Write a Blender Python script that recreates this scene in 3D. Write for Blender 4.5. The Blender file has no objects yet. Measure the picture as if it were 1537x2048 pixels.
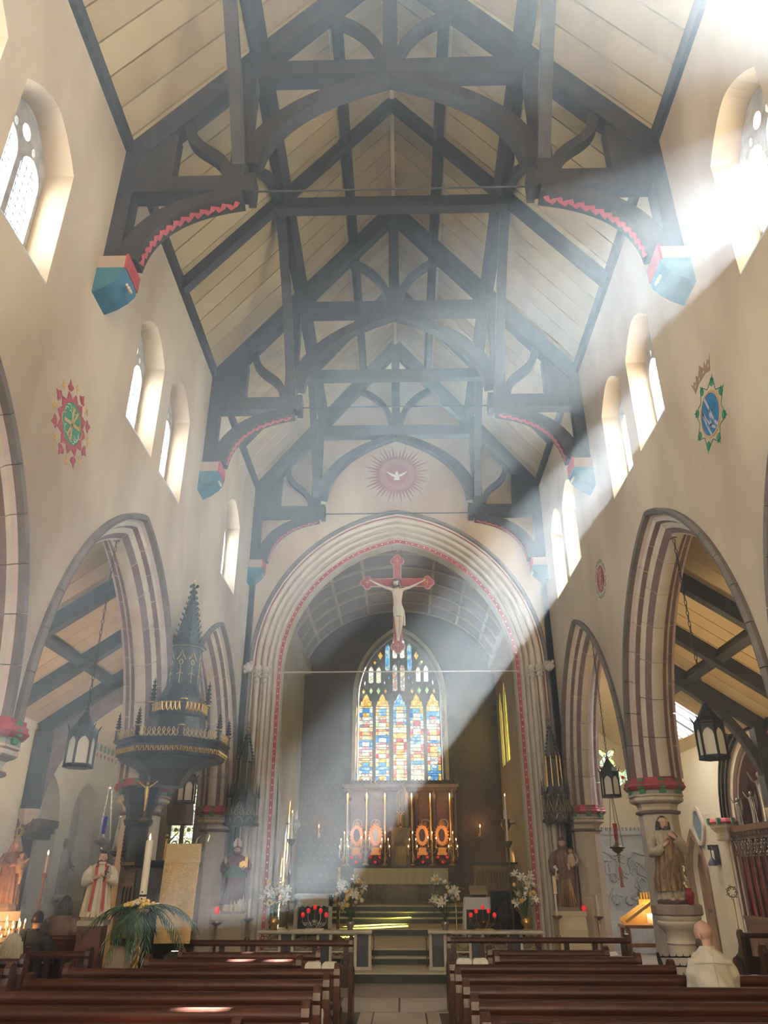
import bpy, bmesh, math, random
from mathutils import Vector, Matrix, geometry
random.seed(7)
PI = math.pi
sc = bpy.context.scene
COL = sc.collection

# ---------------------------------------------------------------- camera
cam_d = bpy.data.cameras.new('camera'); cam = bpy.data.objects.new('camera', cam_d); COL.objects.link(cam)
cam_d.sensor_fit = 'HORIZONTAL'; cam_d.sensor_width = 36.0; cam_d.lens = 1490 / 1537 * 36
cam_d.clip_start = 0.05; cam_d.clip_end = 300
cam.location = (0.07, 0.0, 1.75)
cam.rotation_euler = (math.radians(90 + 25.9776), 0, math.radians(1.3306))
sc.camera = cam

# ---------------------------------------------------------------- view, world, sun
sc.view_settings.view_transform = 'Standard'; sc.view_settings.look = 'None'
sc.view_settings.gamma = 1.0; sc.view_settings.use_curve_mapping = False
sc.view_settings.exposure = -0.52
w = bpy.data.worlds.new('sky'); sc.world = w; w.use_nodes = True
bg = w.node_tree.nodes['Background']
bg.inputs[0].default_value = (0.88, 0.94, 1.0, 1); bg.inputs[1].default_value = 13.0; w.cycles.sampling_method = 'NONE'
sun_d = bpy.data.lights.new('sun', 'SUN'); sun_d.energy = 1080.0; sun_d.angle = math.radians(0.6)
sun_d.color = (1.0, 0.96, 0.90)
sun = bpy.data.objects.new('sun', sun_d); COL.objects.link(sun)
SUN_DIR = Vector((0.715, 0.640, 0.960)).normalized()
sun.rotation_euler = SUN_DIR.to_track_quat('Z', 'Y').to_euler(); sun.location = (20, 20, 30)

def lamp(name, kind, loc, energy, color, size=0.1, rot=None, **kw):
    d = bpy.data.lights.new(name, kind); d.energy = energy; d.color = color
    if kind == 'AREA': d.size = size
    else: d.shadow_soft_size = size
    for k, v in kw.items(): setattr(d, k, v)
    o = bpy.data.objects.new(name, d); COL.objects.link(o); o.location = loc
    if rot: o.rotation_euler = rot
    return o
SKY_L = 70.0
def daylight(loc, sx, sy, normal, L=SKY_L, col=(.95, .96, 1.0)):
    """area lamp standing in for sky light at a window opening (sx wide, sy high), facing along normal"""
    d = bpy.data.lights.new('window_daylight', 'AREA'); d.shape = 'RECTANGLE'; d.size = sx; d.size_y = sy
    d.energy = math.pi * sx * sy * L; d.color = col
    o = bpy.data.objects.new('window_daylight', d); COL.objects.link(o); o.location = loc
    z = -Vector(normal).normalized(); y = Vector((0, 0, 1)) if abs(z.z) < .9 else Vector((0, 1, 0)); x = y.cross(z).normalized(); y = z.cross(x)
    o.rotation_euler = Matrix((x, y, z)).transposed().to_euler()
    return o
sc.cycles.use_denoising = True
sc.cycles.max_bounces = 5; sc.cycles.diffuse_bounces = 3; sc.cycles.glossy_bounces = 3
sc.cycles.transmission_bounces = 4; sc.cycles.transparent_max_bounces = 10; sc.cycles.volume_bounces = 0
sc.cycles.sample_clamp_indirect = 10.0; sc.cycles.caustics_reflective = False; sc.cycles.caustics_refractive = False
sc.cycles.use_adaptive_sampling = True; sc.cycles.adaptive_threshold = 0.08; sc.cycles.adaptive_min_samples = 16; sc.cycles.time_limit = 1000

# ---------------------------------------------------------------- materials
MATS = {}
def mat(name, c1=(.5, .5, .5), c2=None, scale=4.0, rough=.6, metal=0., bump=0., bscale=None, stretch=(1, 1, 1), emit=0., ecol=None, kind='noise', detail=4, lo=.35, hi=.65, spec=.5):
    if name in MATS: return MATS[name]
    m = bpy.data.materials.new(name); m.use_nodes = True; MATS[name] = m
    nt = m.node_tree; n = nt.nodes; l = nt.links; b = n['Principled BSDF']
    b.inputs['Base Color'].default_value = (*c1, 1); b.inputs['Roughness'].default_value = rough
    b.inputs['Metallic'].default_value = metal; b.inputs['Specular IOR Level'].default_value = spec
    if emit:
        m.cycles.emission_sampling = 'NONE'
        b.inputs['Emission Color'].default_value = (*(ecol or c1), 1); b.inputs['Emission Strength'].default_value = emit
    if c2 or bump:
        tc = n.new('ShaderNodeTexCoord'); mp = n.new('ShaderNodeMapping'); mp.inputs['Scale'].default_value = stretch
        l.new(tc.outputs['Object'], mp.inputs['Vector'])
    if c2:
        if kind == 'noise':
            t = n.new('ShaderNodeTexNoise'); t.inputs['Scale'].default_value = scale; t.inputs['Detail'].default_value = detail
            out = t.outputs['Fac']
        else:
            t = n.new('ShaderNodeTexVoronoi'); t.inputs['Scale'].default_value = scale; out = t.outputs['Distance']
        r = n.new('ShaderNodeValToRGB'); r.color_ramp.elements[0].color = (*c1, 1); r.color_ramp.elements[1].color = (*c2, 1)
        r.color_ramp.elements[0].position = lo; r.color_ramp.elements[1].position = hi
        l.new(mp.outputs[0], t.inputs['Vector']); l.new(out, r.inputs[0]); l.new(r.outputs[0], b.inputs['Base Color'])
    if bump:
        t2 = n.new('ShaderNodeTexNoise'); t2.inputs['Scale'].default_value = bscale or scale * 3; t2.inputs['Detail'].default_value = 5
        bp = n.new('ShaderNodeBump'); bp.inputs['Strength'].default_value = bump; bp.inputs['Distance'].default_value = .02
        l.new(mp.outputs[0], t2.inputs['Vector']); l.new(t2.outputs['Fac'], bp.inputs['Height']); l.new(bp.outputs[0], b.inputs['Normal'])
    return m
def glass(name, c1, c2=None, scale=9., lead=0., gloss=.04, k=1.4):
    """window glass: lets light through, tinted; optional painted second colour and lead lines"""
    if name in MATS: return MATS[name]
    f2 = lambda c: tuple(math.sqrt(v * k) for v in c)      # light crosses two faces of each pane
    c1 = f2(c1); c2 = [f2(c) for c in c2] if c2 else None
    m = bpy.data.materials.new(name); m.use_nodes = True; MATS[name] = m
    nt = m.node_tree; n = nt.nodes; l = nt.links; n.remove(n['Principled BSDF']); o = n['Material Output']
    tr = n.new('ShaderNodeBsdfTransparent'); gl = n.new('ShaderNodeBsdfGlossy'); gl.inputs['Roughness'].default_value = .15
    mx = n.new('ShaderNodeMixShader'); mx.inputs[0].default_value = gloss
    l.new(tr.outputs[0], mx.inputs[1]); l.new(gl.outputs[0], mx.inputs[2]); l.new(mx.outputs[0], o.inputs[0])
    tr.inputs[0].default_value = (*c1, 1)
    if c2:
        tc = n.new('ShaderNodeTexCoord'); v = n.new('ShaderNodeTexVoronoi'); v.inputs['Scale'].default_value = scale
        r = n.new('ShaderNodeValToRGB'); r.color_ramp.interpolation = 'CONSTANT'
        cs = [c1] + list(c2)
        while len(r.color_ramp.elements) < len(cs): r.color_ramp.elements.new(.5)
        for i, c in enumerate(cs): r.color_ramp.elements[i].position = i / len(cs); r.color_ramp.elements[i].color = (*c, 1)
        sp = n.new('ShaderNodeSeparateColor')
        l.new(tc.outputs['Object'], v.inputs['Vector']); l.new(v.outputs['Color'], sp.inputs[0]); l.new(sp.outputs[0], r.inputs[0])
        col = r.outputs[0]
        if lead:
            v2 = n.new('ShaderNodeTexVoronoi'); v2.feature = 'DISTANCE_TO_EDGE'; v2.inputs['Scale'].default_value = scale
            l.new(tc.outputs['Object'], v2.inputs['Vector'])
            g = n.new('ShaderNodeMath'); g.operation = 'GREATER_THAN'; g.inputs[1].default_value = lead; l.new(v2.outputs[0], g.inputs[0])
            mm = n.new('ShaderNodeMix'); mm.data_type = 'RGBA'; mm.inputs[6].default_value = (.002, .002, .002, 1)
            l.new(g.outputs[0], mm.inputs[0]); l.new(col, mm.inputs[7]); col = mm.outputs[2]
        l.new(col, tr.inputs[0])
    return m

# ---------------------------------------------------------------- mesh helpers
class MB:
    def __init__(s): s.v = []; s.f = []; s.m = []
    def add(s, vs, fs, mi=0):
        o = len(s.v); s.v += [tuple(p) for p in vs]
        for f in fs: s.f.append(tuple(i + o for i in f)); s.m.append(mi)
        return s
    def box(s, x0, x1, y0, y1, z0, z1, mi=0):
        return s.add([(x0, y0, z0), (x1, y0, z0), (x1, y1, z0), (x0, y1, z0), (x0, y0, z1), (x1, y0, z1), (x1, y1, z1), (x0, y1, z1)],
                     [(0, 3, 2, 1), (4, 5, 6, 7), (0, 1, 5, 4), (1, 2, 6, 5), (2, 3, 7, 6), (3, 0, 4, 7)], mi)
    def cbox(s, c, d, mi=0):
        return s.box(c[0] - d[0] / 2, c[0] + d[0] / 2, c[1] - d[1] / 2, c[1] + d[1] / 2, c[2] - d[2] / 2, c[2] + d[2] / 2, mi)
    def bar(s, p, q, w, h, up=(0, 0, 1), mi=0, w2=None, h2=None):
        p = Vector(p); q = Vector(q); d = (q - p).normalized(); a = d.cross(Vector(up))
        if a.length < 1e-4: a = d.cross(Vector((1, 0, 0)))
        a.normalize(); b = a.cross(d).normalized(); vs = []
        for c, ww, hh in ((p, w, h), (q, w2 or w, h2 or h)):
            for i, j in ((-1, -1), (1, -1), (1, 1), (-1, 1)): vs.append(c + a * ww / 2 * i + b * hh / 2 * j)
        return s.add(vs, [(0, 1, 2, 3), (7, 6, 5, 4), (0, 4, 5, 1), (1, 5, 6, 2), (2, 6, 7, 3), (3, 7, 4, 0)], mi)
    def tube(s, path, r, n=8, mi=0, cap=True, sx=1.0):
        P = [Vector(p) for p in path]; k = len(P); R = r if isinstance(r, (list, tuple)) else [r] * k
        vs = []; up = Vector((0.137, 0.29, 0.95))
        a = None
        for i in range(k):
            t = (P[min(i + 1, k - 1)] - P[max(i - 1, 0)])
            if t.length < 1e-7: t = Vector((0, 0, 1))
            t.normalize()
            if a is None: a = t.cross(up); 
            else: a = a - t * a.dot(t)
            if a.length < 1e-5: a = t.cross(Vector((1, 0, 0)))
            a.normalize(); b = t.cross(a)
            for j in range(n):
                an = 2 * PI * j / n; vs.append(P[i] + (a * math.cos(an) * sx + b * math.sin(an)) * R[i])
        fs = [(i * n + j, i * n + (j + 1) % n, (i + 1) * n + (j + 1) % n, (i + 1) * n + j) for i in range(k - 1) for j in range(n)]
        if cap: fs += [tuple(range(n - 1, -1, -1)), tuple(range((k - 1) * n, k * n))]
        return s.add(vs, fs, mi)
    def lathe(s, prof, n=12, c=(0, 0, 0), mi=0, a0=0., cap=True, sx=1., sy=1.):
        vs = [(c[0] + r * sx * math.cos(a0 + 2 * PI * j / n), c[1] + r * sy * math.sin(a0 + 2 * PI * j / n), c[2] + z) for r, z in prof for j in range(n)]
        k = len(prof)
        fs = [(i * n + j, i * n + (j + 1) % n, (i + 1) * n + (j + 1) % n, (i + 1) * n + j) for i in range(k - 1) for j in range(n)]
        if cap: fs += [tuple(range(n - 1, -1, -1)), tuple(range((k - 1) * n, k * n))]
        return s.add(vs, fs, mi)
    def ball(s, c, r, nu=8, nv=6, mi=0):
        if not isinstance(r, (tuple, list)): r = (r, r, r)
        vs = [(c[0], c[1], c[2] - r[2])]
        for i in range(1, nv):
            t = PI * i / nv - PI / 2
            for j in range(nu):
                a = 2 * PI * j / nu; vs.append((c[0] + r[0] * math.cos(t) * math.cos(a), c[1] + r[1] * math.cos(t) * math.sin(a), c[2] + r[2] * math.sin(t)))
        vs.append((c[0], c[1], c[2] + r[2])); T = len(vs) - 1
        fs = [(0, 1 + (j + 1) % nu, 1 + j) for j in range(nu)]
        for i in range(nv - 2):
            for j in range(nu):
                a = 1 + i * nu + j; b = 1 + i * nu + (j + 1) % nu; fs.append((a, b, b + nu, a + nu))
        o = 1 + (nv - 2) * nu
        fs += [(o + j, o + (j + 1) % nu, T) for j in range(nu)]
        return s.add(vs, fs, mi)
    def prism(s, poly, fn, d0, d1, mi=0, side=None):
        """poly: 2-D outline; fn(u,v,d)->xyz"""
        n = len(poly); vs = [fn(u, v, d0) for u, v in poly] + [fn(u, v, d1) for u, v in poly]
        s.add(vs, [tuple(range(n)), tuple(range(2 * n - 1, n - 1, -1))], mi)
        return s.add(vs, [(i, i + n, (i + 1) % n + n, (i + 1) % n) for i in range(n)], mi if side is None else side)
    def plate(s, outer, holes, fn, d0, d1, mi=0, side=None, holes_back=None, back=True):
        """flat plate with holes: front at d0, back at d1 (holes may change size towards the back)"""
        side = mi if side is None else side
        for loops, d, flip in ((([outer] + holes), d0, 0), (([outer] + (holes_back or holes)), d1, 1)):
            if flip and not back: continue
            tri = geometry.tessellate_polygon([[Vector((u, v, 0)) for u, v in L] for L in loops])
            flat = [p for L in loops for p in L]
            s.add([fn(u, v, d) for u, v in flat], [t if not flip else t[::-1] for t in tri], mi)
        for k, L in enumerate([outer] + holes):
            LB = L if k == 0 or not holes_back else holes_back[k - 1]
            n = len(L)
            s.add([fn(u, v, d0) for u, v in L] + [fn(u, v, d1) for u, v in LB], [(i, (i + 1) % n, (i + 1) % n + n, i + n) for i in range(n)], side)
        return s
    def build(s, name, mats, parent=None, loc=(0, 0, 0), smooth=False, rz=0, norm=True):
        me = bpy.data.meshes.new(name); me.from_pydata(s.v, [], s.f)
        if not isinstance(mats, (list, tuple)): mats = [mats]
        for m in mats: me.materials.append(m)
        if len(mats) > 1: me.polygons.foreach_set('material_index', s.m)
        if smooth: me.polygons.foreach_set('use_smooth', [True] * len(s.f))
        if norm:
            bm = bmesh.new(); bm.from_mesh(me); bmesh.ops.remove_doubles(bm, verts=bm.verts, dist=1e-5); bmesh.ops.recalc_face_normals(bm, faces=bm.faces); bm.to_mesh(me); bm.free()
        me.update()
        if smooth: 
            try: me.set_sharp_from_angle(angle=math.radians(50))
            except Exception: pass
        return link(name, me, parent, loc, rz)
def link(name, me, parent=None, loc=(0, 0, 0), rz=0):
    o = bpy.data.objects.new(name, me); COL.objects.link(o); o.location = loc
    if rz: o.rotation_euler = (0, 0, rz)
    if parent: o.parent = parent
    return o
def tag(o, label, cat, group=None, kind=None):
    o['label'] = label; o['category'] = cat
    if group: o['group'] = group
    if kind: o['kind'] = kind
    return o
def struct(o): o['kind'] = 'structure'; return o
def thing(name, label, cat, loc=(0, 0, 0), rz=0, group=None):
    o = bpy.data.objects.new(name, None); COL.objects.link(o); o.location = loc; o.rotation_euler = (0, 0, rz); o.empty_display_size = .1
    return tag(o, label, cat, group)
def kids(o): return [c for c in bpy.data.objects if c.parent == o]
def copy_tree(o, parent=None, label=None, loc=None, rz=None, _kids=None):
    if _kids is None:
        _kids = {}
        for c in bpy.data.objects:
            if c.parent: _kids.setdefault(c.parent.name, []).append(c)
    c = o.copy(); COL.objects.link(c); c.parent = parent
    if label: c['label'] = label
    if loc is not None: c.location = loc
    if rz is not None: c.rotation_euler = (0, 0, rz)
    for k in _kids.get(o.name, []): copy_tree(k, c, _kids=_kids)
    return c
def arch(a, h, d=0., n=10, u0=0., v0=0., jamb=None):
    """pointed arch, right springing -> apex -> left springing, offset d inward; jamb = extend straight down to this v"""
    R = (a * a + h * h) / (2 * a); c = R - a; r = R - d
    t = math.acos(max(-1, min(1, c / r))); pts = []
    for i in range(n + 1): an = t * i / n; pts.append((u0 - c + r * math.cos(an), v0 + r * math.sin(an)))
    pts += [(2 * u0 - u, v) for u, v in pts[-2::-1]]
    if jamb is not None: pts = [(pts[0][0], jamb)] + pts + [(pts[-1][0], jamb)]
    return pts
def lerp(a, b, t): return a + (b - a) * t
fX = lambda x: (lambda u, v, d: (d, u, v))      # plane at constant X: u=Y v=Z d=X
FY = lambda u, v, d: (u, d, v)                  # plane at constant Y: u=X v=Z d=Y
FX = lambda u, v, d: (d, u, v)
FZ = lambda u, v, d: (u, v, d)
# ---------------------------------------------------------------- palette
plaster = mat('plaster', (.36, .26, .165), (.60, .48, .33), .55, .85, bump=.35, bscale=2.2, stretch=(1, 1, .55), detail=7, lo=.30, hi=.60)
plaster_dk = mat('plaster_brown', (.40, .33, .25), (.47, .40, .31), 1.2, .85, bump=.25, bscale=3)
cream = mat('stone_cream', (.53, .445, .34), (.61, .525, .41), 3, .75, bump=.15, bscale=20)
sandst = mat('stone_sand', (.50, .42, .33), (.57, .49, .39), 4, .75, bump=.2, bscale=25)
pinkst = mat('stone_pink', (.50, .39, .37), (.55, .44, .41), 3, .75)
plum = mat('stone_plum', (.15, .088, .080), (.20, .122, .108), 3, .75)
hoodst = mat('stone_grey', (.115, .092, .083), (.165, .135, .12), 3, .8, bump=.2)
red = mat('paint_red', (.33, .035, .045), (.40, .055, .06), 5, .6)
green = mat('paint_green', (.03, .16, .05), (.05, .22, .08), 8, .6)
sage = mat('paint_sage', (.28, .31, .24), (.36, .37, .29), 5, .7)
roofb = mat('roof_board', (.40, .285, .135), (.47, .35, .178), 1.6, .8, bump=.12, stretch=(1, .35, 1))
roofg = mat('roof_batten', (.62, .49, .29), None, rough=.8)
timber = mat('dark_timber', (.014, .012, .013), (.032, .026, .025), 3, .6, bump=.25, bscale=30, stretch=(3, 3, .5))
leafred = mat('leaf_red', (.42, .07, .075))
blue = mat('paint_blue', (.03, .14, .22), (.045, .18, .27), 6, .6)
winstone = mat('window_stone', (.30, .27, .225), (.46, .42, .36), 7, .8, bump=.3, bscale=30)
lead = mat('lead', (.035, .035, .04), rough=.5)
clear = glass('clear_glass', (.62, .70, .75), [(.75, .80, .84), (.68, .78, .86)], 6., k=1.)
gold = mat('gilding', (.70, .48, .15), (.50, .31, .08), 20, .35, .85)
W = 3.6; WT = 0.7; WU = 0.42; XC = W + WT / 2
BAYS = [-5.55, -.55, 4.5, 9.55, 14.55]; PIERS = [-3.1, 2.0, 7.03, 12.05]
A0, H0, ZS = 2.45, 3.33, 3.05      # outer hood half span, rise, springing
YW, YE, YC = -8.0, 17.0, 27.0
# ---------------------------------------------------------------- floor
fl = MB().box(-7.3, 7.3, YW, YE + .2, -.15, -.012).build('floor', mat('floor_wood', (.055, .036, .028), (.085, .055, .042), 3, .5, bump=.1)); struct(fl)
slab = mat('floor_slab', (.34, .29, .245), (.42, .36, .31), 1.7, .45, bump=.08, bscale=9)
slabd = mat('floor_slab_brown', (.21, .16, .13), (.27, .21, .17), 2.5, .5)
for (x0, x1, y0, y1, m) in [(-.36, .36, 5.3, 7.1, slab), (-.36, .36, 7.12, 9.3, slab), (-.36, .36, 9.32, 11.45, slab), (-.36, .36, 11.47, 12.6, slab), (-.56, -.375, 5.3, 9.8, slabd), (.375, .56, 5.3, 9.8, slabd),
                            (-.56, -.375, 9.82, 12.6, slab), (.375, .56, 9.82, 12.6, slab), (-.9, -.02, 12.62, 14.0, slab), (0, .9, 12.62, 14.0, slab), (-1.6, 1.6, 14.02, 15.72, slabd),
                            (-.36, .36, 2.4, 5.28, slab), (-.56, -.375, 2.4, 5.28, slabd), (.375, .56, 2.4, 5.28, slabd)]:
    MB().box(x0 + .004, x1 - .004, y0 + .004, y1 - .004, -.012, 0).build('slab', m, fl)
# palm-frond drawing worn into the middle slab
wm = mat('worn_mark', (.085, .055, .04)); mb = MB()
for i in range(34):
    u = random.random(); x = -.28 + .5 * u; y = 7.9 - .55 * u + random.uniform(-.16, .16) * (1 - u * .4); a = random.uniform(-.9, .3)
    L = random.uniform(.03, .09); mb.bar((x, y, .0012), (x + L * math.cos(a), y + L * math.sin(a), .0012), .012, .002)
mb.build('worn_pattern', wm, fl)
# ---------------------------------------------------------------- clerestory windows
WINR = [(3.2, 4.3), (4.75, 5.9), (8.36, 9.47), (9.87, 11.0), (13.45, 14.6), (14.83, 15.95)]
WINL = [(3.2, 4.3), (4.7, 5.87), (8.36, 9.47), (9.87, 11.0), (14.15, 15.45)]
WINX = [(-6.7, -5.6), (-5.1, -4.0), (-1.9, -.8), (-.3, .8)]       # bays behind the camera
ZSILL, ZSPR, ZAPX = 7.3, 8.9, 9.27
def cl_loop(y0, y1, zs, sp, ap, n=5):
    a = (y1 - y0) / 2; c = (y0 + y1) / 2; h = ap - sp
    top = []
    for i in range(n + 1):                       # depressed pointed head
        t = i / n; top.append((c + a * (1 - t), sp + h * (1 - (1 - t) ** 1.7)))
    top += [(2 * c - u, v) for u, v in top[-2::-1]]
    return [(y0, zs), (y1, zs)] + top
def side_wall(sgn, wins, name):
    X0 = sgn * W; X1 = sgn * (W + WU)
    # outline with arcade arches cut out of the bottom edge (right to left along Y)
    outline = [(YW, 10.75), (YW, ZS)]
    for b in BAYS:
        up = arch(A0 - .03, H0 - .03, n=10, u0=b, v0=ZS)[::-1]
        outline += [p for p in up if YW < p[0] < YE]
    outline += [(YE, ZS), (YE, 10.75)]
    hi = [cl_loop(a, b, ZSILL, ZSPR, ZAPX) for a, b in wins]
    ho = [cl_loop(a + .11, b - .11, ZSILL + .2, ZSPR - .08, ZAPX - .08) for a, b in wins]
    mb = MB(); mb.plate(outline, hi, FX, X0, X1, 0, 0, ho)
    return struct(mb.build(name, plaster))
walls = {1: side_wall(1, WINX + WINR, 'wall_right'), -1: side_wall(-1, WINX + WINL, 'wall_left')}
# one clerestory window: stone tracery, two lights and a head, panes, leading, blue-white sloping sill
def clerestory(sgn, y0, y1, idx):
    a0, a1 = y0 + .11, y1 - .11; c = (a0 + a1) / 2; hw = (a1 - a0) / 2
    xo = sgn * (W + .27)
    zs = ZSILL + .2; outer = cl_loop(a0 - .02, a1 + .02, zs - .02, ZSPR - .08, ZAPX - .06)
    lw = hw - .075
    holes = []
    for s in (-1, 1):
        cc = c + s * (hw / 2 + .005); ar = arch(lw / 2, lw * .62, n=4, u0=cc, v0=ZSPR - .42); holes.append([(cc - lw / 2, zs + .07), (cc + lw / 2, zs + .07)] + ar)
    holes.append([(c + .085 * math.cos(t), ZSPR - .02 + .10 * math.sin(t)) for t in [2 * PI * i / 10 for i in range(10)]])
    for s in (-1, 1): holes.append([(c + s * .20 + .04 * math.cos(t), ZSPR - .10 + .06 * math.sin(t)) for t in [2 * PI * i / 6 for i in range(6)]])
    mb = MB(); mb.plate(outer, holes, FX, xo, xo + sgn * .14)
    win = struct(mb.build('window_%d' % idx, winstone))
    for k, h in enumerate(holes):
        MB().prism(h, FX, xo + sgn * .07, xo + sgn * .075).build('pane', clear, win)
        if k < 2:
            lb = MB(); u0, u1 = h[0][0], h[1][0]; v1 = max(p[1] for p in h)
            for i in range(1, 4): lb.bar((xo + sgn * .062, lerp(u0, u1, i / 4), zs + .07), (xo + sgn * .062, lerp(u0, u1, i / 4), v1 - .05), .008, .008)
            for i in range(1, 11): lb.bar((xo + sgn * .062, u0, lerp(zs, v1, i / 11)), (xo + sgn * .062, u1, lerp(zs, v1, i / 11)), .008, .008)
            lb.build('leading', lead, win)
    # splayed sill with a raised end stop
    sb = MB(); sb.add([(sgn * (W - .002), y0 + .01, ZSILL + .005), (sgn * (W - .002), y1 - .01, ZSILL + .005), (xo, a1, zs), (xo, a0, zs),
                       (sgn * (W - .002), y0 + .01, ZSILL - .02), (sgn * (W - .002), y1 - .01, ZSILL - .02), (xo, a1, zs - .03), (xo, a0, zs - .03)],
                      [(0, 1, 2, 3), (4, 7, 6, 5), (0, 4, 5, 1), (1, 5, 6, 2), (2, 6, 7, 3), (3, 7, 4, 0)])
    sb.build('sill', mat('sill_paint', (.60, .62, .62)), win)
    daylight((sgn * (W + WU + .03), c, (zs + ZAPX) / 2 - .05), 2 * hw + .04, ZAPX - zs, (-sgn, 0, 0)) 
k = 1
for sgn, L in ((1, WINX[2:] + WINR), (-1, WINX[2:] + WINL)):
    for y0, y1 in L: clerestory(sgn, y0, y1, k); k += 1
# ---------------------------------------------------------------- arcade arches: hood, two orders of voussoirs
# profile: (inward offset d, distance from nave face x), band material index
PROF1 = [(.085, .0), (.115, .045), (.165, .075), (.165, .12)]
def sweep_profile(prof, closed, a, h, u0, v0, t0, t1, X0, sgn, n=4, gap=.004, jamb=None):
    """solid swept along part t0..t1 (0..2, apex at 1) of an arch; prof = list of (d, x, matindex of face to next)"""
    mb = MB(); R = (a * a + h * h) / (2 * a); c = R - a; rows = []
    for i in range(n + 1):
        t = lerp(t0, t1, i / n); row = []
        for d, x, m in prof:
            r = R - d; tm = math.acos(c / r)
            if t <= 1: an = tm * t; u = u0 - c + r * math.cos(an)
            else: an = tm * (2 - t); u = u0 + c - r * math.cos(an)
            v = v0 + r * math.sin(an)
            row.append((X0 + sgn * x, u, v))
        rows.append(row)
    k = len(prof); vs = [p for r in rows for p in r]
    for j in range(k):
        j2 = (j + 1) % k
        mb.add([rows[i][q] for i in range(n + 1) for q in (j, j2)], [(2 * i, 2 * i + 1, 2 * i + 3, 2 * i + 2) for i in range(n)], prof[j][2])
    mb.add(rows[0], [tuple(range(k))], 0); mb.add(rows[-1], [tuple(range(k - 1, -1, -1))], 0)
    return mb
HOODP = [(0, .0, 0), (-.005, -.05, 0), (.03, -.085, 0), (.075, -.07, 0), (.085, .0, 0)]
def sym(half):   # mirror a nave-side profile to the aisle side through the wall centre
    return half + [(d, WT - x, m2) for (d, x, m), m2 in zip(half[::-1], [None] + [q[2] for q in half[-2::-1]])]
# materials: 0 cream 1 pink 2 plum 3 sand
half1 = [(.085, 0., 1), (.105, .05, 0), (.168, .07, 2), (.20, .15, 2)]
ord1 = half1 + [(.20, WT - .15, 2), (.168, WT - .07, 0), (.105, WT - .05, 1), (.085, WT, 0)]
half2 = [(.19, .13, 0), (.215, .16, 0), (.265, .19, 2), (.335, .265, 3), (.36, .30, 3)]
ord2 = half2 + [(.36, WT - .30, 3), (.335, WT - .265, 2), (.265, WT - .19, 0), (.215, WT - .16, 0), (.19, WT - .13, 0)]
arch_mats = [cream, pinkst, plum, sandst]
def arcade(sgn):
    first = None
    for b in BAYS[2:]:
        par = bpy.data.objects.new('arcade_arch', None); COL.objects.link(par); par.parent = walls[sgn]; par.location = (0, b, 0)
        if first is None:
            first = []
            NS = 9
            for half in (0, 1):
                for i in range(NS):
                    t0, t1 = half + i / NS, half + (i + 1) / NS
                    e = .0012
                    first.append(('hood_stone', sweep_profile(HOODP, 1, A0, H0, 0, ZS, t0 + e * (i > 0), t1 - e, sgn * W, sgn, 3).build('hood_stone', hoodst, par, smooth=True).data))
                    first.append(('voussoir', sweep_profile(ord1, 1, A0, H0, 0, ZS, t0 + e, t1 - e, sgn * W, sgn, 3).build('voussoir', arch_mats, par, smooth=True).data))
            NS = 7
            for half in (0, 1):
                for i in range(NS):
                    t0, t1 = half + i / NS, half + (i + 1) / NS
                    first.append(('voussoir', sweep_profile(ord2, 1, A0, H0, 0, ZS, t0 + .0012, t1 - .0012, sgn * W, sgn, 4).build('voussoir', arch_mats, par, smooth=True).data))
        else:
            for nm, me in first: link(nm, me, par)
    for b in BAYS[:2]:
        sweep_profile([(.0, 0, 0), (.36, .3, 0), (.36, WT - .3, 0), (0, WT, 0)], 1, A0, H0, b, ZS, 0, 2, sgn * W, sgn, 20).build('arcade_arch', cream, walls[sgn])
arcade(1); arcade(-1)
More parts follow.
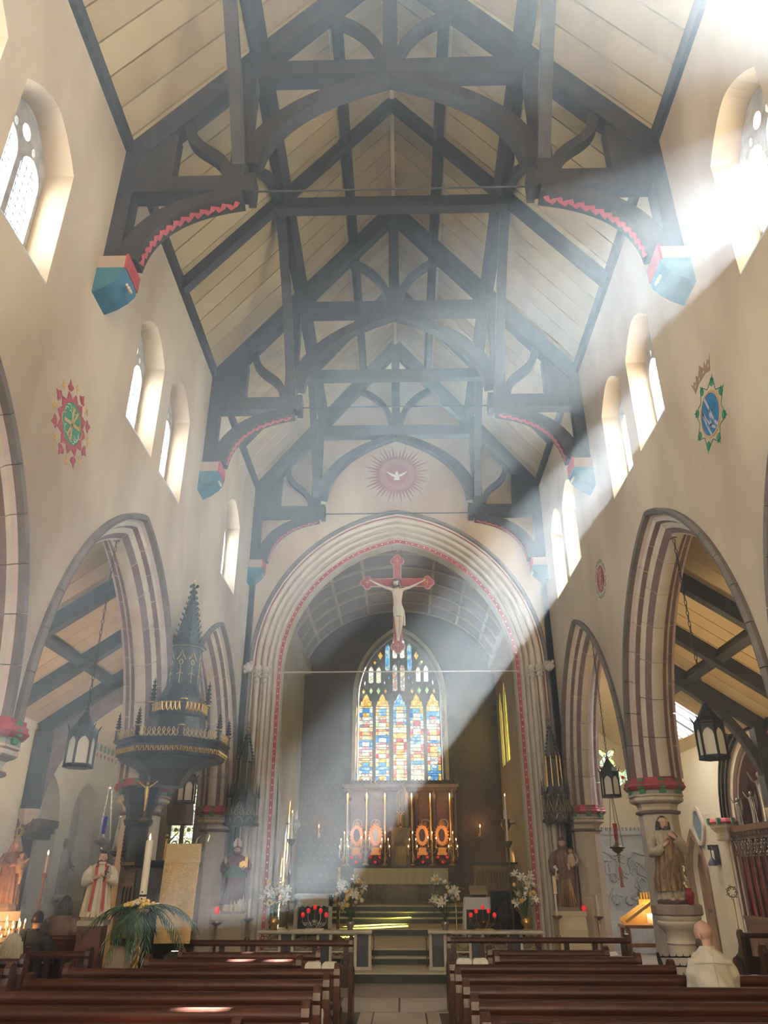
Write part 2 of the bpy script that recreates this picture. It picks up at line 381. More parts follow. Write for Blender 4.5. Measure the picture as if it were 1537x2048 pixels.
# ---------------------------------------------------------------- piers
def make_pier(label, loc, half=False, group='arcade piers'):
    t = thing('pier', label, 'pillar', loc, group=group); o8 = PI / 8
    MB().lathe([(.44, 0), (.44, .22), (.40, .28), (.36, .30), (.36, .36), (.31, .42)], 8, a0=o8).build('base', sandst, t)
    MB().lathe([(.295, .42), (.285, 1.38)], 8, a0=o8).build('shaft_drum', sandst, t)
    MB().lathe([(.2845, 1.384), (.28, 2.55)], 8, a0=o8).build('shaft_drum', sandst, t)
    MB().lathe([(.28, 2.55), (.315, 2.56), (.325, 2.58), (.315, 2.60), (.28, 2.61)], 8, a0=o8).build('neck_ring', plum, t)
    MB().lathe([(.28, 2.61), (.282, 2.65), (.30, 2.69), (.37, 2.72), (.39, 2.74), (.39, 2.77), (.375, 2.785), (.40, 2.80), (.40, 2.82)], 8, a0=o8).build('capital', cream, t)
    MB().lathe([(.39, 2.82), (.39, 2.875), (.42, 2.88)], 8, a0=o8).build('abacus_band', sage, t)
    ab = MB().lathe([(.405, 2.88), (.43, 2.90), (.455, 2.935), (.435, 2.965), (.435, 2.995), (.41, 3.01), (.41, 3.05)], 8, a0=o8).build('abacus', red, t)
    g = MB().lathe([(.40, 2.80), (.40, 2.86), (.45, 2.89), (.47, 2.935), (.45, 2.965), (.45, 3.0), (.425, 3.045)], 8, a0=o8, cap=False)
    # green leaf blocks on the corners and face middles of the abacus
    for i in range(8):
        an = 2 * PI * i / 8
        m = MB(); c = Vector((math.cos(an), math.sin(an), 0)); s = Vector((-c.y, c.x, 0)); 
        for r, z0, z1 in ((.405, 2.835, 2.90), (.432, 2.90, 2.965), (.412, 2.965, 3.04)):
            vs = []
            for zz in (z0, z1):
                for rr, q in ((r * .924 - .02, -1), (r * .924 + .014, -1), (r * .924 + .014, 1), (r * .924 - .02, 1)): vs.append(c * rr + s * q * .045 + Vector((0, 0, zz)))
            m.add(vs, [(3, 2, 1, 0), (4, 5, 6, 7), (0, 1, 5, 4), (1, 2, 6, 5), (2, 3, 7, 6), (3, 0, 4, 7)])
        m.build('leaf_block', green, ab)
    return t
p0 = make_pier('octagonal stone pier behind the bearded statue at the right', (XC - .07, PIERS[3], 0))
copy_tree(p0, None, 'octagonal stone pier behind the pulpit and the white-robed statue', (-(XC - .07), PIERS[3], 0))
copy_tree(p0, None, 'nearest left pier, only its painted capital in the frame', (-(XC - .07), PIERS[2], 0))
copy_tree(p0, None, 'nearest right pier, at the right edge of the frame', (XC - .07, PIERS[2], 0))
copy_tree(p0, None, 'engaged stone pier beside the robed bishop figure left of the chancel arch', (-(XC - .07), YE - .1, 0))
copy_tree(p0, None, 'engaged stone pier beside the figure holding a child right of the chancel arch', (XC - .07, YE - .1, 0))
for y in PIERS[:2]:
    for s in (1, -1): struct(MB().lathe([(.44, 0), (.30, .4), (.29, 2.5), (.42, 2.85), (.42, 3.05)], 8, (s * (XC - .07), y, 0), a0=PI / 8).build('trim_pier', sandst))
# ---------------------------------------------------------------- east wall with chancel arch
CA, CH, CZ = 2.77, 3.26, 6.10
R_ = (CA * CA + CH * CH) / (2 * CA)
outer_arch = arch(CA, CH, -.62, 16, 0, CZ, .0)
outl = [(-7.2, 0.0)] + outer_arch[::-1] + [(7.2, 0.0), (7.2, 6.3), (3.61, 6.3), (3.61, 10.75), (0, 15.4), (-3.61, 10.75), (-3.61, 6.3), (-7.2, 6.3)]
# aisle end openings are separate arches further on; this wall closes only the nave gable
outl = [(-3.62, 0.0)] + outer_arch[::-1] + [(3.62, 0.0), (3.62, 10.75), (0, 15.4), (-3.62, 10.75)]
we = MB(); we.plate(outl, [], FY, YE, YE + .85); wall_e = struct(we.build('wall_east', plaster))
def ring(prof, mats, name, par, n=18, smooth=True, z0=.0):
    """moulding swept round the chancel arch and down its jambs; prof=(d inward from outer,-y depth, mat)"""
    mb = MB(); rows = []
    cc = R_ - CA
    for i in range(-1, 2 * n + 2):
        row = []
        for d, y, m in prof:
            r = R_ + .62 - d; tm = math.acos(cc / r); t = max(0, min(2 * n, i)) / n
            if t <= 1: u, v = -cc + r * math.cos(tm * t), r * math.sin(tm * t)
            else: u, v = cc - r * math.cos(tm * (2 - t)), r * math.sin(tm * (2 - t))
            if i in (-1, 2 * n + 1): v = z0 - CZ
            row.append((u, YE + y, CZ + v))
        rows.append(row)
    k = len(prof)
    for j in range(k - 1):
        mb.add([rows[i][q] for i in range(len(rows)) for q in (j, j + 1)], [(2 * i, 2 * i + 1, 2 * i + 3, 2 * i + 2) for i in range(len(rows) - 1)], prof[j][2])
    return mb.build(name, mats, par, smooth=smooth, norm=False)
ring([(-.07, .0, 0), (-.075, -.05, 0), (-.04, -.10, 0), (.0, -.085, 0), (.015, -.03, 0), (.02, .02, 0)], [hoodst], 'hood_mould', wall_e)
def roll(d, y, r, m, n=7): return [(d - r * math.cos(PI * i / n), y - r * math.sin(PI * i / n), m) for i in range(n + 1)]
ring([(.015, .0, 0)] + [(.05, .02, 1), (.06, .05, 1)] + [(.065, .05, 0)] + roll(.125, .06, .055, 0) + [(.185, .14, 0)], [cream, red], 'arch_order', wall_e)
ring([(.185, .14, 0)] + roll(.245, .15, .055, 0) + [(.305, .21, 0), (.315, .23, 0)], [cream], 'arch_order', wall_e)
ring([(.315, .23, 0)] + roll(.37, .25, .05, 0) + [(.425, .31, 0), (.435, .34, 0)] + roll(.48, .36, .04, 0) + [(.525, .40, 0)], [sandst], 'arch_order', wall_e)
rb = ring([(.525, .40, 1), (.535, .41, 0), (.61, .44, 1), (.62, .46, 1), (.62, .86, 1)], [red, cream], 'red_band', wall_e)
# white rosettes along the red band
mb = MB(); cc = R_ - CA; r = R_ + .62 - .572
tm = math.acos(cc / r); pts = []
L = r * tm; nn = int(L / .155)
for i in range(nn):
    an = tm * (i + .5) / nn; u, v = -cc + r * math.cos(an), r * math.sin(an); pts += [(u, CZ + v), (-u, CZ + v)]
for i in range(38): pts += [(r - cc, CZ - .08 - i * .155), (-(r - cc), CZ - .08 - i * .155)]
for u, v in pts:
    for k in range(4): mb.ball((u + .011 * math.cos(PI / 2 * k), YE + .418, v + .011 * math.sin(PI / 2 * k)), (.010, .006, .010), 5, 4)
ro = mb.build('rosettes', mat('paint_white', (.70, .62, .55)), wall_e); ro['kind'] = 'stuff'
# nook shafts with carved capitals
shaftm = mat('shaft_stone', (.50, .44, .37), (.56, .50, .42), 4, .7)
for s in (-1, 1):
    for d, y in ((.15, .0), (.31, .10)):
        x = s * (CA + .62 - d)
        sh = MB().lathe([(.075, .0), (.075, .25), (.06, .30), (.052, .34)], 10).build('nook_shaft_base', shaftm, wall_e, (x, YE + y, .17))
        for j, (z0, z1) in enumerate(((.51, 2.3), (2.305, 4.1), (4.105, 5.72))): MB().lathe([(.052, z0), (.052, z1)], 10, cap=False).build('nook_shaft', shaftm, wall_e, (x, YE + y, 0), smooth=True)
        cb = MB().lathe([(.052, 5.72), (.068, 5.735), (.068, 5.755), (.052, 5.77), (.055, 5.85), (.075, 5.97), (.10, 6.03), (.10, 6.07), (.085, 6.10)], 10)
        for q in range(8):
            an = 2 * PI * q / 8
            for zz, rr in ((5.86, .066), (5.96, .082)): cb.ball((rr * math.cos(an + zz), rr * math.sin(an + zz), zz), (.026, .026, .034), 5, 4)
        cb.build('carved_capital', shaftm, wall_e, (x, YE + y, 0), smooth=True)
    # carved head stop at the end of the hood
    hb = MB().ball((0, 0, 0), (.10, .09, .13), 10, 8)
    for q in range(9): hb.ball((random.uniform(-.09, .09), -.05, random.uniform(-.11, .1)), random.uniform(.03, .05), 6, 5)
    hb.build('label_stop', shaftm, wall_e, (s * 3.45, YE - .06, 6.05), smooth=True)
# ---------------------------------------------------------------- west end (behind the camera): gable wall with an unseen window added for warm amber fill
wo = [(-7.2, 0), (7.2, 0), (7.2, 4.4), (4.3, 6.3), (3.61, 6.3), (3.61, 10.75), (0, 15.4), (-3.61, 10.75), (-3.61, 6.3), (-4.3, 6.3), (-7.2, 4.4)]
hole = [(-2.9, 3.0), (2.9, 3.0)] + arch(2.9, 4.0, n=8, v0=8.4)
struct(MB().plate(wo, [hole], FY, YW, YW - .8).build('wall_west', plaster))
lw = [[(x - .85, 3.15), (x + .85, 3.15)] + arch(.85, 1.2, n=5, u0=x, v0=8.3 + (2.0 if x == 0 else 0)) for x in (-1.85, 0, 1.85)]
wwin = struct(MB().plate(hole, lw, FY, YW - .3, YW - .45).build('window_west_fill', winstone))
for h in lw: MB().prism(h, FY, YW - .37, YW - .38).build('pane', glass('warm_fill_glass', (.98, .80, .50), [(.98, .86, .62), (.95, .74, .42)], 3., k=.42), wwin)
daylight((0, YW - .85, 7.6), 5.8, 9.4, (0, 1, 0), 42)
# ---------------------------------------------------------------- nave roof
ZE, ZR = 10.75, 15.40
SL = (ZR - ZE) / W
ceil = MB()
for s in (1, -1): ceil.add([(s * (W + .75), YW, ZE - .75 * SL + .06), (s * (W + .75), YE + .9, ZE - .75 * SL + .06), (0, YE + .9, ZR + .06), (0, YW, ZR + .06), (s * (W + .75), YW, ZE - .75 * SL + .3), (s * (W + .75), YE + .9, ZE - .75 * SL + .3), (0, YE + .9, ZR + .3), (0, YW, ZR + .3)],
                          [(0, 1, 2, 3), (4, 7, 6, 5), (0, 4, 5, 1), (1, 5, 6, 2), (3, 2, 6, 7), (0, 3, 7, 4)])
ceil = struct(ceil.build('ceiling', roofg))
def roof_pt(s, x, y, off=0.):    # point on the underside of a slope; off>0 goes down into the nave
    n = Vector((-s * SL, 0, -1)).normalized()
    return Vector((s * x, y, ZR - SL * x)) + n * off
def rboard(s, x0, x1, y0, y1, m):
    mb = MB(); vs = []
    for off in (-.05, .006 + random.random() * .006):
        for x, y in ((x0, y0), (x1, y0), (x1, y1), (x0, y1)): vs.append(roof_pt(s, x, y, off))
    mb.add(vs, [(0, 1, 2, 3), (7, 6, 5, 4), (0, 4, 5, 1), (1, 5, 6, 2), (2, 6, 7, 3), (3, 7, 4, 0)])
    mb.build('roof_board', m, ceil)
rb2 = [roofb, mat('roof_board_pale', (.425, .31, .15), (.50, .38, .20), 1.4, .8, bump=.12, stretch=(1, .35, 1)), mat('roof_board_tan', (.37, .262, .12), (.435, .32, .155), 1.8, .8, bump=.12, stretch=(1, .35, 1))]
PUR = [2.02, .95]
for s in (1, -1):
    for z0, z1 in ((3.62, 2.10), (1.95, 1.02), (.90, .03)):
        y = 2.2
        while y < YE:
            rboard(s, z0, z1, y + .012, min(y + .408, YE), random.choice(rb2)); y += .42
    MB().add([roof_pt(s, x, y, .003) for x, y in ((3.6, YW), (.02, YW), (.02, 2.19), (3.6, 2.19))], [(0, 1, 2, 3)]).build('roof_board', roofb, ceil)
# purlins, wall plates and ridge piece
for s in (1, -1):
    for i, x in enumerate(PUR):
        for y0, y1 in ((1.95, 6.98), (7.0, 12.03), (12.05, YE)):
            b = MB(); b.bar(roof_pt(s, x, y0, .11), roof_pt(s, x, y1, .11), .20 if i == 0 else .11, .22 if i == 0 else .16, (-s * SL, 0, -1))
            tag(b.build('purlin', timber), ['lower', 'upper'][i] + ' dark timber purlin on the ' + {1: 'right', -1: 'left'}[s] + ' roof slope, ' + ('nearest visible bay' if y0 < 5 else 'middle bay' if y0 < 10 else 'bay next to the east gable'), 'beam', 'roof purlins')
    tag(MB().box(s * W - .07, s * W + .07, YW, YE, ZE - .16, ZE + .10).build('wall_plate', timber), 'long dark wall plate along the top of the %s nave wall' % {1: 'right', -1: 'left'}[s], 'beam', 'wall plates')
tag(MB().box(-.04, .04, YW, YE, ZR - .12, ZR - .0).build('ridge_piece', roofg), 'pale ridge piece along the top of the nave roof', 'beam')
# ---------------------------------------------------------------- hammer-beam trusses
TH = .24     # timber thickness along Y
def curve_beam(pts, w, th, mi=0):
    """timber of width w following pts in the X-Z plane, th thick along Y (centred on 0)"""
    mb = MB(); n = len(pts); L = []; Rr = []
    for i in range(n):
        a = Vector(pts[max(i - 1, 0)]); b = Vector(pts[min(i + 1, n - 1)]); t = (b - a).normalized(); nn = Vector((-t.y, t.x))
        ww = w if not isinstance(w, (list, tuple)) else w[i]
        L.append(Vector(pts[i]) + nn * ww / 2); Rr.append(Vector(pts[i]) - nn * ww / 2)
    poly = [tuple(p) for p in L] + [tuple(p) for p in Rr[::-1]]
    vs = []
    for y in (-th / 2, th / 2): vs += [(p[0], y, p[1]) for p in L + Rr]
    k = 2 * n
    fs = []
    for i in range(n - 1):
        fs += [(i, i + 1, n + i + 1, n + i), (k + i, k + n + i, k + n + i + 1, k + i + 1), (i, k + i, k + i + 1, i + 1), (n + i, n + i + 1, k + n + i + 1, k + n + i)]
    fs += [(0, n, k + n, k), (n - 1, k + n - 1, k + 2 * n - 1, 2 * n - 1)]
    mb.add(vs, fs); return mb
def quad(p0, p1, p2, n=12): return [((1 - t) ** 2 * p0[0] + 2 * t * (1 - t) * p1[0] + t * t * p2[0], (1 - t) ** 2 * p0[1] + 2 * t * (1 - t) * p1[1] + t * t * p2[1]) for t in [i / n for i in range(n + 1)]]
def cubic(p0, p1, p2, p3, n=14):
    return [tuple((1 - t) ** 3 * p0[i] + 3 * t * (1 - t) ** 2 * p1[i] + 3 * t * t * (1 - t) * p2[i] + t ** 3 * p3[i] for i in (0, 1)) for t in [k / n for k in range(n + 1)]]
def hammer_truss(label, y):
    T = thing('hammer_beam_truss', label, 'roof truss', (0, y, 0), group='hammer-beam roof trusses')
    for s in (-1, 1):
        P = lambda x, z: (s * x, z)
        def B(name, pts, w, th=TH): return curve_beam([P(*p) for p in pts], w, th).build(name, timber, T, smooth=False)
        zr = lambda x: ZR - SL * x - .17 * math.hypot(1, SL)
        B('principal_rafter', [(3.56, zr(3.56) + .0), (.0, zr(.0))], .34)
        B('wall_post', [(3.50, 8.62), (3.50, 10.72)], .20)
        B('spandrel_plate', [(3.18, 10.06), (3.18, 10.95)], .52, TH * .8)
        hb = B('hammer_beam', [(3.58, 9.96), (1.86, 9.96)], .28)
        B('beam_end', [(1.90, 9.95), (1.80, 9.95)], .36, TH * 1.15)
        br = [P(*p) for p in quad((3.32, 8.66), (3.18, 9.62), (1.95, 9.78), 14)]
        cb = curve_beam(br, [lerp(.30, .16, i / 14) for i in range(15)], TH).build('curved_brace', timber, T)
        # red painted leaves along the soffit of the curved brace
        lf = MB()
        for i in range(1, 27):
            t = i / 27; q = quad((3.32, 8.66), (3.18, 9.62), (1.95, 9.78), 200); k = int(t * 199); a = Vector(q[k]); b = Vector(q[min(k + 2, 200)]); d = (b - a).normalized(); wdt = lerp(.30, .16, t) / 2
            n0 = Vector((d.y, -d.x)); n0 = n0 if n0.dot(Vector((1.0, 8.6)) - a) > 0 else -n0
            c = a + n0 * (wdt + .004)
            for e in ((-1, 1)[i % 2],):
                pts = [(-.055, -.035 * e), (.0, .055 * e), (.06, .03 * e), (.02, -.02 * e)]
                lf.add([(s * (c.x + d.x * u + n0.x * hgt), v * 1.2, c.y + d.y * u + n0.y * hgt) for hgt in (.0, .012) for u, v in pts], [(0, 1, 2, 3), (7, 6, 5, 4), (0, 4, 5, 1), (1, 5, 6, 2), (2, 6, 7, 3), (3, 7, 4, 0)])
        lf.build('painted_leaves', leafred, cb)
        B('hammer_post', [(2.05, 10.08), (2.03, 12.62)], .22)
        B('arch_brace', quad((1.93, 10.35), (1.75, 11.6), (.02, 12.16), 14), [lerp(.32, .14, i / 14) for i in range(15)], TH * .9)
        B('s_brace', cubic((2.18, 10.14), (2.25, 10.75), (2.75, 10.55), (2.82, 11.25)), .14, TH * .7)
        B('collar_strut', [(.06 + .68 * math.cos(t), 12.48 + .98 * math.sin(t)) for t in [0.08 + (PI / 2 - .16) * i / 10 for i in range(11)]][::-1] and quad((.10, 12.5), (.22, 13.3), (.92, 13.62), 10), .13, TH * .7)
    MB().box(-2.15, 2.15, -TH / 2, TH / 2, 12.16, 12.47).build('collar_beam', timber, T)
    MB().box(-.11, .11, -TH * .45, TH * .45, 12.47, 15.0).build('king_post', timber, T)
    MB().tube([(-1.8, 0, 9.92), (1.8, 0, 9.92)], .014, 6).build('tie_rod', lead, T)
    return T
t1 = hammer_truss('nearest hammer-beam truss, half lost in the sunlit haze', 7.0)
copy_tree(t1, None, 'second hammer-beam truss, in the middle of the roof', (0, 12.1, 0))
copy_tree(t1, None, 'far hammer-beam truss against the gable with the painted dove', (0, YE - .15, 0))
# lighter intermediate frames
def mid_frame(label, y):
    T = thing('rafter_frame', label, 'roof truss', (0, y, 0), group='intermediate rafter frames')
    for s in (-1, 1):
        zr = lambda x: ZR - SL * x - .10 * math.hypot(1, SL)
        curve_beam([(s * 3.58, zr(3.58)), (0, zr(0))], .20, .17).build('rafter', timber, T)
    MB().box(-2.05, 2.05, -.09, .09, 12.36, 12.62).build('collar_beam', timber, T)
    return T
m1 = mid_frame('plain rafter frame between the first and second trusses', 9.55)
copy_tree(m1, None, 'plain rafter frame between the second and far trusses', (0, 14.6, 0))
# long raking braces from the hammer posts up to the lower purlins
for y, yn, nm in ((7.0, 4.45, 'nearest truss, toward the viewer'), (7.0, 9.55, 'nearest truss, away from the viewer'), (12.1, 9.55, 'middle truss, toward the viewer'), (12.1, 14.6, 'middle truss, away from the viewer'), (16.85, 14.6, 'far truss, toward the viewer')):
    for s in (1, -1):
        pts = [(s * 2.04, lerp(y, yn, t) , lerp(10.25, 12.62, 1 - (1 - t) ** 1.5)) for t in [i / 10 for i in range(11)]]
        b = MB(); 
        for p, q in zip(pts[:-1], pts[1:]): b.bar(p, q, .12, .17, (1, 0, 0))
        tag(b.build('raking_brace', timber), 'curved raking brace on the %s side of the %s' % ({1: 'right', -1: 'left'}[s], nm), 'brace', 'raking braces')
# painted corbels under the wall posts
def corbel(label, loc, s):
    T = thing('corbel', label, 'corbel', loc, group='blue painted roof corbels')
    top = MB().box(-.34, 0, -.20, .20, .22, .42) if s > 0 else MB().box(0, .34, -.20, .20, .22, .42)
    top.build('cap_block', mat('corbel_brown', (.36, .27, .215), (.42, .33, .27), 5, .7), T)
    poly = [(0, .22), (-.36, .22), (-.35, .12), (-.28, .02), (-.16, -.08), (0, -.16)]
    body = MB().prism([(u * s, v) for u, v in poly], lambda u, v, d: (u, d, v), -.21, .21).build('curved_body', blue, T, smooth=False)
    MB().box(min(-s * .37, -s * .34), max(-s * .37, -s * .34), -.22, .22, .20, .43).build('red_edge', red, T)
    c = MB(); x = -s * .315
    for du, dv in ((0, 0), (0, .06), (0, -.06), (.06, 0), (-.06, 0), (.05, .05), (-.05, .05), (.05, -.05), (-.05, -.05)): c.ball((x - s * .02 + s * dv * .55, du * .8, .085 + dv * .8), (.022, .022, .022), 6, 4)
    c.build('gilt_cross', mat('gilt_pale', (.62, .52, .35)), body)
    return T
for s, sn in ((-1, 'left'), (1, 'right')):
    for y, yn in ((7.0, 'nearest'), (12.1, 'middle'), (16.85, 'far')):
        corbel('blue and brown corbel under the %s %s wall post' % (yn, sn), (s * W, y, 8.2), s)
# ---------------------------------------------------------------- aisles
XA = 7.0; ZA0, ZA1 = 6.30, 4.40; AS = (ZA0 - ZA1) / (XA - 4.3)
wcream = mat('aisle_plaster', (.62, .55, .40), (.69, .62, .47), 1.5, .8, bump=.12, bscale=4)
YAE = 22.0
def aroof(s, x, y, off=0.):
    n = Vector((-s * AS, 0, -1)).normalized(); return Vector((s * x, y, ZA0 - AS * (x - 4.3))) + n * off
# outer walls: left with niches, right with the screen arch and doors
def niche_hole(y0, y1, z0, zs, za, n=6):
    c = (y0 + y1) / 2; a = (y1 - y0) / 2; return [(y0, z0), (y1, z0)] + arch(a, za - zs, n=n, u0=c, v0=zs)
NL = [(14.9, 16.35, 1.24, 2.75, 3.62), (17.0, 18.3, 1.24, 2.85, 3.62)]
oL = [(YW, 0), (YAE, 0), (YAE, 6.4), (15.0, 6.4), (15.0, 4.42), (YW, 4.42)]
wl = MB(); wl.plate(oL, [niche_hole(*q) for q in NL] + [niche_hole(4.0, 5.2, 1.6, 3.0, 3.9)], FX, -XA, -XA - .5)
wall_al = struct(wl.build('wall_left_aisle', wcream))
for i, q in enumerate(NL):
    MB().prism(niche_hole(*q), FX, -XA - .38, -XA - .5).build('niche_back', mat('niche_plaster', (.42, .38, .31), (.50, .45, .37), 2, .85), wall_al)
for y in (4.6,):  # unseen window added to let daylight into the aisle
    h = niche_hole(y - .6, y + .6, 1.6, 3.0, 3.9)
    wn = struct(MB().plate(h, [[(y - .5, 1.7), (y - .04, 1.7), (y - .04, 3.3), (y - .27, 3.5), (y - .5, 3.2)], [(y + .04, 1.7), (y + .5, 1.7), (y + .5, 3.2), (y + .27, 3.5), (y + .04, 3.3)]], FX, -XA - .25, -XA - .35).build('window_%d' % (40 + int(y)), winstone))
    MB().box(-XA - .31, -XA - .30, y - .52, y + .52, 1.68, 3.6).build('pane', clear, wn)
    daylight((-XA - .55, y, 2.75), 1.2, 2.3, (1, 0, 0))
SCR = (13.4, 17.5, 0.0, 2.75, 4.9)    # chapel arch on the right
c_ = (SCR[0] + SCR[1]) / 2; a_ = (SCR[1] - SCR[0]) / 2
scr_arch = arch(a_, 1.95, n=10, u0=c_, v0=SCR[3])
oR = [(YW, 0), (SCR[0], 0)] + scr_arch[::-1] + [(SCR[1], 0), (19.0, 0), (19.0, 1.9)] + [(19.2, 2.25), (19.35, 2.4), (19.6, 2.6), (19.85, 2.4), (20.0, 2.25), (20.2, 1.9), (20.2, 0), (YAE, 0), (YAE, 6.4), (17.6, 6.4), (17.6, 4.95), (SCR[0] - .6, 4.95), (SCR[0] - .6, 4.42), (YW, 4.42)]
wr = MB(); wr.plate(oR, [], FX, XA, XA + .5)
wall_ar = struct(wr.build('wall_right_aisle', wcream))
# banded stone round the chapel arch
def arch_band(a, h, u0, v0, d0, d1, X, x0, x1, m, name, par, jamb=0.):
    o = arch(a, h, d0, 12, u0, v0, jamb); i = arch(a, h, d1, 12, u0, v0, jamb)
    mb = MB(); k = len(o); vs = [(x0, u, v) for u, v in o] + [(x0, u, v) for u, v in i] + [(x1, u, v) for u, v in o] + [(x1, u, v) for u, v in i]
    fs = []
    for j in range(k - 1): fs += [(j, j + 1, k + j + 1, k + j), (2 * k + j, 3 * k + j, 3 * k + j + 1, 2 * k + j + 1), (j, 2 * k + j, 2 * k + j + 1, j + 1), (k + j, k + j + 1, 3 * k + j + 1, 3 * k + j)]
    mb.add(vs, fs); return mb.build(name, m, par)
for d0, d1, x0, x1, m in ((-.02, .10, XA - .05, XA + .1, sandst), (.10, .24, XA - .03, XA + .1, cream), (.24, .34, XA + .0, XA + .14, plum), (.34, .48, XA + .05, XA + .2, cream), (.48, .60, XA + .12, XA + .3, plum)):
    arch_band(a_, 1.95, c_, SCR[3], d0, d1, XA, x0, x1, m, 'arch_band', wall_ar, jamb=2.75)
    arch_band(a_, 1.95, c_, SCR[3], d0, d1, XA, x0, x1, [cream, sandst][d0 > .2], 'jamb_band', wall_ar, jamb=.0) if d0 < .3 else None
cb = thing('respond_capital', 'red and green painted capital under the striped chapel arch at the right', 'capital', (XA - .02, SCR[1] - .12, 2.4))
MB().lathe([(.22, 0), (.25, .02), (.22, .04), (.23, .15), (.33, .25), (.34, .3)], 8, a0=PI / 8).build('bell', cream, cb)
MB().lathe([(.36, .32), (.40, .36), (.38, .41), (.36, .43)], 8, a0=PI / 8).build('abacus', red, cb)
MB().lathe([(.34, .29), (.345, .32)], 8, a0=PI / 8).build('sage_band', sage, cb)
for an in range(0, 360, 45):
    c0 = Vector((math.cos(math.radians(an)), math.sin(math.radians(an)), 0)) * .365; MB().cbox((c0.x, c0.y, .375), (.07, .07, .12)).build('leaf_block', green, cb)
# oak doors in the pointed doorway of the right aisle
do = struct(MB().box(XA - .03, XA + .05, 18.95, 19.0, 0, 2.0).build('door_1', wood_door := mat('door_wood', (.13, .065, .035), (.19, .10, .055), 5, .5, stretch=(4, 4, .4))))
dl = [(19.0, 0), (20.2, 0), (20.2, 1.9), (20.0, 2.25), (19.85, 2.4), (19.6, 2.6), (19.35, 2.4), (19.2, 2.25), (19.0, 1.9)]
for i in range(6):
    y0 = 19.0 + i * .2; y1 = y0 + .19
    zt = lambda y: 1.9 + .7 * (1 - (abs(y - 19.6) / .6) ** 1.6)
    MB().prism([(y0, 0), (y1, 0), (y1, zt(y1)), (y0, zt(y0))], FX, XA + .22, XA + .27).build('door_plank', wood_door, do)
o_ = [(18.9, 0)] + [(18.9, 1.9), (19.1, 2.3), (19.3, 2.52), (19.6, 2.75), (19.9, 2.52), (20.1, 2.3), (20.3, 1.9)] + [(20.3, 0)]
i_2 = [(19.02, 0), (19.02, 1.88), (19.2, 2.22), (19.37, 2.4), (19.6, 2.58), (19.83, 2.4), (20.0, 2.22), (20.18, 1.88), (20.18, 0)]
MB().prism(o_ + i_2[::-1], FX, XA - .04, XA + .1).build('door_frame', wood_door, do)
MB().tube([(XA + .2, 19.7, 1.0), (XA + .14, 19.7, 1.0)], .03, 8).build('door_handle', lead, do)
# chapel behind the screen: deep red wall
struct(MB().box(XA + 1.8, XA + 2.0, 12.5, 18.5, 0, 6).build('wall_chapel', mat('chapel_red', (.085, .022, .025), (.10, .03, .03), 2, .8)))
struct(MB().box(XA + .5, XA + 1.9, SCR[0] - .25, SCR[0] - .1, 0, 6).build('wall_chapel_near', MATS['chapel_red']))
struct(MB().box(XA + .5, XA + 1.9, SCR[1] + .1, SCR[1] + .25, 0, 6).build('wall_chapel_far', MATS['chapel_red']))
struct(MB().box(XA + .5, XA + 2, 12.5, 18.5, 5.6, 5.7).build('ceiling_chapel', MATS['chapel_red']))
struct(MB().box(XA + .3, XA + 2, 12.5, 18.5, -.15, -.01).build('floor_chapel', MATS['floor_wood']))
# outer end walls of the aisles
def end_wall(s, y, holes, name, m):
    o = [(s * 3.6, 0), (s * 7.0, 0), (s * 7.0, 6.4), (s * 3.6, 6.4)]
    return struct(MB().plate(o, holes, FY, y, y + .4).build(name, m))
lanc = lambda x, w, z0, zs, za: [(x - w, z0), (x + w, z0)] + arch(w, za - zs, n=6, u0=x, v0=zs)
hL = lanc(-6.02, .38, 1.9, 3.9, 4.6)
ewl = end_wall(-1, YAE, [hL], 'wall_left_chapel_end', wcream)
quat = lambda x, z, r: [(x + r * (1 + .42 * math.cos(4 * t)) * math.cos(t + PI / 4), z + r * (1 + .42 * math.cos(4 * t)) * math.sin(t + PI / 4)) for t in [2 * PI * i / 32 for i in range(32)]]
QW = [(5.86, 4.72, .24), (6.24, 4.20, .24), (5.48, 4.20, .24)]
ewr = end_wall(1, YAE, [quat(*q) for q in QW], 'wall_right_chapel_end', wcream)
qg = glass('pale_green_glass', (.10, .115, .075), [(.13, .14, .10), (.085, .11, .06)], 7., .02)
for i, q in enumerate(QW):
    wq = struct(MB().plate(quat(q[0], q[1], q[2] * 1.12), [quat(q[0], q[1], q[2] * .9)], FY, YAE + .1, YAE + .2).build('window_%d' % (60 + i), winstone))
    MB().prism(quat(q[0], q[1], q[2] * .92), FY, YAE + .15, YAE + .16).build('pane', qg, wq)
    MB().ball((q[0], YAE + .135, q[1]), (.05, .012, .05), 10, 6).build('red_boss', mat('boss_red', (.5, .02, .03), emit=.25), wq)
# pale patterned lancet at the end of the left chapel
wl1 = struct(MB().plate(hL, [lanc(-6.2, .13, 1.98, 3.95, 4.2), lanc(-5.84, .13, 1.98, 3.95, 4.2)], FY, YAE + .15, YAE + .25).build('window_70', winstone))
pg = glass('grisaille_glass', (.12, .12, .085), [(.145, .145, .11), (.10, .11, .07), (.13, .12, .05)], 14., .03)
pv = glass('purple_glass', (.035, .012, .06)); py = glass('yellow_glass', (.12, .095, .008))
for x in (-6.2, -5.84):
    for i in range(6): MB().box(x - .13, x + .13, YAE + .20, YAE + .205, 1.98 + i * .36, 1.98 + i * .36 + .345).build('pane', pg, wl1)
    for i in range(6): MB().lathe([(.055, -.003), (.085, -.003), (.085, .003), (.055, .003)] if i % 2 else [(.0, -.003), (.055, -.003), (.055, .003), (0, .003)], 14, cap=False).build('roundel', pv if i % 2 else py, wl1, (x, YAE + .19, 2.15 + i * .36)).rotation_euler = (PI / 2, 0, 0)
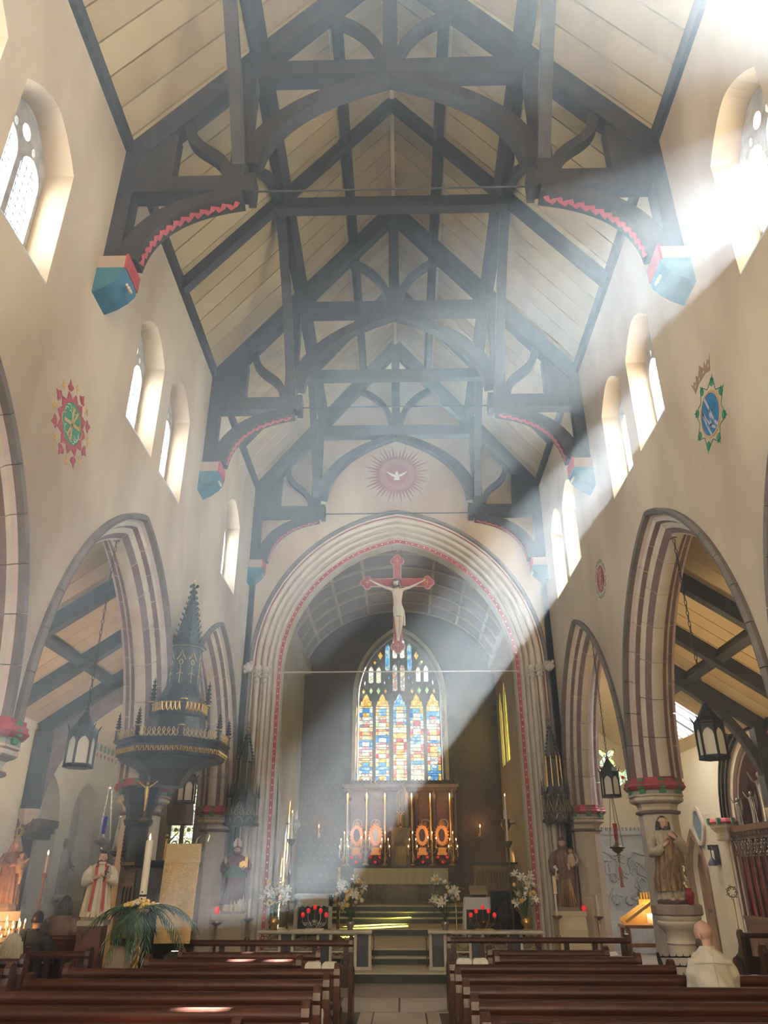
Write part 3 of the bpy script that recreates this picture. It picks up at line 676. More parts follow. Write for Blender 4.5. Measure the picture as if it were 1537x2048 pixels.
# aisle roofs: boards, rafters, purlin
SKY = (16.2, 19.2, 5.5, 6.7)      # rooflight in the right aisle: y0,y1,x0,x1
for s, sn in ((-1, 'left'), (1, 'right')):
    ar = MB()
    if s < 0: rects = [(3.7, 7.3, YW, YAE + .4)]
    else: rects = [(3.7, 7.3, YW, SKY[0]), (3.7, SKY[2], SKY[0], SKY[1]), (SKY[3], 7.3, SKY[0], SKY[1]), (3.7, 7.3, SKY[1], YAE + .4)]
    for x0, x1, y0, y1 in rects:
        vs = [aroof(s, x, y, o) for o in (-.06, -.22) for x, y in ((x0, y0), (x1, y0), (x1, y1), (x0, y1))]
        ar.add(vs, [(0, 1, 2, 3), (7, 6, 5, 4), (0, 4, 5, 1), (1, 5, 6, 2), (2, 6, 7, 3), (3, 7, 4, 0)])
    ao = struct(ar.build('ceiling_%s_aisle' % sn, roofg))
    y = 5.0
    while y < (15.0 if s < 0 else SKY[0] - .1):
        for x0, x1 in ((6.98, 5.84), (5.66, 4.32)):
            mb = MB(); vs = [aroof(s, x, yy, o) for o in (-.05, .004 + random.random() * .006) for x, yy in ((x0, y + .01), (x1, y + .01), (x1, y + .37), (x0, y + .37))]
            mb.add(vs, [(0, 1, 2, 3), (7, 6, 5, 4), (0, 4, 5, 1), (1, 5, 6, 2), (2, 6, 7, 3), (3, 7, 4, 0)]); mb.build('roof_board', random.choice(rb2), ao)
        y += .38
    for y, nm in ((7.4, 'first'), (9.3, 'second'), (11.3, 'third'), (13.1, 'fourth'), (14.7, 'fifth')):
        T = thing('aisle_rafter', '%s dark rafter of the %s aisle roof counted from the viewer' % (nm, sn), 'beam', (0, y, 0), group='aisle rafters')
        MB().bar(aroof(s, 4.25, 0, .13), aroof(s, 7.0, 0, .13), .17, .24, (-s * AS, 0, -1)).build('rafter', timber, T)
        if nm == 'fifth':
            MB().box(min(s * 6.98, s * 6.72), max(s * 6.98, s * 6.72), -.12, .12, 2.85, 4.25).build('wall_post', timber, T)
            if s > 0: curve_beam(quad((6.85, 3.2), (6.6, 4.5), (5.3, 5.25), 10), .16, .16).build('curved_brace', timber, T)
            MB().lathe([(.05, -.35), (.16, -.2), (.2, -.05), (.2, 0)], 8, (s * 6.85, 0, 2.85)).build('stone_corbel', sandst, T)
    b = MB(); b.bar(aroof(s, 5.75, YW, .09), aroof(s, 5.75, YAE if s < 0 else SKY[0], .09), .15, .18, (-s * AS, 0, -1)); tag(b.build('aisle_purlin', timber), 'long dark purlin under the %s aisle roof' % sn, 'beam')
# rooflight
frost = bpy.data.materials.new('obscured_glass'); frost.use_nodes = True; MATS['obscured_glass'] = frost; n_ = frost.node_tree.nodes; n_.remove(n_['Principled BSDF']); t_ = n_.new('ShaderNodeBsdfTranslucent'); t_.inputs[0].default_value = (.22, .25, .28, 1); frost.node_tree.links.new(t_.outputs[0], n_['Material Output'].inputs[0])
sk = struct(MB().bar(aroof(1, SKY[2], (SKY[0] + SKY[1]) / 2, -.1), aroof(1, SKY[3], (SKY[0] + SKY[1]) / 2, -.1), .04, .04).build('window_80', lead))
for i in range(8):
    yy = lerp(SKY[0], SKY[1], i / 7); MB().bar(aroof(1, SKY[2], yy, -.08), aroof(1, SKY[3], yy, -.08), .05, .08, (-AS, 0, -1)).build('glazing_bar', mat('white_bar', (.6, .6, .6)), sk)
    if i < 7:
        y2 = lerp(SKY[0], SKY[1], (i + 1) / 7); MB().add([aroof(1, x, q, -.12) for x, q in ((SKY[2], yy), (SKY[3], yy), (SKY[3], y2), (SKY[2], y2))], [(0, 1, 2, 3)]).build('pane', frost, sk)
nrm = Vector((-AS, 0, -1)).normalized()
daylight(aroof(1, 6.1, 17.7, -.25), 1.3, 3.0, nrm, 60)
# transverse arch across the left aisle
ta = MB(); a2 = 1.36
oo = arch(a2 + .35, 2.75, 0, 12, -5.65, 2.6); ii = arch(a2 + .35, 2.75, .40, 12, -5.65, 2.6)
tr = bpy.data.objects.new('trim_1', None); COL.objects.link(tr); tr.location = (0, 14.9, 0); struct(tr)
for (d0, d1, y0, y1, m) in ((0, .14, -.12, .12, plum), (.14, .27, -.06, .06, hoodst), (.27, .40, 0.02, .10, plum)):
    o = arch(a2 + .35, 2.75, d0, 12, -5.65, 2.6, .0)[1:]; i = arch(a2 + .35, 2.75, d1, 12, -5.65, 2.6, .0)[1:]; k = len(o)
    vs = [(u, y0, v) for u, v in o] + [(u, y0, v) for u, v in i] + [(u, y1 + .3, v) for u, v in o] + [(u, y1 + .3, v) for u, v in i]; fs = []
    for j in range(k - 1): fs += [(j, j + 1, k + j + 1, k + j), (2 * k + j, 3 * k + j, 3 * k + j + 1, 2 * k + j + 1), (j, 2 * k + j, 2 * k + j + 1, j + 1), (k + j, k + j + 1, 3 * k + j + 1, 3 * k + j)]
    MB().add(vs, fs).build('arch_order', m, tr)
ow = [(-7.0, 2.6)] + [] ; 
wa = [(-7.0, 6.4), (-7.0, 2.6)] + [(max(-7.0, u), v) for u, v in arch(a2 + .35, 2.75, .02, 12, -5.65, 2.6)[::-1] if u > -7.0 and u < -4.3] + [(-4.3, 2.6), (-4.3, 6.4)]
struct(MB().prism(wa, FY, 14.95, 15.25).build('wall_left_cross', wcream))
cbk = MB()
for z0, z1, r in ((2.35, 2.45, .22), (2.45, 2.55, .28), (2.55, 2.68, .34)): cbk.box(-7.0, -7.0 + r + .12, -.3, .45, z0, z1)
for q in range(10): cbk.ball((-6.75 + random.uniform(-.1, .12), -.28 + random.uniform(-.03, .03), 2.42 + random.uniform(0, .2)), .05, 6, 5)
cbk.build('carved_capital', hoodst, tr)
for s in (-1, 1):
    struct(MB().box(min(s * 3.6, s * 7), max(s * 3.6, s * 7), YE, YAE, -.15, -.01).build('floor_%s_chapel' % {1: 'right', -1: 'left'}[s], MATS['floor_slab']))
    # wall between chancel and side chapels
# painted frieze at the top of the left chapel wall
fz = MB()
for i in range(26):
    y = 15.4 + i * .25; fz.box(-6.985, -6.97, y, y + .12, 4.35, 4.6)
frz = fz.build('painted_frieze', mat('frieze_green', (.20, .27, .20))); tag(frz, 'green crenellated painted frieze high on the left chapel wall', 'frieze')
fr2 = MB()
for i in range(26):
    y = 15.45 + i * .25; fr2.ball((-6.975, y + .06, 4.25), (.01, .035, .05), 6, 5)
fr2.build('red_fleurons', leafred, frz)
# dark green rafters of the left chapel roof
for i in range(9):
    y = 15.6 + i * .75; tag(MB().bar((-7, y, 5.0), (-4.3, y, 6.1), .16, .16).build('chapel_rafter', mat('green_timber', (.075, .085, .065))), 'dark green rafter of the left chapel roof, %s from the arch' % ['first', 'second', 'third', 'fourth', 'fifth', 'sixth', 'seventh', 'eighth', 'ninth'][i], 'beam', 'left chapel rafters')
# outside ground
struct(MB().box(-60, 60, -60, 70, -.6, -.3).build('ground', mat('outside_ground', (.12, .13, .09), (.16, .15, .11), .5, .9)))
# ---------------------------------------------------------------- chancel shell
XH = 3.45; ZP = 8.6
diaper = mat('diaper_wall', (.095, .062, .036), (.12, .08, .045), 2.5, .75)
stair = mat('stair_marble', (.46, .42, .30), (.54, .50, .37), 3, .5); stairg = mat('stair_green', (.018, .028, .022), (.03, .04, .032), 4, .3)
oCL = [(YE, 0), (YC, 0), (YC, ZP + .2), (YE, ZP + .2)]
lh = [(19.6, .4), (22.9, .4)] + arch(1.65, 2.3, n=8, u0=21.25, v0=3.2)
cwl = struct(MB().plate(oCL, [lh], FX, -XH, -XH - .15).build('wall_chancel_left', plaster_dk))
rh = [(24.35, 5.0), (25.15, 5.0)] + arch(.4, .9, n=5, u0=24.75, v0=6.6); rh2 = [(25.55, 5.0), (26.25, 5.0)] + arch(.35, .8, n=5, u0=25.9, v0=6.6)
cwr = struct(MB().plate(oCL, [rh, rh2], FX, XH, XH + .15).build('wall_chancel_right', plaster_dk))
for i, h in enumerate((rh, rh2)):
    wn = struct(MB().plate(h, [[(lerp(u, sum(q[0] for q in h) / len(h), .12), lerp(v, 6., .04)) for u, v in h]], FX, XH + .05, XH + .12).build('window_%d' % (90 + i), winstone))
    MB().prism(h, FX, XH + .08, XH + .085).build('pane', glass('green_gold_glass', (.055, .052, .010), [(.075, .07, .015), (.04, .05, .01)], 6.), wn)
    c = (h[0][0] + h[1][0]) / 2; daylight((XH + .2, c, 6.0), .75, 2.2, (-1, 0, 0), 30)
EWo = [(-XH, .4), (XH, .4), (XH, ZP + .2)] + [(XH * math.cos(t), ZP + 2.2 * math.sin(t) ** .9) for t in [PI * i / 16 for i in range(1, 16)]] + [(-XH, ZP + .2)]
# great east window outline
EA, EZ0, EZS, EZA = 1.56, 4.66, 7.55, 9.98
ewin = [(-EA, EZ0), (EA, EZ0)] + arch(EA, EZA - EZS, n=12, v0=EZS)
ewin_i = [(-EA * .93, EZ0 + .05), (EA * .93, EZ0 + .05)] + arch(EA * .93, EZA - EZS - .12, n=12, v0=EZS)
cwe = struct(MB().plate(EWo, [ewin], FY, YC, YC + .7, holes_back=[ewin_i]).build('wall_chancel_east', diaper))
# small gilt diaper flowers painted over the east wall, both sides of the window
db = MB()
for i in range(-15, 16):
    for j in range(0, 22):
        x = i * .23 + (.115 if j % 2 else 0); z = 1.1 + j * .22
        if abs(x) > 3.4 or (abs(x) < 1.85 and z > .9): continue
        for k in range(4): db.ball((x + .02 * math.cos(k * PI / 2), YC - .003, z + .02 * math.sin(k * PI / 2)), (.013, .004, .013), 5, 3)
dd = db.build('diaper_flowers', mat('diaper_gilt', (.25, .16, .06)), cwe); dd['kind'] = 'stuff'
# hood round the window
o = arch(EA + .12, EZA - EZS + .16, 0, 14, 0, EZS, EZ0); i_ = arch(EA + .12, EZA - EZS + .16, .12, 14, 0, EZS, EZ0); k = len(o)
mb = MB(); vs = [(u, YC - .06, v) for u, v in o] + [(u, YC - .06, v) for u, v in i_] + [(u, YC + .02, v) for u, v in o] + [(u, YC + .02, v) for u, v in i_]; fs = []
for j in range(k - 1): fs += [(j, j + 1, k + j + 1, k + j), (j, 2 * k + j, 2 * k + j + 1, j + 1), (k + j, k + j + 1, 3 * k + j + 1, 3 * k + j)]
mb.add(vs, fs).build('window_hood', sandst, cwe)
# east window: tracery plate with its lights
LC = [-1.21, -.62, 0, .61, 1.2]; LWd = .235
holes = []
def zy(y): return 4.647 + (1562 - y) * .01605 + (1562 - y) ** 2 * 5.4e-6     # height of a row of the window
def zz(v): return zy(1260 + v / 6.4)
def xx(u): return (u / 6.4 + 690 - 797.5) * .0177
for c in LC: holes.append([(c - LWd, EZ0 + .04), (c + LWd, EZ0 + .04), (c + LWd, 7.25)] + [(c + .19, 7.32), (c + .20, 7.42), (c + .12, 7.46), (c + .07, 7.62), (c, 7.70), (c - .07, 7.62), (c - .12, 7.46), (c - .20, 7.42), (c - .19, 7.32)] + [(c - LWd, 7.25)])
def slot(u, v0, v1, w=30):     # upright tracery light with pointed head
    x = xx(u); hw = w / 6.4 * .0177; a, b = zz(v1), zz(v0); return [(x - hw, a + .03), (x, a), (x + hw, a + .03), (x + hw, b - .14), (x + hw * .6, b - .05), (x, b), (x - hw * .6, b - .05), (x - hw, b - .14)]
TR = []
for u, v0, v1, col in ((532, 140, 495, 'sky'), (825, 140, 495, 'sky'), (630, 60, 335, 'white'), (728, 60, 335, 'white'), (630, 400, 760, 'mix'), (730, 400, 760, 'mix'), (312, 430, 655, 'white'), (413, 435, 655, 'white'), (940, 435, 640, 'white'), (1043, 420, 640, 'white')): TR.append((slot(u, v0, v1), col))
def kite(u, v, w, h): x, z = xx(u), zz(v); w *= .0177 / 6.4; h *= .0177 / 6.4; return [(x - w, z), (x, z - h), (x + w, z), (x, z + h)]
for u, v, w, h, col in ((435, 295, 34, 60, 'gold'), (918, 295, 34, 60, 'gold'), (362, 385, 22, 32, 'gold'), (990, 375, 22, 32, 'gold'), (230, 650, 14, 40, 'pale'), (215, 755, 24, 38, 'gold'), (312, 750, 26, 46, 'green'), (410, 750, 26, 46, 'green'), (492, 645, 10, 30, 'pale'), (505, 755, 22, 34, 'gold'), (862, 645, 10, 30, 'pale'), (855, 755, 22, 34, 'gold'), (950, 745, 26, 46, 'green'), (1050, 745, 26, 46, 'green'), (1130, 645, 14, 40, 'pale'), (1145, 755, 22, 36, 'gold'), (548, 580, 16, 26, 'blue'), (812, 580, 16, 26, 'blue'), (680, 372, 10, 12, 'white')): TR.append((kite(u, v, w, h), col))
def inside(p):     # keep tracery holes inside the head of the window
    return True
holes += [h for h, c in TR]
frame_out = [(-EA * .945, EZ0 + .0), (EA * .945, EZ0 + .0)] + arch(EA * .945, EZA - EZS - .1, n=12, v0=EZS)
ew = struct(MB().plate(frame_out, holes, FY, YC + .30, YC + .44).build('window_east', mat('tracery_dark', (.16, .14, .115), (.21, .18, .15), 6, .8)))
k_ = .085
G = {'blue': glass('glass_blue', (.004, .035, .080), [(.010, .055, .095), (.004, .03, .07)], 16., .02),
     'sky': glass('glass_sky', (.012, .055, .085), [(.05, .075, .085), (.01, .045, .08), (.07, .08, .06)], 12., .02),
     'red': glass('glass_red', (.085, .006, .008), [(.07, .004, .010), (.10, .03, .012)], 16., .02),
     'gold': glass('glass_gold', (.11, .075, .008), [(.12, .10, .035), (.10, .05, .005)], 16., .02),
     'white': glass('glass_white', (.115, .11, .09), [(.12, .115, .10), (.10, .10, .06)], 14., .02),
     'pale': glass('glass_pale', (.11, .10, .055), [(.12, .115, .085), (.10, .07, .03), (.09, .10, .09)], 18., .02),
     'mix': glass('glass_mix', (.11, .10, .06), [(.10, .05, .01), (.11, .11, .09), (.09, .02, .02), (.03, .06, .08)], 22., .03),
     'green': glass('glass_green', (.07, .10, .035), [(.10, .11, .06), (.05, .09, .02)], 16., .02),
     'pink': glass('glass_pink', (.10, .035, .05), [(.11, .08, .07), (.08, .02, .04)], 16., .02)}
for h, col in TR: MB().prism(h, FY, YC + .37, YC + .376).build('pane', G[col], ew)
# the five main lights: rows of painted panels, listed bottom to top, three panes to a row
SC_A = ['mix pale mix', 'pale mix pale', 'white blue mix', 'blue sky blue', 'gold blue gold', 'pale gold pale', 'red pale red']
SC_B = ['pale gold pale', 'mix pale red', 'pink white mix', 'white pink blue', 'blue white blue', 'blue blue blue', 'gold pale gold', 'red gold red']
SC_C = ['gold pale gold', 'blue red green', 'white mix white', 'mix white mix', 'blue gold blue', 'white blue white', 'pale gold pale']
MIDL = ['gold pale gold', 'red gold red', 'red green red', 'pale gold mix', 'red pale red', 'gold white gold', 'pale gold pale', 'mix gold mix', 'red gold red', 'red white red', 'red gold red', 'pale red pale', 'gold gold gold', 'white white white', 'pale gold pale', 'sky red sky', 'sky pale sky', 'sky white sky', 'blue gold blue', 'sky gold sky']
RSC = ['pale red mix', 'mix pale red', 'white pale red', 'white sky pale', 'blue sky white', 'gold sky gold', 'red pale red']
LIGHTS = [SC_A + SC_B + SC_C, [('blue gold blue')] + SC_A[1:] + SC_B + ['pale white pale', 'green white gold', 'mix red mix', 'pale mix pale', 'gold sky gold', 'pale sky pale', 'gold pale gold'], MIDL,
          ['pale pale pale', 'mix pale mix', 'pale mix pale', 'sky blue sky', 'gold pale gold', 'red gold red'] + RSC + ['pale mix pale', 'sky red white', 'white red white', 'sky white sky', 'blue white sky', 'blue sky gold', 'pale gold pale'],
          ['white blue gold', 'blue blue gold', 'blue blue blue', 'gold sky gold', 'red pale red'] + ['pale mix red', 'mix gold mix', 'red gold sky', 'red mix red', 'sky blue sky', 'gold pale gold', 'red gold red'] + ['white pale mix', 'pale white red', 'white mix white', 'blue red blue', 'sky blue sky', 'gold pale gold']]
def clip_x(c): return (c - LWd, c + LWd)
for c, rows in zip(LC, LIGHTS):
    x0, x1 = clip_x(c); zb, zt = EZ0 + .04, 7.25; n = len(rows)
    wts = [random.uniform(.55, 1.5) for _ in rows]; cum = [sum(wts[:q]) / sum(wts) for q in range(n + 1)]
    for r, row in enumerate(rows):
        cols = row.split(); za, zb2 = lerp(zb, zt, cum[r]), lerp(zb, zt, cum[r + 1])
        sp = [-.05, .22, .78, 1.05]
        for q in range(3):
            MB().box(lerp(x0, x1, sp[q]) + .004, lerp(x0, x1, sp[q + 1]) - .004, YC + .37, YC + .376, za + .004, zb2 - .004).build('pane', G[cols[q]], ew, norm=False)
    hd = holes[LC.index(c)][2:]
    MB().prism(hd, FY, YC + .37, YC + .376).build('pane', G['sky' if c == 0 else 'gold'], ew)
    lb = MB()
    for r in range(1, n + 1): z = lerp(zb, zt, cum[r]); lb.box(x0, x1, YC + .355, YC + .39, z - .006, z + .006)
    for q in (.22, .78): lb.box(lerp(x0, x1, q) - .004, lerp(x0, x1, q) + .004, YC + .36, YC + .385, zb, zt)
    lb.build('leading', lead, ew)
# chancel vault with ribs
vm = mat('vault_board', (.235, .165, .155), (.275, .195, .18), 2, .7)
vr = mat('vault_rib', (.42, .33, .24), (.48, .38, .28), 4, .6)
def vz(u): return ZP + 2.15 * max(0, 1 - abs(u) ** 2.1) ** .62
U = [math.sin(PI / 2 * (i / 12)) for i in range(-12, 13)]
mb = MB(); vs = []
for y in (YE + .3, YC + .1): vs += [(u * (XH + .1), y, vz(u) + .03) for u in U]
for y in (YE + .3, YC + .1): vs += [(u * (XH + .1), y, vz(u) + .3) for u in U]
k = len(U)
vault = struct(mb.add(vs, [(j, j + 1, k + j + 1, k + j) for j in range(k - 1)] + [(2 * k + j, 3 * k + j, 3 * k + j + 1, 2 * k + j + 1) for j in range(k - 1)]).build('ceiling_chancel', vm, smooth=True))
UL = [-.97, -.86, -.62, -.33, 0, .33, .62, .86, .97]; YR = [17.9 + i * 1.14 for i in range(9)]
for a, b in zip(UL[:-1], UL[1:]):
    for y0, y1 in zip(YR[:-1], YR[1:]):
        pb = MB(); us = [lerp(a, b, t) for t in (.04, .35, .65, .96)]
        vs = [(u * XH, y, vz(u) + dz) for dz in (.04, .012) for y in (y0 + .05, y1 - .05) for u in us]
        pb.add(vs, [(j, j + 1, 4 + j + 1, 4 + j) for j in range(3)] + [(8 + j, 12 + j, 12 + j + 1, 8 + j + 1) for j in range(3)] + [(0, 8, 9, 1), (1, 9, 10, 2), (2, 10, 11, 3), (4, 5, 13, 12), (5, 6, 14, 13), (6, 7, 15, 14), (0, 4, 12, 8), (3, 11, 15, 7)])
        pb.build('vault_panel', vm, vault)
for y in YR:
    mb = MB(); us = [math.sin(PI / 2 * (i / 14)) * .985 for i in range(-14, 15)]
    for u0, u1 in zip(us[:-1], us[1:]): mb.bar((u0 * XH, y, vz(u0) - .01), (u1 * XH, y, vz(u1) - .01), .10, .10, (0, 1, 0))
    mb.build('vault_rib', vr, vault)
for u in UL[1:-1]: MB().bar((u * XH, YR[0], vz(u) - .005), (u * XH, YC, vz(u) - .005), .09, .08, (0, 0, 1)).build('vault_rib', vr, vault)
for s in (-1, 1): tag(MB().box(min(s * XH, s * (XH - .22)), max(s * XH, s * (XH - .22)), YE + .8, YC, ZP - .25, ZP + .1).build('cornice', vr), 'long moulded cornice at the foot of the %s side of the chancel vault' % {1: 'right', -1: 'left'}[s], 'cornice')
# mouldings of the blind arch on the left chancel wall
for d0, d1, x0, m in ((-.02, .08, -XH + .05, sandst), (.08, .2, -XH + .02, cream), (.2, .3, -XH - .03, hoodst)):
    arch_band(1.65, 2.3, 21.25, 3.2, d0, d1, 0, x0, -XH - .15, m, 'arch_band', cwl, jamb=.4)
rb_ = MB().box(-XH - .9, -XH - .8, 19, 23.6, .0, 6)
for q in ((18.9, 19.0), (23.5, 23.6)): rb_.box(-XH - .9, -XH - .14, q[0], q[1], .0, 6)
rb_.box(-XH - .9, -XH - .14, 18.9, 23.6, 5.9, 6.0); struct(rb_.build('wall_organ_recess', mat('recess_dark', (.12, .10, .075))))
# ---------------------------------------------------------------- chancel steps
fc = struct(MB().box(-XH, XH, YE + .5, YC, -.1, .26).build('floor_chancel', stair))
for y, z, x, y2 in ((15.72, .17, 3.3, 17.0), (17.01, .30, 2.76, 17.3), (17.31, .426, 2.76, YC), (20.71, .581, 2.6, YC), (22.79, .717, 2.3, YC), (23.32, .838, 2.2, YC), (23.96, .97, 2.1, YC)):
    MB().box(-x, x, y, y2, z - .17 if z < .2 else z - .2, z - .03).build('step_riser', stairg, fc)
    MB().box(-x, x, y - .03, y2, z - .03, z).build('step_tread', stair, fc)
MB().box(-XH, XH, 17.6, YC - .01, .2, .42).build('sanctuary_floor', stair, fc)
# ---------------------------------------------------------------- pews
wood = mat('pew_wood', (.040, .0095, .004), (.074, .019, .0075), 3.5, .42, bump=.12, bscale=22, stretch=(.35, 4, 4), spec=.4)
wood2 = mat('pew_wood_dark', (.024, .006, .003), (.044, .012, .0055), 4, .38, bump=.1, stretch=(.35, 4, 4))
endw = mat('pew_end_wood', (.048, .013, .006), (.090, .027, .012), 4, .35, bump=.12, bscale=18, stretch=(4, 4, .6))
END = [(-.03, 0), (.50, 0), (.50, .46), (.44, .56), (.30, .60), (.18, .66), (.11, .76), (.11, .84), (.135, .88), (.12, .93), (.09, .965), (.05, .985), (.005, .975), (-.025, .94), (-.035, .89), (-.02, .86), (-.03, .80)]
def bench_end(T, x):
    e = MB().prism(END, lambda u, v, d: (x + d, u, v), -.028, .028).build('bench_end', endw, T)
    MB().prism([(.06, .30), (.32, .30), (.32, .52), (.19, .60), (.06, .55)], lambda u, v, d: (x + d, u, v), -.036, .036).build('end_panel', wood2, e)
    return T
def pew(label, x0, x1, y, group='nave pews', openb=False, ends=(1, 1), kneel=True):
    T = thing('pew', label, 'pew', ((x0 + x1) / 2, y, 0), group=group); a, b = x0 - (x0 + x1) / 2, x1 - (x0 + x1) / 2
    rl = [(-.035, .865), (.04, .865), (.045, .90), (.03, .93), (.005, .94), (-.025, .935), (-.045, .91), (-.045, .885)]
    MB().prism(rl, lambda u, v, d: (d, u, v), a + .028, b - .028).build('top_rail', wood, T, smooth=True)
    if not openb:
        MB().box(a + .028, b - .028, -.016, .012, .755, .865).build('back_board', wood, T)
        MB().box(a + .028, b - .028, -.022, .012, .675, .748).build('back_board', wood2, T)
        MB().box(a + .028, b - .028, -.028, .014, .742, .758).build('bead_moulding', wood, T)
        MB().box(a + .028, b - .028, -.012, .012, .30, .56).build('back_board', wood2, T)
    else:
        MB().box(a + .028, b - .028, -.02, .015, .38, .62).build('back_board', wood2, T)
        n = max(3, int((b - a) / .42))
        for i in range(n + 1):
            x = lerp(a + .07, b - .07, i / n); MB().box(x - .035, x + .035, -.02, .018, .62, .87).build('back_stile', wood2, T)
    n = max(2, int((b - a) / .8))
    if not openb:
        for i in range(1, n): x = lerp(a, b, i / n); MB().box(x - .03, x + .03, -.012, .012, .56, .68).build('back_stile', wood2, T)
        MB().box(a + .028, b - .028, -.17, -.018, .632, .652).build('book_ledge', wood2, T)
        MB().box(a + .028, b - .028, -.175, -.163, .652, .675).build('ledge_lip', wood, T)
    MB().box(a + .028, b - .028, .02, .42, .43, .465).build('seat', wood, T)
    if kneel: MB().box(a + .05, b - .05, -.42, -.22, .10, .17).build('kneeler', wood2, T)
    if ends[0]: bench_end(T, a)
    if ends[1]: bench_end(T, b)
    return T
ordn = ['front', 'second', 'third', 'fourth', 'fifth', 'sixth', 'seventh', 'eighth']
LP = [(10.05, -2.55, -.93), (9.2, -2.68, -1.05), (8.35, -3.2, -.575), (7.52, -3.2, -.60), (6.74, -3.2, -.60), (6.0, -3.2, -.60), (5.27, -3.2, -.93)]
ll = ['short left pew, furthest forward behind the open frontal', 'short left pew in front of the sunlit one', 'long left pew with sunlit streaks along its top rail', 'left pew right behind the sunlit pew, also catching sun', 'left pew third back from the paschal candle stand', 'left pew second nearest the viewer in the frame', 'left pew at the very bottom edge of the picture']
for (y, a, b), l in zip(LP, ll): pew(l, a, b, y)
RP = [(10.4, 1.1, 2.5), (9.62, 1.1, 2.66), (8.78, .555, 2.76), (7.93, .56, 3.75), (7.1, .57, 3.75), (6.32, .57, 3.75), (5.5, .57, 3.75)]
rl_ = ['short right pew, furthest forward behind the open frontal', 'short right pew, second from the open frontal', 'right pew beside the white radiator, ending before the kneeling man', 'long right pew whose back hides the legs of the kneeling man', 'right pew just behind the kneeling man\'s row', 'right pew two rows behind the kneeling man', 'right pew at the bottom edge of the picture']
for (y, a, b), l in zip(RP, rl_): pew(l, a, b, y)
# open-backed frontals before the front rows
pew('open-backed wooden prayer frontal before the left pews', -2.95, -.66, 11.85, 'prayer frontals', True, kneel=False)
pew('open-backed wooden prayer frontal before the right pews', .72, 3.3, 12.45, 'prayer frontals', True, kneel=False)
# side aisle pews
for i, (y, a, b, l) in enumerate([(8.3, -6.6, -3.75, 'left aisle pew nearest the viewer, at the left edge'), (9.25, -6.6, -4.05, 'left aisle pew right behind the blonde woman'), (10.15, -4.42, -3.68, 'short left aisle pew beside the blonde woman'), (12.72, -5.55, -4.62, 'left aisle pew that the bowed woman sits in'), (13.75, -5.6, -4.7, 'left aisle pew in front of the bowed woman')]): pew(l, a, b, y, 'left aisle pews', i == 2)
bt = thing('bench', 'plain backless bench under the man in the black jacket', 'bench', (-5.4, 12.15, 0)); MB().box(-.55, .55, -.16, .16, .42, .46).build('seat', wood2, bt)
for x in (-.48, .48): MB().box(x - .03, x + .03, -.14, .14, 0, .42).build('leg', wood2, bt)
for i, (y, a, b, l) in enumerate([(9.6, 4.35, 5.6, 'open-backed right aisle pew beside the kneeling man'), (10.7, 4.5, 6.2, 'open-backed right aisle pew further forward'), (8.4, 4.4, 6.4, 'right aisle pew at the right edge')]): pew(l, a, b, y, 'right aisle pews', True)
# booklets on the ledges
paper = mat('paper', (.72, .70, .64)); 
bl = [(-1.9, 7.42, 'white leaflet on the ledge of the fourth left pew'), (-1.2, 7.42, 'small white leaflet on the fourth left pew ledge, nearer the aisle'), (-2.5, 6.64, 'white leaflet on the fifth left pew ledge, far from the aisle'), (-1.5, 6.64, 'pale booklet on the fifth left pew ledge'), (1.5, 7.83, 'white leaflet on the fourth right pew ledge, near the aisle'), (2.3, 7.83, 'white leaflet on the fourth right pew ledge, near the kneeling man'), (1.4, 7.0, 'white leaflet lying on the fifth right pew ledge near the aisle'), (2.0, 7.0, 'long white sheet on the fifth right pew ledge'), (2.6, 7.0, 'white sheet on the fifth right pew ledge behind the kneeling man'), (1.0, 6.22, 'white leaflet on the sixth right pew ledge'), (1.9, 6.22, 'white sheet in the middle of the sixth right pew ledge'), (-2.2, 5.9, 'white leaflet on the sixth left pew ledge')]
for x, y, l in bl:
    w_ = random.uniform(.14, .26)
    tag(MB().box(-w_ / 2, w_ / 2, -.06, .06, 0, .012).build('booklet', paper, loc=(x, y, .653), rz=random.uniform(-.1, .1)), l, 'booklet', 'booklets on pew ledges')
# ---------------------------------------------------------------- white radiators beside the pews
wmet = mat('radiator_white', (.70, .66, .58), (.76, .72, .65), 30, .5, bump=.3, bscale=60)
def radiator(label, x, y, zs=1.):
    T = thing('radiator', label, 'radiator', (x, y, 0), group='white column radiators')
    for i in range(2):
        c = (i - .5) * .175
        sec = MB()
        sec.prism([(c - .08, .10), (c + .08, .10), (c + .083, .90), (c + .075, .93), (c + .055, .945), (c - .055, .945), (c - .075, .93), (c - .083, .90)], lambda u, v, d: (u, d, v), -.05, .05)
        sb = sec.build('section', wmet, T)
        for k in range(3): MB().tube([(c - .05 + k * .05, -.058, .16), (c - .05 + k * .05, -.058, .86)], .017, 6).build('column', wmet, sb)
        MB().box(c - .06, c + .06, -.04, .04, .0, .10).build('foot', wmet, T)
    T.scale = (1, 1, zs); return T
radiator('white cast-iron radiator behind the sunlit left pew at the aisle', -.78, 8.93); radiator('white cast-iron radiator beside the right front pew at the aisle', .80, 9.33)
radiator('white cast-iron radiator standing between left pews near the viewer', -.76, 7.2, .82)
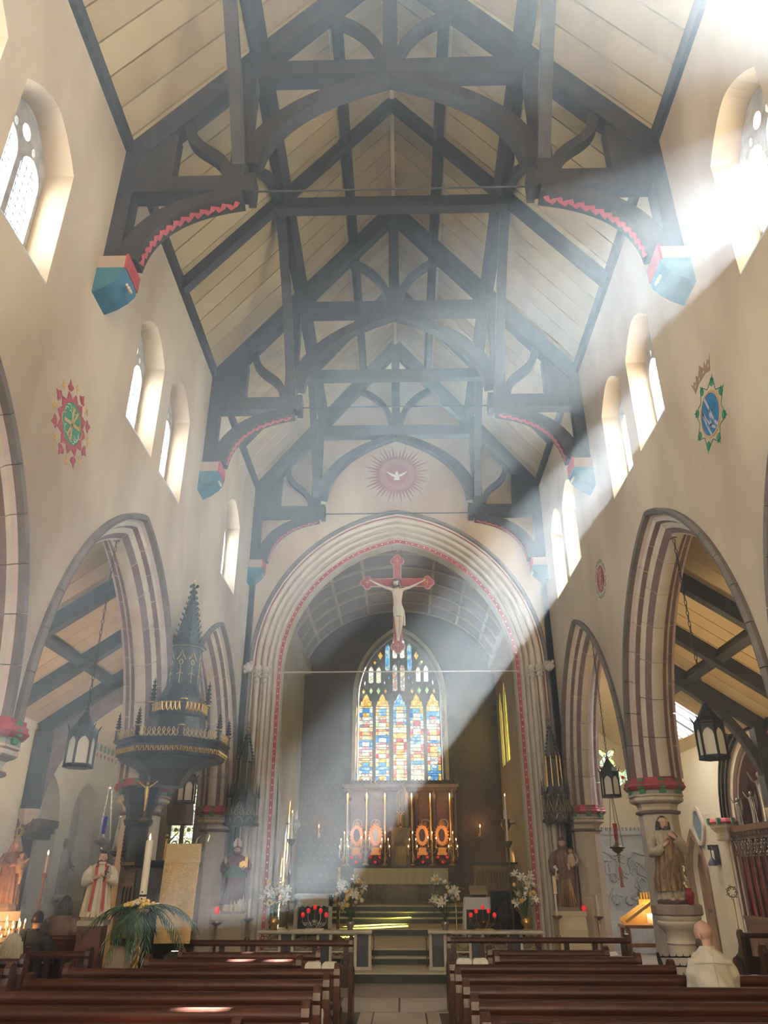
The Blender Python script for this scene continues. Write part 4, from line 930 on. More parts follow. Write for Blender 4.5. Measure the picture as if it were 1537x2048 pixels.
# ---------------------------------------------------------------- marble communion rail
marble = mat('white_marble', (.60, .56, .48), (.45, .42, .37), 6, .35, detail=8, lo=.45, hi=.75)
bluem = mat('blue_marble', (.045, .05, .065), (.075, .08, .10), 8, .3)
brass = mat('brass', (.55, .38, .13), (.40, .26, .08), 18, .32, .9); brassd = mat('dark_brass', (.20, .125, .045), (.29, .19, .07), 16, .4, .8)
def rail(label, x0, x1, gate):
    T = thing('communion_rail', label, 'altar rail', ((x0 + x1) / 2, 16.2, .17)); c = (x0 + x1) / 2; s = 1 if gate > 0 else -1
    MB().prism([(-.20, .58), (.20, .58), (.22, .60), (.22, .625), (.20, .64), (-.20, .64), (-.22, .625), (-.22, .60)], lambda u, v, d: (d, u, v), x0 - c, x1 - c).build('top_slab', marble, T)
    MB().box(x0 - c, x1 - c, -.14, .14, 0, .05).build('plinth', marble, T)
    MB().box(x0 - c + .03, x1 - c - .03, -.04, .04, .27, .30).build('mid_rail', marble, T)
    inner = x1 if gate > 0 else x0                # end next to the gap
    L = abs(x1 - x0)
    def post(t, w, m, nm): x = inner - s * t - c; MB().box(x - w / 2, x + w / 2, -.11, .11, .05, .58).build(nm, m, T)
    ts = [.04, .31]; post(.04, .055, marble, 'white_post'); post(.175, .20, bluem, 'dark_panel'); post(.31, .055, marble, 'white_post')
    t = .78
    while t < L - .1:
        post(t, .05, marble, 'white_post'); post(t + .12, .17, bluem, 'dark_panel'); post(t + .24, .05, marble, 'white_post'); ts += [t, t + .24]; t += .72
    ts.append(L)
    # open brass grilles of looping bars between the posts
    for a, b in zip(ts[1::2], ts[2::2]):
        xa, xb = sorted((inner - s * a - c, inner - s * b - c)); g = MB(); w_ = xb - xa
        for z0, z1 in ((.05, .27), (.30, .58)):
            for q in range(2):
                cx = xa + w_ * (.25 + .5 * q); r = min(w_ * .24, (z1 - z0) * .45); cz = (z0 + z1) / 2
                g.tube([(cx + r * math.cos(t), -.02, cz + r * math.sin(t)) for t in [2 * PI * i / 12 for i in range(13)]], .007, 5)
                for an in (.8, 2.35, 3.9, 5.5): g.tube([(cx + r * math.cos(an), -.02, cz + r * math.sin(an)), (cx + 1.7 * r * math.cos(an), -.02, cz + min(1, 1.5) * 1.5 * r * math.sin(an))], .006, 5)
        g.build('grille', brass, T)
    MB().tube([(inner + s * .035 - c, -.1, .05), (inner + s * .035 - c, -.1, .58)], .012, 6).build('hinge_bar', brassd, T)
    return T
rail('white marble communion rail on the left of the gap', -2.68, -.53, 1); rail('white marble communion rail on the right of the gap', .53, 2.68, -1)
RT = .17 + .64
# ---------------------------------------------------------------- flowers
petal = mat('lily_white', (.78, .76, .66), rough=.5); yell = mat('rose_yellow', (.75, .42, .06), (.80, .55, .14), 20, .5); crm = mat('rose_cream', (.74, .66, .48)); leaf = mat('leaf_green', (.03, .075, .02), (.055, .12, .035), 10, .5); budg = mat('bud_green', (.45, .50, .22))
def lily_mesh():
    mb = MB()
    for k in range(6):
        a = 2 * PI * k / 6; ca, sa = math.cos(a), math.sin(a); P = lambda r, z, w: [(r * ca - w * sa, r * sa + w * ca, z), (r * ca + w * sa, r * sa - w * ca, z)]
        vs = P(.008, 0, .006) + P(.022, .05, .016) + P(.05, .085, .019) + P(.085, .088, .004); mb.add(vs, [(0, 1, 3, 2), (2, 3, 5, 4), (4, 5, 7, 6)])
    mb.tube([(0, 0, 0), (0, 0, .07)], .004, 4, mi=1); mb.tube([(0, 0, -.05), (0, 0, 0)], [.004, .009], 5)
    return mb
def rose_mesh():
    mb = MB(); mb.ball((0, 0, 0), (.030, .030, .026), 7, 5)
    for k in range(5):
        a = 2 * PI * k / 5; mb.ball((.020 * math.cos(a), .020 * math.sin(a), -.004), (.022, .022, .022), 6, 4)
    return mb
def orient(o, d): o.rotation_euler = Vector(d).to_track_quat('Z', 'Y').to_euler()
_lm = lily_mesh().build('lily', [petal, yell], norm=False); _rm = rose_mesh().build('rose', yell, smooth=True); _cm = rose_mesh().build('rose', crm, smooth=True); _bm = MB().lathe([(.003, -.09), (.008, -.05), (.013, 0), (.010, .03), (.002, .05)], 6).build('bud', budg, smooth=True)
FM = {'lily': _lm.data, 'rose': _rm.data, 'cream': _cm.data, 'bud': _bm.data}
for o in (_lm, _rm, _cm, _bm): bpy.data.objects.remove(o)
def bouquet(label, loc, vase, seed, spread=.30, height=.66):
    R = random.Random(seed); T = thing('flower_arrangement', label, 'flowers', loc, group='altar rail flowers')
    pv = {'gold': [(.07, 0), (.075, .015), (.045, .03), (.05, .05), (.10, .10), (.11, .14), (.09, .18), (.085, .20), (.10, .215)], 'plain': [(.05, 0), (.055, .01), (.05, .03), (.075, .08), (.08, .12), (.07, .14)]}[vase]
    MB().lathe(pv, 16).build('vase', brass if vase == 'gold' else mat('pewter', (.32, .27, .22), rough=.35, metal=.7), T, smooth=True)
    z0 = pv[-1][1]; fol = MB()
    for i in range(95):
        a = R.uniform(0, 2 * PI); h = R.uniform(.05, height * .8); r = spread * R.uniform(.1, 1.0) * (.4 + .6 * math.sin(PI * min(1, h / height + .15))); p = Vector((r * math.cos(a), r * .7 * math.sin(a), z0 + h))
        d = Vector((math.cos(a), .7 * math.sin(a), R.uniform(-.3, .8))).normalized(); sd = d.cross(Vector((0, 0, 1))).normalized(); L = R.uniform(.06, .15); w_ = R.uniform(.010, .022)
        fol.add([p, p + d * L * .5 + sd * w_, p + d * L, p + d * L * .5 - sd * w_, p + d * L * .5 + Vector((0, 0, .006))], [(0, 1, 4), (1, 2, 4), (2, 3, 4), (3, 0, 4)])
    for i in range(26):
        a = R.uniform(0, 2 * PI); h = height * R.uniform(.4, .95); r = spread * R.uniform(.2, .9); fol.tube([(0, 0, z0 - .05), (r * .4 * math.cos(a), r * .3 * math.sin(a), z0 + h * .55), (r * math.cos(a), r * .7 * math.sin(a), z0 + h)], .004, 4)
    fol.build('foliage', leaf, T)
    for kind, n in (('lily', 9), ('rose', 6), ('cream', 13), ('bud', 6)):
        for i in range(n):
            a = R.uniform(0, 2 * PI); h = height * R.uniform(.35, 1.0); r = spread * R.uniform(.35, 1.0) * (1.05 - .35 * (h / height)); sy = .65
            o = link({'cream': 'rose'}.get(kind, kind), FM[kind], T, (r * math.cos(a), r * sy * math.sin(a) - .06, z0 + h))
            orient(o, (math.cos(a) * .8, -.75 + .3 * math.sin(a), R.uniform(.0, .9))); o.scale = (1.15,) * 3 if kind != 'bud' else (1.3,) * 3
    return T
bouquet('white and yellow flowers in a gold bowl at the left end of the rail', (-2.42, 16.2, RT), 'gold', 3)
bouquet('loose lily arrangement in a dull vase left of the rail gap', (-.95, 16.2, RT), 'plain', 5, .33, .72)
bouquet('lily and rose arrangement in a dull vase right of the rail gap', (.86, 16.2, RT), 'plain', 8, .33, .74)
bouquet('white and yellow flowers in a gold bowl at the right end of the rail', (2.40, 16.2, RT), 'gold', 12, .30, .70)
# ---------------------------------------------------------------- votive crowns with red glasses on the rail
redg = mat('red_glass', (.50, .01, .02), rough=.15, emit=.9, ecol=(.9, .02, .03)); flame = mat('flame', (1, .7, .3), emit=22., ecol=(1, .62, .22))
def votive(label, loc, m):
    T = thing('votive_candelabrum', label, 'candle holder', loc, group='votive crowns on the rail')
    MB().box(-.17, .17, -.07, .07, 0, .03).build('base', m, T)
    fr = MB()
    for i, (x, z) in enumerate(((-.23, .20), (-.125, .27), (0, .33), (.11, .27), (.22, .20))):
        fr.tube([(x * .25, 0, .03), (x * .7, 0, z * .35), (x * 1.02, 0, z * .7), (x, 0, z)], .008, 6); fr.lathe([(.012, z), (.035, z + .012), (.035, z + .02)], 8, (x, 0, 0))
    for q in range(-4, 5):
        for e in (-1, 1): fr.tube([(q * .045, -.02, .04 + .05 * abs(math.cos(q))), (q * .045 + e * .03, -.02, .10), (q * .045, -.02, .15 - abs(q) * .006)], .006, 5)
    fr.lathe([(.03, 0), (.055, .02), (.055, .05), (.02, .07)], 10, (0, -.02, .11))
    fr.build('scrollwork', m, T)
    for x, z in ((-.23, .22), (-.125, .29), (0, .35), (.11, .29), (.22, .22)):
        g = MB().lathe([(.02, 0), (.033, .015), (.036, .04), (.030, .065), (.028, .07)], 10, (x, 0, z)).build('red_glass', redg, T, smooth=True)
        MB().lathe([(.016, .068), (.016, .078)], 8, (x, 0, z)).build('wax', mat('wax', (.75, .66, .50), rough=.4), g)
    return T
votive('silvery crown of five red votive lights on the left rail', (-1.63, 16.15, RT), mat('silver_dull', (.42, .39, .34), rough=.35, metal=.8)); votive('brass crown of five red votive lights on the right rail', (1.58, 16.15, RT), brassd)
tag(MB().box(-.22, .22, -.09, .09, 0, .018).build('altar_book', mat('vellum', (.55, .49, .36)), loc=(-1.85, 16.12, RT)), 'open pale book lying on the left rail beside the votive lights', 'book')
# ---------------------------------------------------------------- figure helpers
class Sleeves:
    def __init__(s): s.t = []
    def tube(s, p, r, n): s.t.append((p, r, n))
    def build(s, name, m, T, smooth=True):
        for p, r, n in s.t: MB().tube(p, r, n).build('sleeve', m, T, smooth=True)
skin = mat('painted_flesh', (.52, .32, .22), (.58, .37, .26), 12, .5); skin2 = mat('skin', (.50, .28, .20), (.56, .33, .25), 14, .5)
hair_dk = mat('hair_dark', (.035, .022, .016), (.06, .038, .026), 30, .5, stretch=(3, 3, .4)); hair_br = mat('hair_brown', (.10, .055, .03), (.15, .085, .045), 30, .5, stretch=(3, 3, .4))
eyem = mat('eye_dark', (.02, .015, .012)); lipm = mat('lip', (.35, .12, .10))
def rings(mb, L, n=28, fold=0., k=9, ph=0., tw=0., mi=0, cap=True, fz=None):
    """loft of elliptic rings (z, rx, ry, cx, cy) with drapery folds growing towards the hem"""
    vs = []; m = len(L)
    if fold: n = n * 2
    for i, (z, rx, ry, cx, cy) in enumerate(L):
        f = fold * 1.25 * (.25 + .75 * (1 - i / max(1, m - 1))) if fz is None else fold * fz[i]
        for j in range(n):
            a = 2 * PI * j / n; w_ = 1 + f * (abs(math.sin(k * .5 * a + ph + tw * z)) * 1.6 - .9) + f * .6 * math.sin((k * 2 - 3) * a + 1.3 * ph + tw * .5 * z)
            vs.append((cx + rx * w_ * math.cos(a), cy + ry * w_ * math.sin(a), z))
    fs = [(i * n + j, i * n + (j + 1) % n, (i + 1) * n + (j + 1) % n, (i + 1) * n + j) for i in range(m - 1) for j in range(n)]
    if cap: fs += [tuple(range(n - 1, -1, -1)), tuple(range((m - 1) * n, m * n))]
    return mb.add(vs, fs, mi)
def head_geo(mb, c, h, yaw=0., pitch=0., mi=0, eye=1, lip=2, ears=True, nu=22, nv=18):
    """head of height h centred at c, facing -Y turned by yaw; brow, nose, lips, chin and eye sockets shaped"""
    M = Matrix.Translation(c) @ Matrix.Rotation(yaw, 4, 'Z') @ Matrix.Rotation(pitch, 4, 'X')
    def g(x, z, cx, cz, sx, sz): return math.exp(-((x - cx) / sx) ** 2 - ((z - cz) / sz) ** 2)
    vs = []
    for i in range(nv + 1):
        t = PI * i / nv - PI / 2
        for j in range(nu):
            a = 2 * PI * j / nu - PI / 2; x, y, z = math.cos(t) * math.cos(a), math.cos(t) * math.sin(a), math.sin(t)
            jaw = 1 - .30 * max(0, -z) ** 1.3 * (1 if y < .2 else .6)
            px, py, pz = x * .37 * jaw, y * .44, z * .5
            if y < 0:
                d = .055 * g(x, z, 0, -.12, .13, .22) + .035 * g(x, z, 0, .02, .10, .2) - .030 * g(x, z, .34, .08, .17, .10) - .030 * g(x, z, -.34, .08, .17, .10) + .018 * g(x, z, 0, .24, .6, .1) + .016 * g(x, z, 0, -.46, .22, .06) + .035 * g(x, z, 0, -.80, .3, .16) - .012 * g(x, z, 0, -.60, .3, .06)
                py -= d * (-y) ** .5
            if y > 0 and z < -.2: py *= 1 - .25 * min(1, (-z - .2) / .6)
            vs.append(M @ Vector((px * h, py * h, pz * h)))
    fs = [(i * nu + j, i * nu + (j + 1) % nu, (i + 1) * nu + (j + 1) % nu, (i + 1) * nu + j) for i in range(nv) for j in range(nu)]
    mb.add(vs, fs, mi)
    if eye is not None:
        for s in (-1, 1):
            p = M @ Vector((s * .125 * h, -.385 * h, .045 * h)); mb.ball(p, (.05 * h, .03 * h, .026 * h), 6, 5, eye); mb.tube([M @ Vector((s * .05 * h, -.425 * h, .115 * h)), M @ Vector((s * .13 * h, -.405 * h, .135 * h)), M @ Vector((s * .20 * h, -.35 * h, .11 * h))], [.012 * h, .016 * h, .008 * h], 5, eye)
        p = M @ Vector((0, -.432 * h, -.225 * h)); mb.ball(p, (.08 * h, .022 * h, .022 * h), 8, 4, lip)
    if ears:
        for s in (-1, 1): p = M @ Vector((s * .365 * h, .03 * h, -.03 * h)); mb.ball(p, (.035 * h, .06 * h, .11 * h), 7, 6, mi)
    return M
def hair_cap(mb, M, h, mi=0, low=-.15, front=.30, th=1.09, long=0., vol=1.):
    """shell of hair over the skull; long>0 lets it fall that many head-heights behind and beside the face"""
    nu, nv = 22, 14; vs = []; keep = {}
    for i in range(nv + 1):
        t = PI * i / nv - PI / 2
        for j in range(nu):
            a = 2 * PI * j / nu; x, y, z = math.cos(t) * math.cos(a), math.cos(t) * math.sin(a), math.sin(t)
            w_ = 1 + .03 * math.sin(9 * a)
            px, py, pz = x * .37 * th * vol * w_, y * .44 * th * w_ + .012, z * .5 * th
            keep[i * nu + j] = (z > front) or (y > -.25 + .35 * max(0, -z) and z > low)
            vs.append(M @ Vector((px * h, py * h, pz * h)))
    fs = []
    for i in range(nv):
        for j in range(nu):
            q = (i * nu + j, i * nu + (j + 1) % nu, (i + 1) * nu + (j + 1) % nu, (i + 1) * nu + j)
            if all(keep[v] for v in q): fs.append(q)
    mb.add(vs, fs, mi)
    if long:
        for k in range(11):
            a = lerp(-.35, PI + .35, k / 10); x, y = math.cos(a) * .37 * vol, math.sin(a) * .42
            mb.tube([M @ Vector((x * h * 1.0, y * h, .12 * h)), M @ Vector((x * h * 1.12, (y + .04) * h, -.3 * h)), M @ Vector((x * h * 1.10 + .01 * h * math.sin(k * 5), (y + .06) * h, (-.4 - long * .5) * h)), M @ Vector((x * h * 1.0, (y + .05) * h, (-.5 - long) * h))], [.10 * h, .13 * h, .11 * h, .03 * h], 7, mi)
    return mb
def beard_geo(mb, M, h, mi=0, L=.28):
    for k in range(7):
        a = lerp(-1.15, 1.15, k / 6); x, y = math.sin(a) * .30, -math.cos(a) * .34
        mb.tube([M @ Vector((x * h * 1.05, (y + .02) * h, (-.14 if abs(a) > .8 else -.30) * h)), M @ Vector((x * h * .92, (y - .03) * h, -.42 * h)), M @ Vector((x * h * .45, (y - .02) * h, (-.5 - L * .6 * math.cos(a)) * h))], [.05 * h, .085 * h, .03 * h], 6, mi)
    for s in (-1, 1): mb.tube([M @ Vector((0, -.455 * h, -.165 * h)), M @ Vector((s * .09 * h, -.43 * h, -.19 * h)), M @ Vector((s * .14 * h, -.385 * h, -.27 * h))], [.022 * h, .025 * h, .015 * h], 5, mi)
def hand_geo(mb, p, d, n, s, mi=0, curl=.5, side=1):
    """palm at p pointing along d, back of hand along n; four fingers and a thumb"""
    d = Vector(d).normalized(); n = Vector(n); n = (n - d * n.dot(d)).normalized(); u = d.cross(n) * side; p = Vector(p)
    mb.tube([p - d * .35 * s, p - d * .1 * s, p + d * .25 * s, p + d * .5 * s], [.17 * s, .22 * s, .25 * s, .20 * s], 8, mi, sx=1.0)
    for k, (o, L) in enumerate(((-.18, .42), (-.06, .50), (.06, .47), (.18, .36))):
        b = p + d * .45 * s + u * o * s; m = b + (d * math.cos(curl * .7) - n * math.sin(curl * .7)) * L * .5 * s; e = m + (d * math.cos(curl * 1.8) - n * math.sin(curl * 1.8)) * L * .5 * s
        mb.tube([b, m, e], [.075 * s, .065 * s, .05 * s], 6, mi)
    b = p - d * .05 * s - u * .2 * s; mb.tube([b, b + (d * .5 - u * .45 - n * .2) * .32 * s, b + (d * .8 - u * .35 - n * .35) * .55 * s], [.085 * s, .07 * s, .05 * s], 6, mi)
def statue_head(T, c, h, yaw, pitch, fm, hm, long=0., beard=0., front=.30, low=-.15, vol=1.):
    mb = MB(); M = head_geo(mb, c, h, yaw, pitch); ho = mb.build('head', [fm, eyem, lipm], T, smooth=True)
    if hm: hb = MB(); hair_cap(hb, M, h, long=long, front=front, low=low, vol=vol); hb.build('hair', hm, ho, smooth=True)
    if beard: bb = MB(); beard_geo(bb, M, h, L=beard); bb.build('beard', hm, ho, smooth=True)
    return ho, M
def loft_scale(L, H): return [(z * H, rx * H, ry * H, cx * H, cy * H) for z, rx, ry, cx, cy in L]
# ---------------------------------------------------------------- bearded figure of the right pier (brown-gold mantle, hand on the heart)
T = thing('statue', 'bearded statue in a brown-gold mantle pointing to its heart, at the right pier', 'statue', (3.60, 11.05, 1.41)); H = 1.07
robem = mat('robe_stone', (.33, .27, .19), (.44, .37, .27), 14, .5, bump=.3, bscale=40); mant = mat('mantle_bronze', (.155, .085, .030), (.25, .145, .055), 18, .42, .25, bump=.5, bscale=35); gilt = mat('gilt_trim', (.48, .36, .20), (.58, .46, .29), 20, .4, .4)
MB().lathe([(.20, -.0), (.21, .03), (.17, .06)], 8, sx=1.05).build('plinth', mat('plinth_wood', (.10, .06, .045)), T)
rings(MB(), loft_scale([(.05, .165, .13, 0, 0), (.2, .15, .115, 0, 0), (.45, .13, .10, 0, 0), (.62, .125, .10, 0, 0), (.76, .15, .10, 0, 0), (.815, .12, .08, 0, 0), (.84, .06, .055, 0, 0)], H), 36, .09, 11, tw=.6).build('robe', robem, T, smooth=True)
mb = MB(); rings(mb, loft_scale([(.14, .17, .14, -.03, -.01), (.28, .165, .135, -.02, -.01), (.42, .16, .13, 0, -.012), (.56, .155, .125, .01, -.01), (.66, .14, .115, .03, 0), (.75, .11, .10, .06, 0), (.80, .06, .07, .08, 0)], H), 40, .085, 8, tw=9.).build('mantle', mant, T, smooth=True)
fo = MB()
for k in range(9):    # diagonal folds sweeping from the left hip to the shoulder hand
    a0 = lerp(-2.5, -.75, k / 8); fo.tube([(H * .168 * math.cos(a0), H * .14 * math.sin(a0), H * (.16 + .035 * k)), (H * .165 * math.cos(a0 + .22), H * .142 * math.sin(a0 + .22), H * (.36 + .03 * k)), (H * (.14 * math.cos(-.75) + .0), H * .135 * math.sin(-.85), H * (.60 + .018 * k)), (H * .085, -H * .10, H * .765)], [.010, .020, .016, .008], 6)
for k in range(5): fo.tube([(H * (.07 + .02 * k), -H * .125 + .012 * k, H * .73), (H * (.10 + .018 * k), -H * .14 + .02 * k, H * .5), (H * (.105 + .018 * k), -H * .145 + .02 * k, H * (.24 + .015 * k))], [.01, .018, .012], 6)
fo.build('mantle_folds', mant, T, smooth=True)
hem = MB()
for k in range(8): hem.tube([(H * (.125 + .012 * math.sin(k * 2)), -H * .135, H * (.42 - .035 * k)), (H * (.13 + .02 * math.sin(k * 2 + 1)), -H * .14, H * (.39 - .035 * k))], .016, 6)
hem.build('gilt_hem', gilt, T, smooth=True)
ho, M = statue_head(T, Vector((0, -.012 * H, .905 * H)), .145 * H * 1.18, .12, .12, skin, hair_dk, long=.75, beard=.25, front=.66)
MB().tube([(0, 0, .80 * H), (0, 0, .86 * H)], [.05 * H, .042 * H], 10).build('neck', skin, T, smooth=True)
sl = Sleeves(); sl.tube([(-.135 * H, 0, .775 * H), (-.19 * H, -.03 * H, .66 * H), (-.19 * H, -.075 * H, .565 * H), (-.14 * H, -.125 * H, .585 * H), (-.085 * H, -.14 * H, .63 * H)], [.05 * H, .062 * H, .068 * H, .06 * H, .045 * H], 12)
sl.tube([(.135 * H, 0, .775 * H), (.19 * H, -.03 * H, .67 * H), (.185 * H, -.08 * H, .60 * H), (.14 * H, -.12 * H, .66 * H), (.095 * H, -.13 * H, .72 * H)], [.05 * H, .06 * H, .062 * H, .052 * H, .04 * H], 12)
sl.build('sleeves', robem, T, smooth=True)
for (p, d, n, sd) in (((-.055 * H, -.150 * H, .655 * H), (.75, -.12, .65), (-.1, -1, .1), 1), ((.075 * H, -.135 * H, .745 * H), (-.75, -.1, .55), (0, -1, .2), -1)):
    hb = MB(); hand_geo(hb, p, d, n, .085 * H, curl=.5, side=sd); hb.build('hand', skin, T, smooth=True)
MB().ball((.0, -.118 * H, .70 * H), (.028 * H, .02 * H, .034 * H), 10, 8).build('heart', mat('heart_red', (.25, .03, .02)), T, smooth=True)
for s in (-1, 1): MB().ball((s * .05 * H, -.15 * H, .055 * H), (.035 * H, .06 * H, .022 * H), 8, 6).build('foot', skin, T, smooth=True)
# its pedestal column
P = thing('pedestal', 'round stone pedestal with moulded capital under the brown-gold statue', 'pedestal', (3.62, 11.05, 0)); dst = mat('dark_stone', (.23, .17, .135), (.31, .235, .19), 7, .7, bump=.3)
MB().lathe([(.30, 1.28), (.32, 1.30), (.32, 1.39), (.30, 1.41)], 8, a0=PI / 8).build('abacus', dst, P)
MB().lathe([(.17, .95), (.185, .97), (.17, .99), (.175, 1.05), (.22, 1.13), (.27, 1.17), (.275, 1.20), (.25, 1.22), (.28, 1.25), (.28, 1.28)], 20).build('capital', sandst, P, smooth=True)
MB().lathe([(.22, .0), (.22, .15), (.18, .2), (.165, .25), (.165, .95)], 20).build('shaft', sandst, P, smooth=True)
ro = tag(MB().lathe([(.03, 0), (.045, .02), (.05, .08), (.062, .11), (.056, .14), (.03, .17), (.038, .19)], 12).build('red_lamp', mat('ruby_glass', (.20, .005, .008), rough=.08, emit=.03, ecol=(.7, .01, .01)), loc=(3.72, 10.77, 1.41), smooth=True), 'ruby glass lamp at the feet of the brown-gold statue', 'lamp')
# ---------------------------------------------------------------- white-robed saint with red stole, left of the pulpit
T = thing('statue', 'statue of a dark-haired priest in white surplice and red stole, left of the pulpit', 'statue', (-3.98, 11.0, 1.22), rz=.35); H = .82
whr = mat('surplice', (.62, .55, .42), (.70, .63, .50), 12, .55); rst = mat('stole_red', (.42, .035, .03))
MB().lathe([(.17, 0), (.17, .04)], 8).build('plinth', dst, T)
rings(MB(), loft_scale([(.05, .215, .17, 0, 0), (.2, .20, .155, 0, 0), (.4, .175, .14, 0, 0), (.6, .155, .125, 0, 0), (.75, .165, .115, 0, 0), (.80, .13, .09, 0, 0), (.83, .055, .05, 0, 0)], H), 44, .07, 13).build('surplice', whr, T, smooth=True)
rings(MB(), loft_scale([(.04, .20, .155, 0, 0), (.10, .19, .15, 0, 0)], H), 30, .05, 11).build('cassock_hem', rst, T, smooth=True)
for s in (-1, 1):
    b = MB(); pts = [(s * .045 * H, -.03 * H, .835 * H), (s * .075 * H, -.115 * H, .76 * H), (s * .07 * H, -.142 * H, .6 * H), (s * .085 * H, -.162 * H, .4 * H), (s * .10 * H, -.188 * H, .13 * H)]
    for p, q in zip(pts[:-1], pts[1:]): b.bar(p, q, .042 * H, .02 * H, (0, -1, 0))
    b.build('stole', rst, T)
sl = Sleeves()
for s in (-1, 1): sl.tube([(s * .145 * H, 0, .765 * H), (s * .215 * H, -.03 * H, .64 * H), (s * .21 * H, -.10 * H, .56 * H), (s * .12 * H, -.16 * H, .60 * H)], [.05 * H, .07 * H, .09 * H, .06 * H], 12)
sl.build('sleeves', whr, T, smooth=True)
for (p, d, n, sd) in (((-.08 * H, -.185 * H, .60 * H), (.8, -.2, .4), (0, -.9, .4), 1), ((.06 * H, -.19 * H, .635 * H), (-.8, -.1, .35), (0, -1, .2), -1)):
    hb = MB(); hand_geo(hb, p, d, n, .085 * H, side=sd); hb.build('hand', skin, T, smooth=True)
cr = MB(); cr.bar((.05 * H, -.2 * H, .55 * H), (.10 * H, -.185 * H, .78 * H), .022, .015); cr.bar((.05 * H, -.19 * H, .70 * H), (.125 * H, -.19 * H, .685 * H), .02, .015); cr.build('crucifix', hair_dk, T)
MB().bar((-.05 * H, -.1 * H, .825 * H), (.05 * H, -.1 * H, .825 * H), .05 * H, .03 * H).build('collar', mat('linen', (.72, .68, .60)), T)
statue_head(T, Vector((0, -.02 * H, .905 * H)), .16 * H * 1.15, -.35, .08, skin, hair_dk, beard=.12, front=.55, low=-.25)
MB().tube([(0, 0, .79 * H), (0, -.01 * H, .86 * H)], [.05 * H, .045 * H], 10).build('neck', skin, T, smooth=True)
P = thing('pedestal', 'dark wooden fluted pedestal under the statue with the red stole', 'pedestal', (-3.98, 11.0, 0), rz=.1)
MB().box(-.17, .17, -.17, .17, 1.16, 1.22).build('top_slab', mat('pedestal_slab', (.42, .38, .32)), P); MB().box(-.15, .15, -.15, .15, 0, 1.16).build('body', mat('pedestal_red', (.10, .032, .028), (.14, .05, .04), 6, .4), P)
for i in range(5): MB().tube([(-.11 + i * .055, -.152, .12), (-.11 + i * .055, -.152, .9)], .016, 6).build('flute', mat('pedestal_red'), P)
# ---------------------------------------------------------------- bishop left of the chancel arch
T = thing('statue', 'statue of a mitred bishop in crimson holding a gold church, left of the chancel arch', 'statue', (-3.33, 16.72, 1.06), rz=.12); H = 1.38
crim = mat('cope_crimson', (.11, .022, .028), (.155, .038, .042), 12, .5, bump=.25); grn = mat('cope_green', (.035, .075, .03), (.055, .10, .045), 12, .5); alb = mat('alb', (.50, .42, .30), (.58, .50, .37), 12, .5)
MB().box(-.22, .22, -.16, .16, 0, .05).build('plinth', dst, T)
rings(MB(), loft_scale([(.035, .165, .12, 0, 0), (.10, .155, .115, 0, 0), (.3, .13, .10, 0, 0), (.5, .12, .095, 0, 0)], H), 36, .09, 12).build('alb', alb, T, smooth=True)
rings(MB(), loft_scale([(.12, .165, .125, -.035, .01), (.22, .165, .13, -.02, 0), (.4, .15, .12, 0, 0), (.55, .14, .11, 0, 0), (.68, .145, .105, 0, 0), (.745, .115, .08, 0, 0), (.77, .05, .045, 0, 0)], H), 40, .06, 10, tw=5).build('cope', crim, T, smooth=True)
rings(MB(), loft_scale([(.47, .15, .118, .01, -.01), (.53, .17, .13, 0, -.01), (.58, .165, .125, -.02, 0), (.62, .145, .11, -.03, 0)], H), 36, .05, 9, tw=12).build('green_fold', grn, T, smooth=True)
sl = Sleeves()
for s in (-1, 1): sl.tube([(s * .125 * H, 0, .72 * H), (s * .175 * H, -.02 * H, .62 * H), (s * .165 * H, -.08 * H, .575 * H), (s * .12 * H, -.13 * H, .63 * H)], [.045 * H, .055 * H, .055 * H, .04 * H], 10)
sl.build('sleeves', crim, T, smooth=True)
hb = MB(); hand_geo(hb, (-.145 * H, -.13 * H, .68 * H), (-.1, -.2, 1), (0, 1, .1), .085 * H, curl=.15); hb.build('hand', skin, T, smooth=True)
hb = MB(); hand_geo(hb, (.11 * H, -.135 * H, .585 * H), (.3, -.8, .2), (0, 0, -1), .085 * H, curl=.4); hb.build('hand', skin, T, smooth=True)
ch = MB().box(.06 * H, .17 * H, -.19 * H, -.12 * H, .60 * H, .66 * H); ch.prism([(.055 * H, .66 * H), (.175 * H, .66 * H), (.115 * H, .69 * H)], FY, -.195 * H, -.115 * H); ch.box(.135 * H, .175 * H, -.175 * H, -.135 * H, .6 * H, .73 * H); ch.lathe([(.03 * H, .73 * H), (.0, .80 * H)], 4, (.155 * H, -.155 * H, 0), a0=PI / 4); ch.build('church_model', gold, T)
ho, M = statue_head(T, Vector((0, -.015 * H, .835 * H)), .125 * H * 1.1, .1, .05, skin, hair_br, beard=.22, low=-.3)
MB().tube([(0, 0, .74 * H), (0, -.01 * H, .8 * H)], [.045 * H, .035 * H], 10).build('neck', skin, T, smooth=True)
mt = MB().prism([(-.058 * H, .875 * H), (.058 * H, .875 * H), (.062 * H, .93 * H), (.035 * H, .975 * H), (0, 1.0 * H), (-.035 * H, .975 * H), (-.062 * H, .93 * H)], FY, -.055 * H, -.02 * H); mt.prism([(-.058 * H, .875 * H), (.058 * H, .875 * H), (.062 * H, .93 * H), (.035 * H, .97 * H), (0, .99 * H), (-.035 * H, .97 * H), (-.062 * H, .93 * H)], FY, .015 * H, .05 * H); mt.lathe([(.055 * H, .87 * H), (.058 * H, .93 * H)], 14, (0, -.003 * H, 0)); mt.build('mitre', mat('mitre_white', (.60, .54, .43)), ho)
MB().box(-.008 * H, .008 * H, -.06 * H, -.054 * H, .875 * H, .985 * H).build('mitre_band', rst, ho)
MB().tube([(.195 * H, -.10 * H, .02 * H), (.21 * H, -.10 * H, .93 * H)], .010, 6).build('staff', gilt, T)
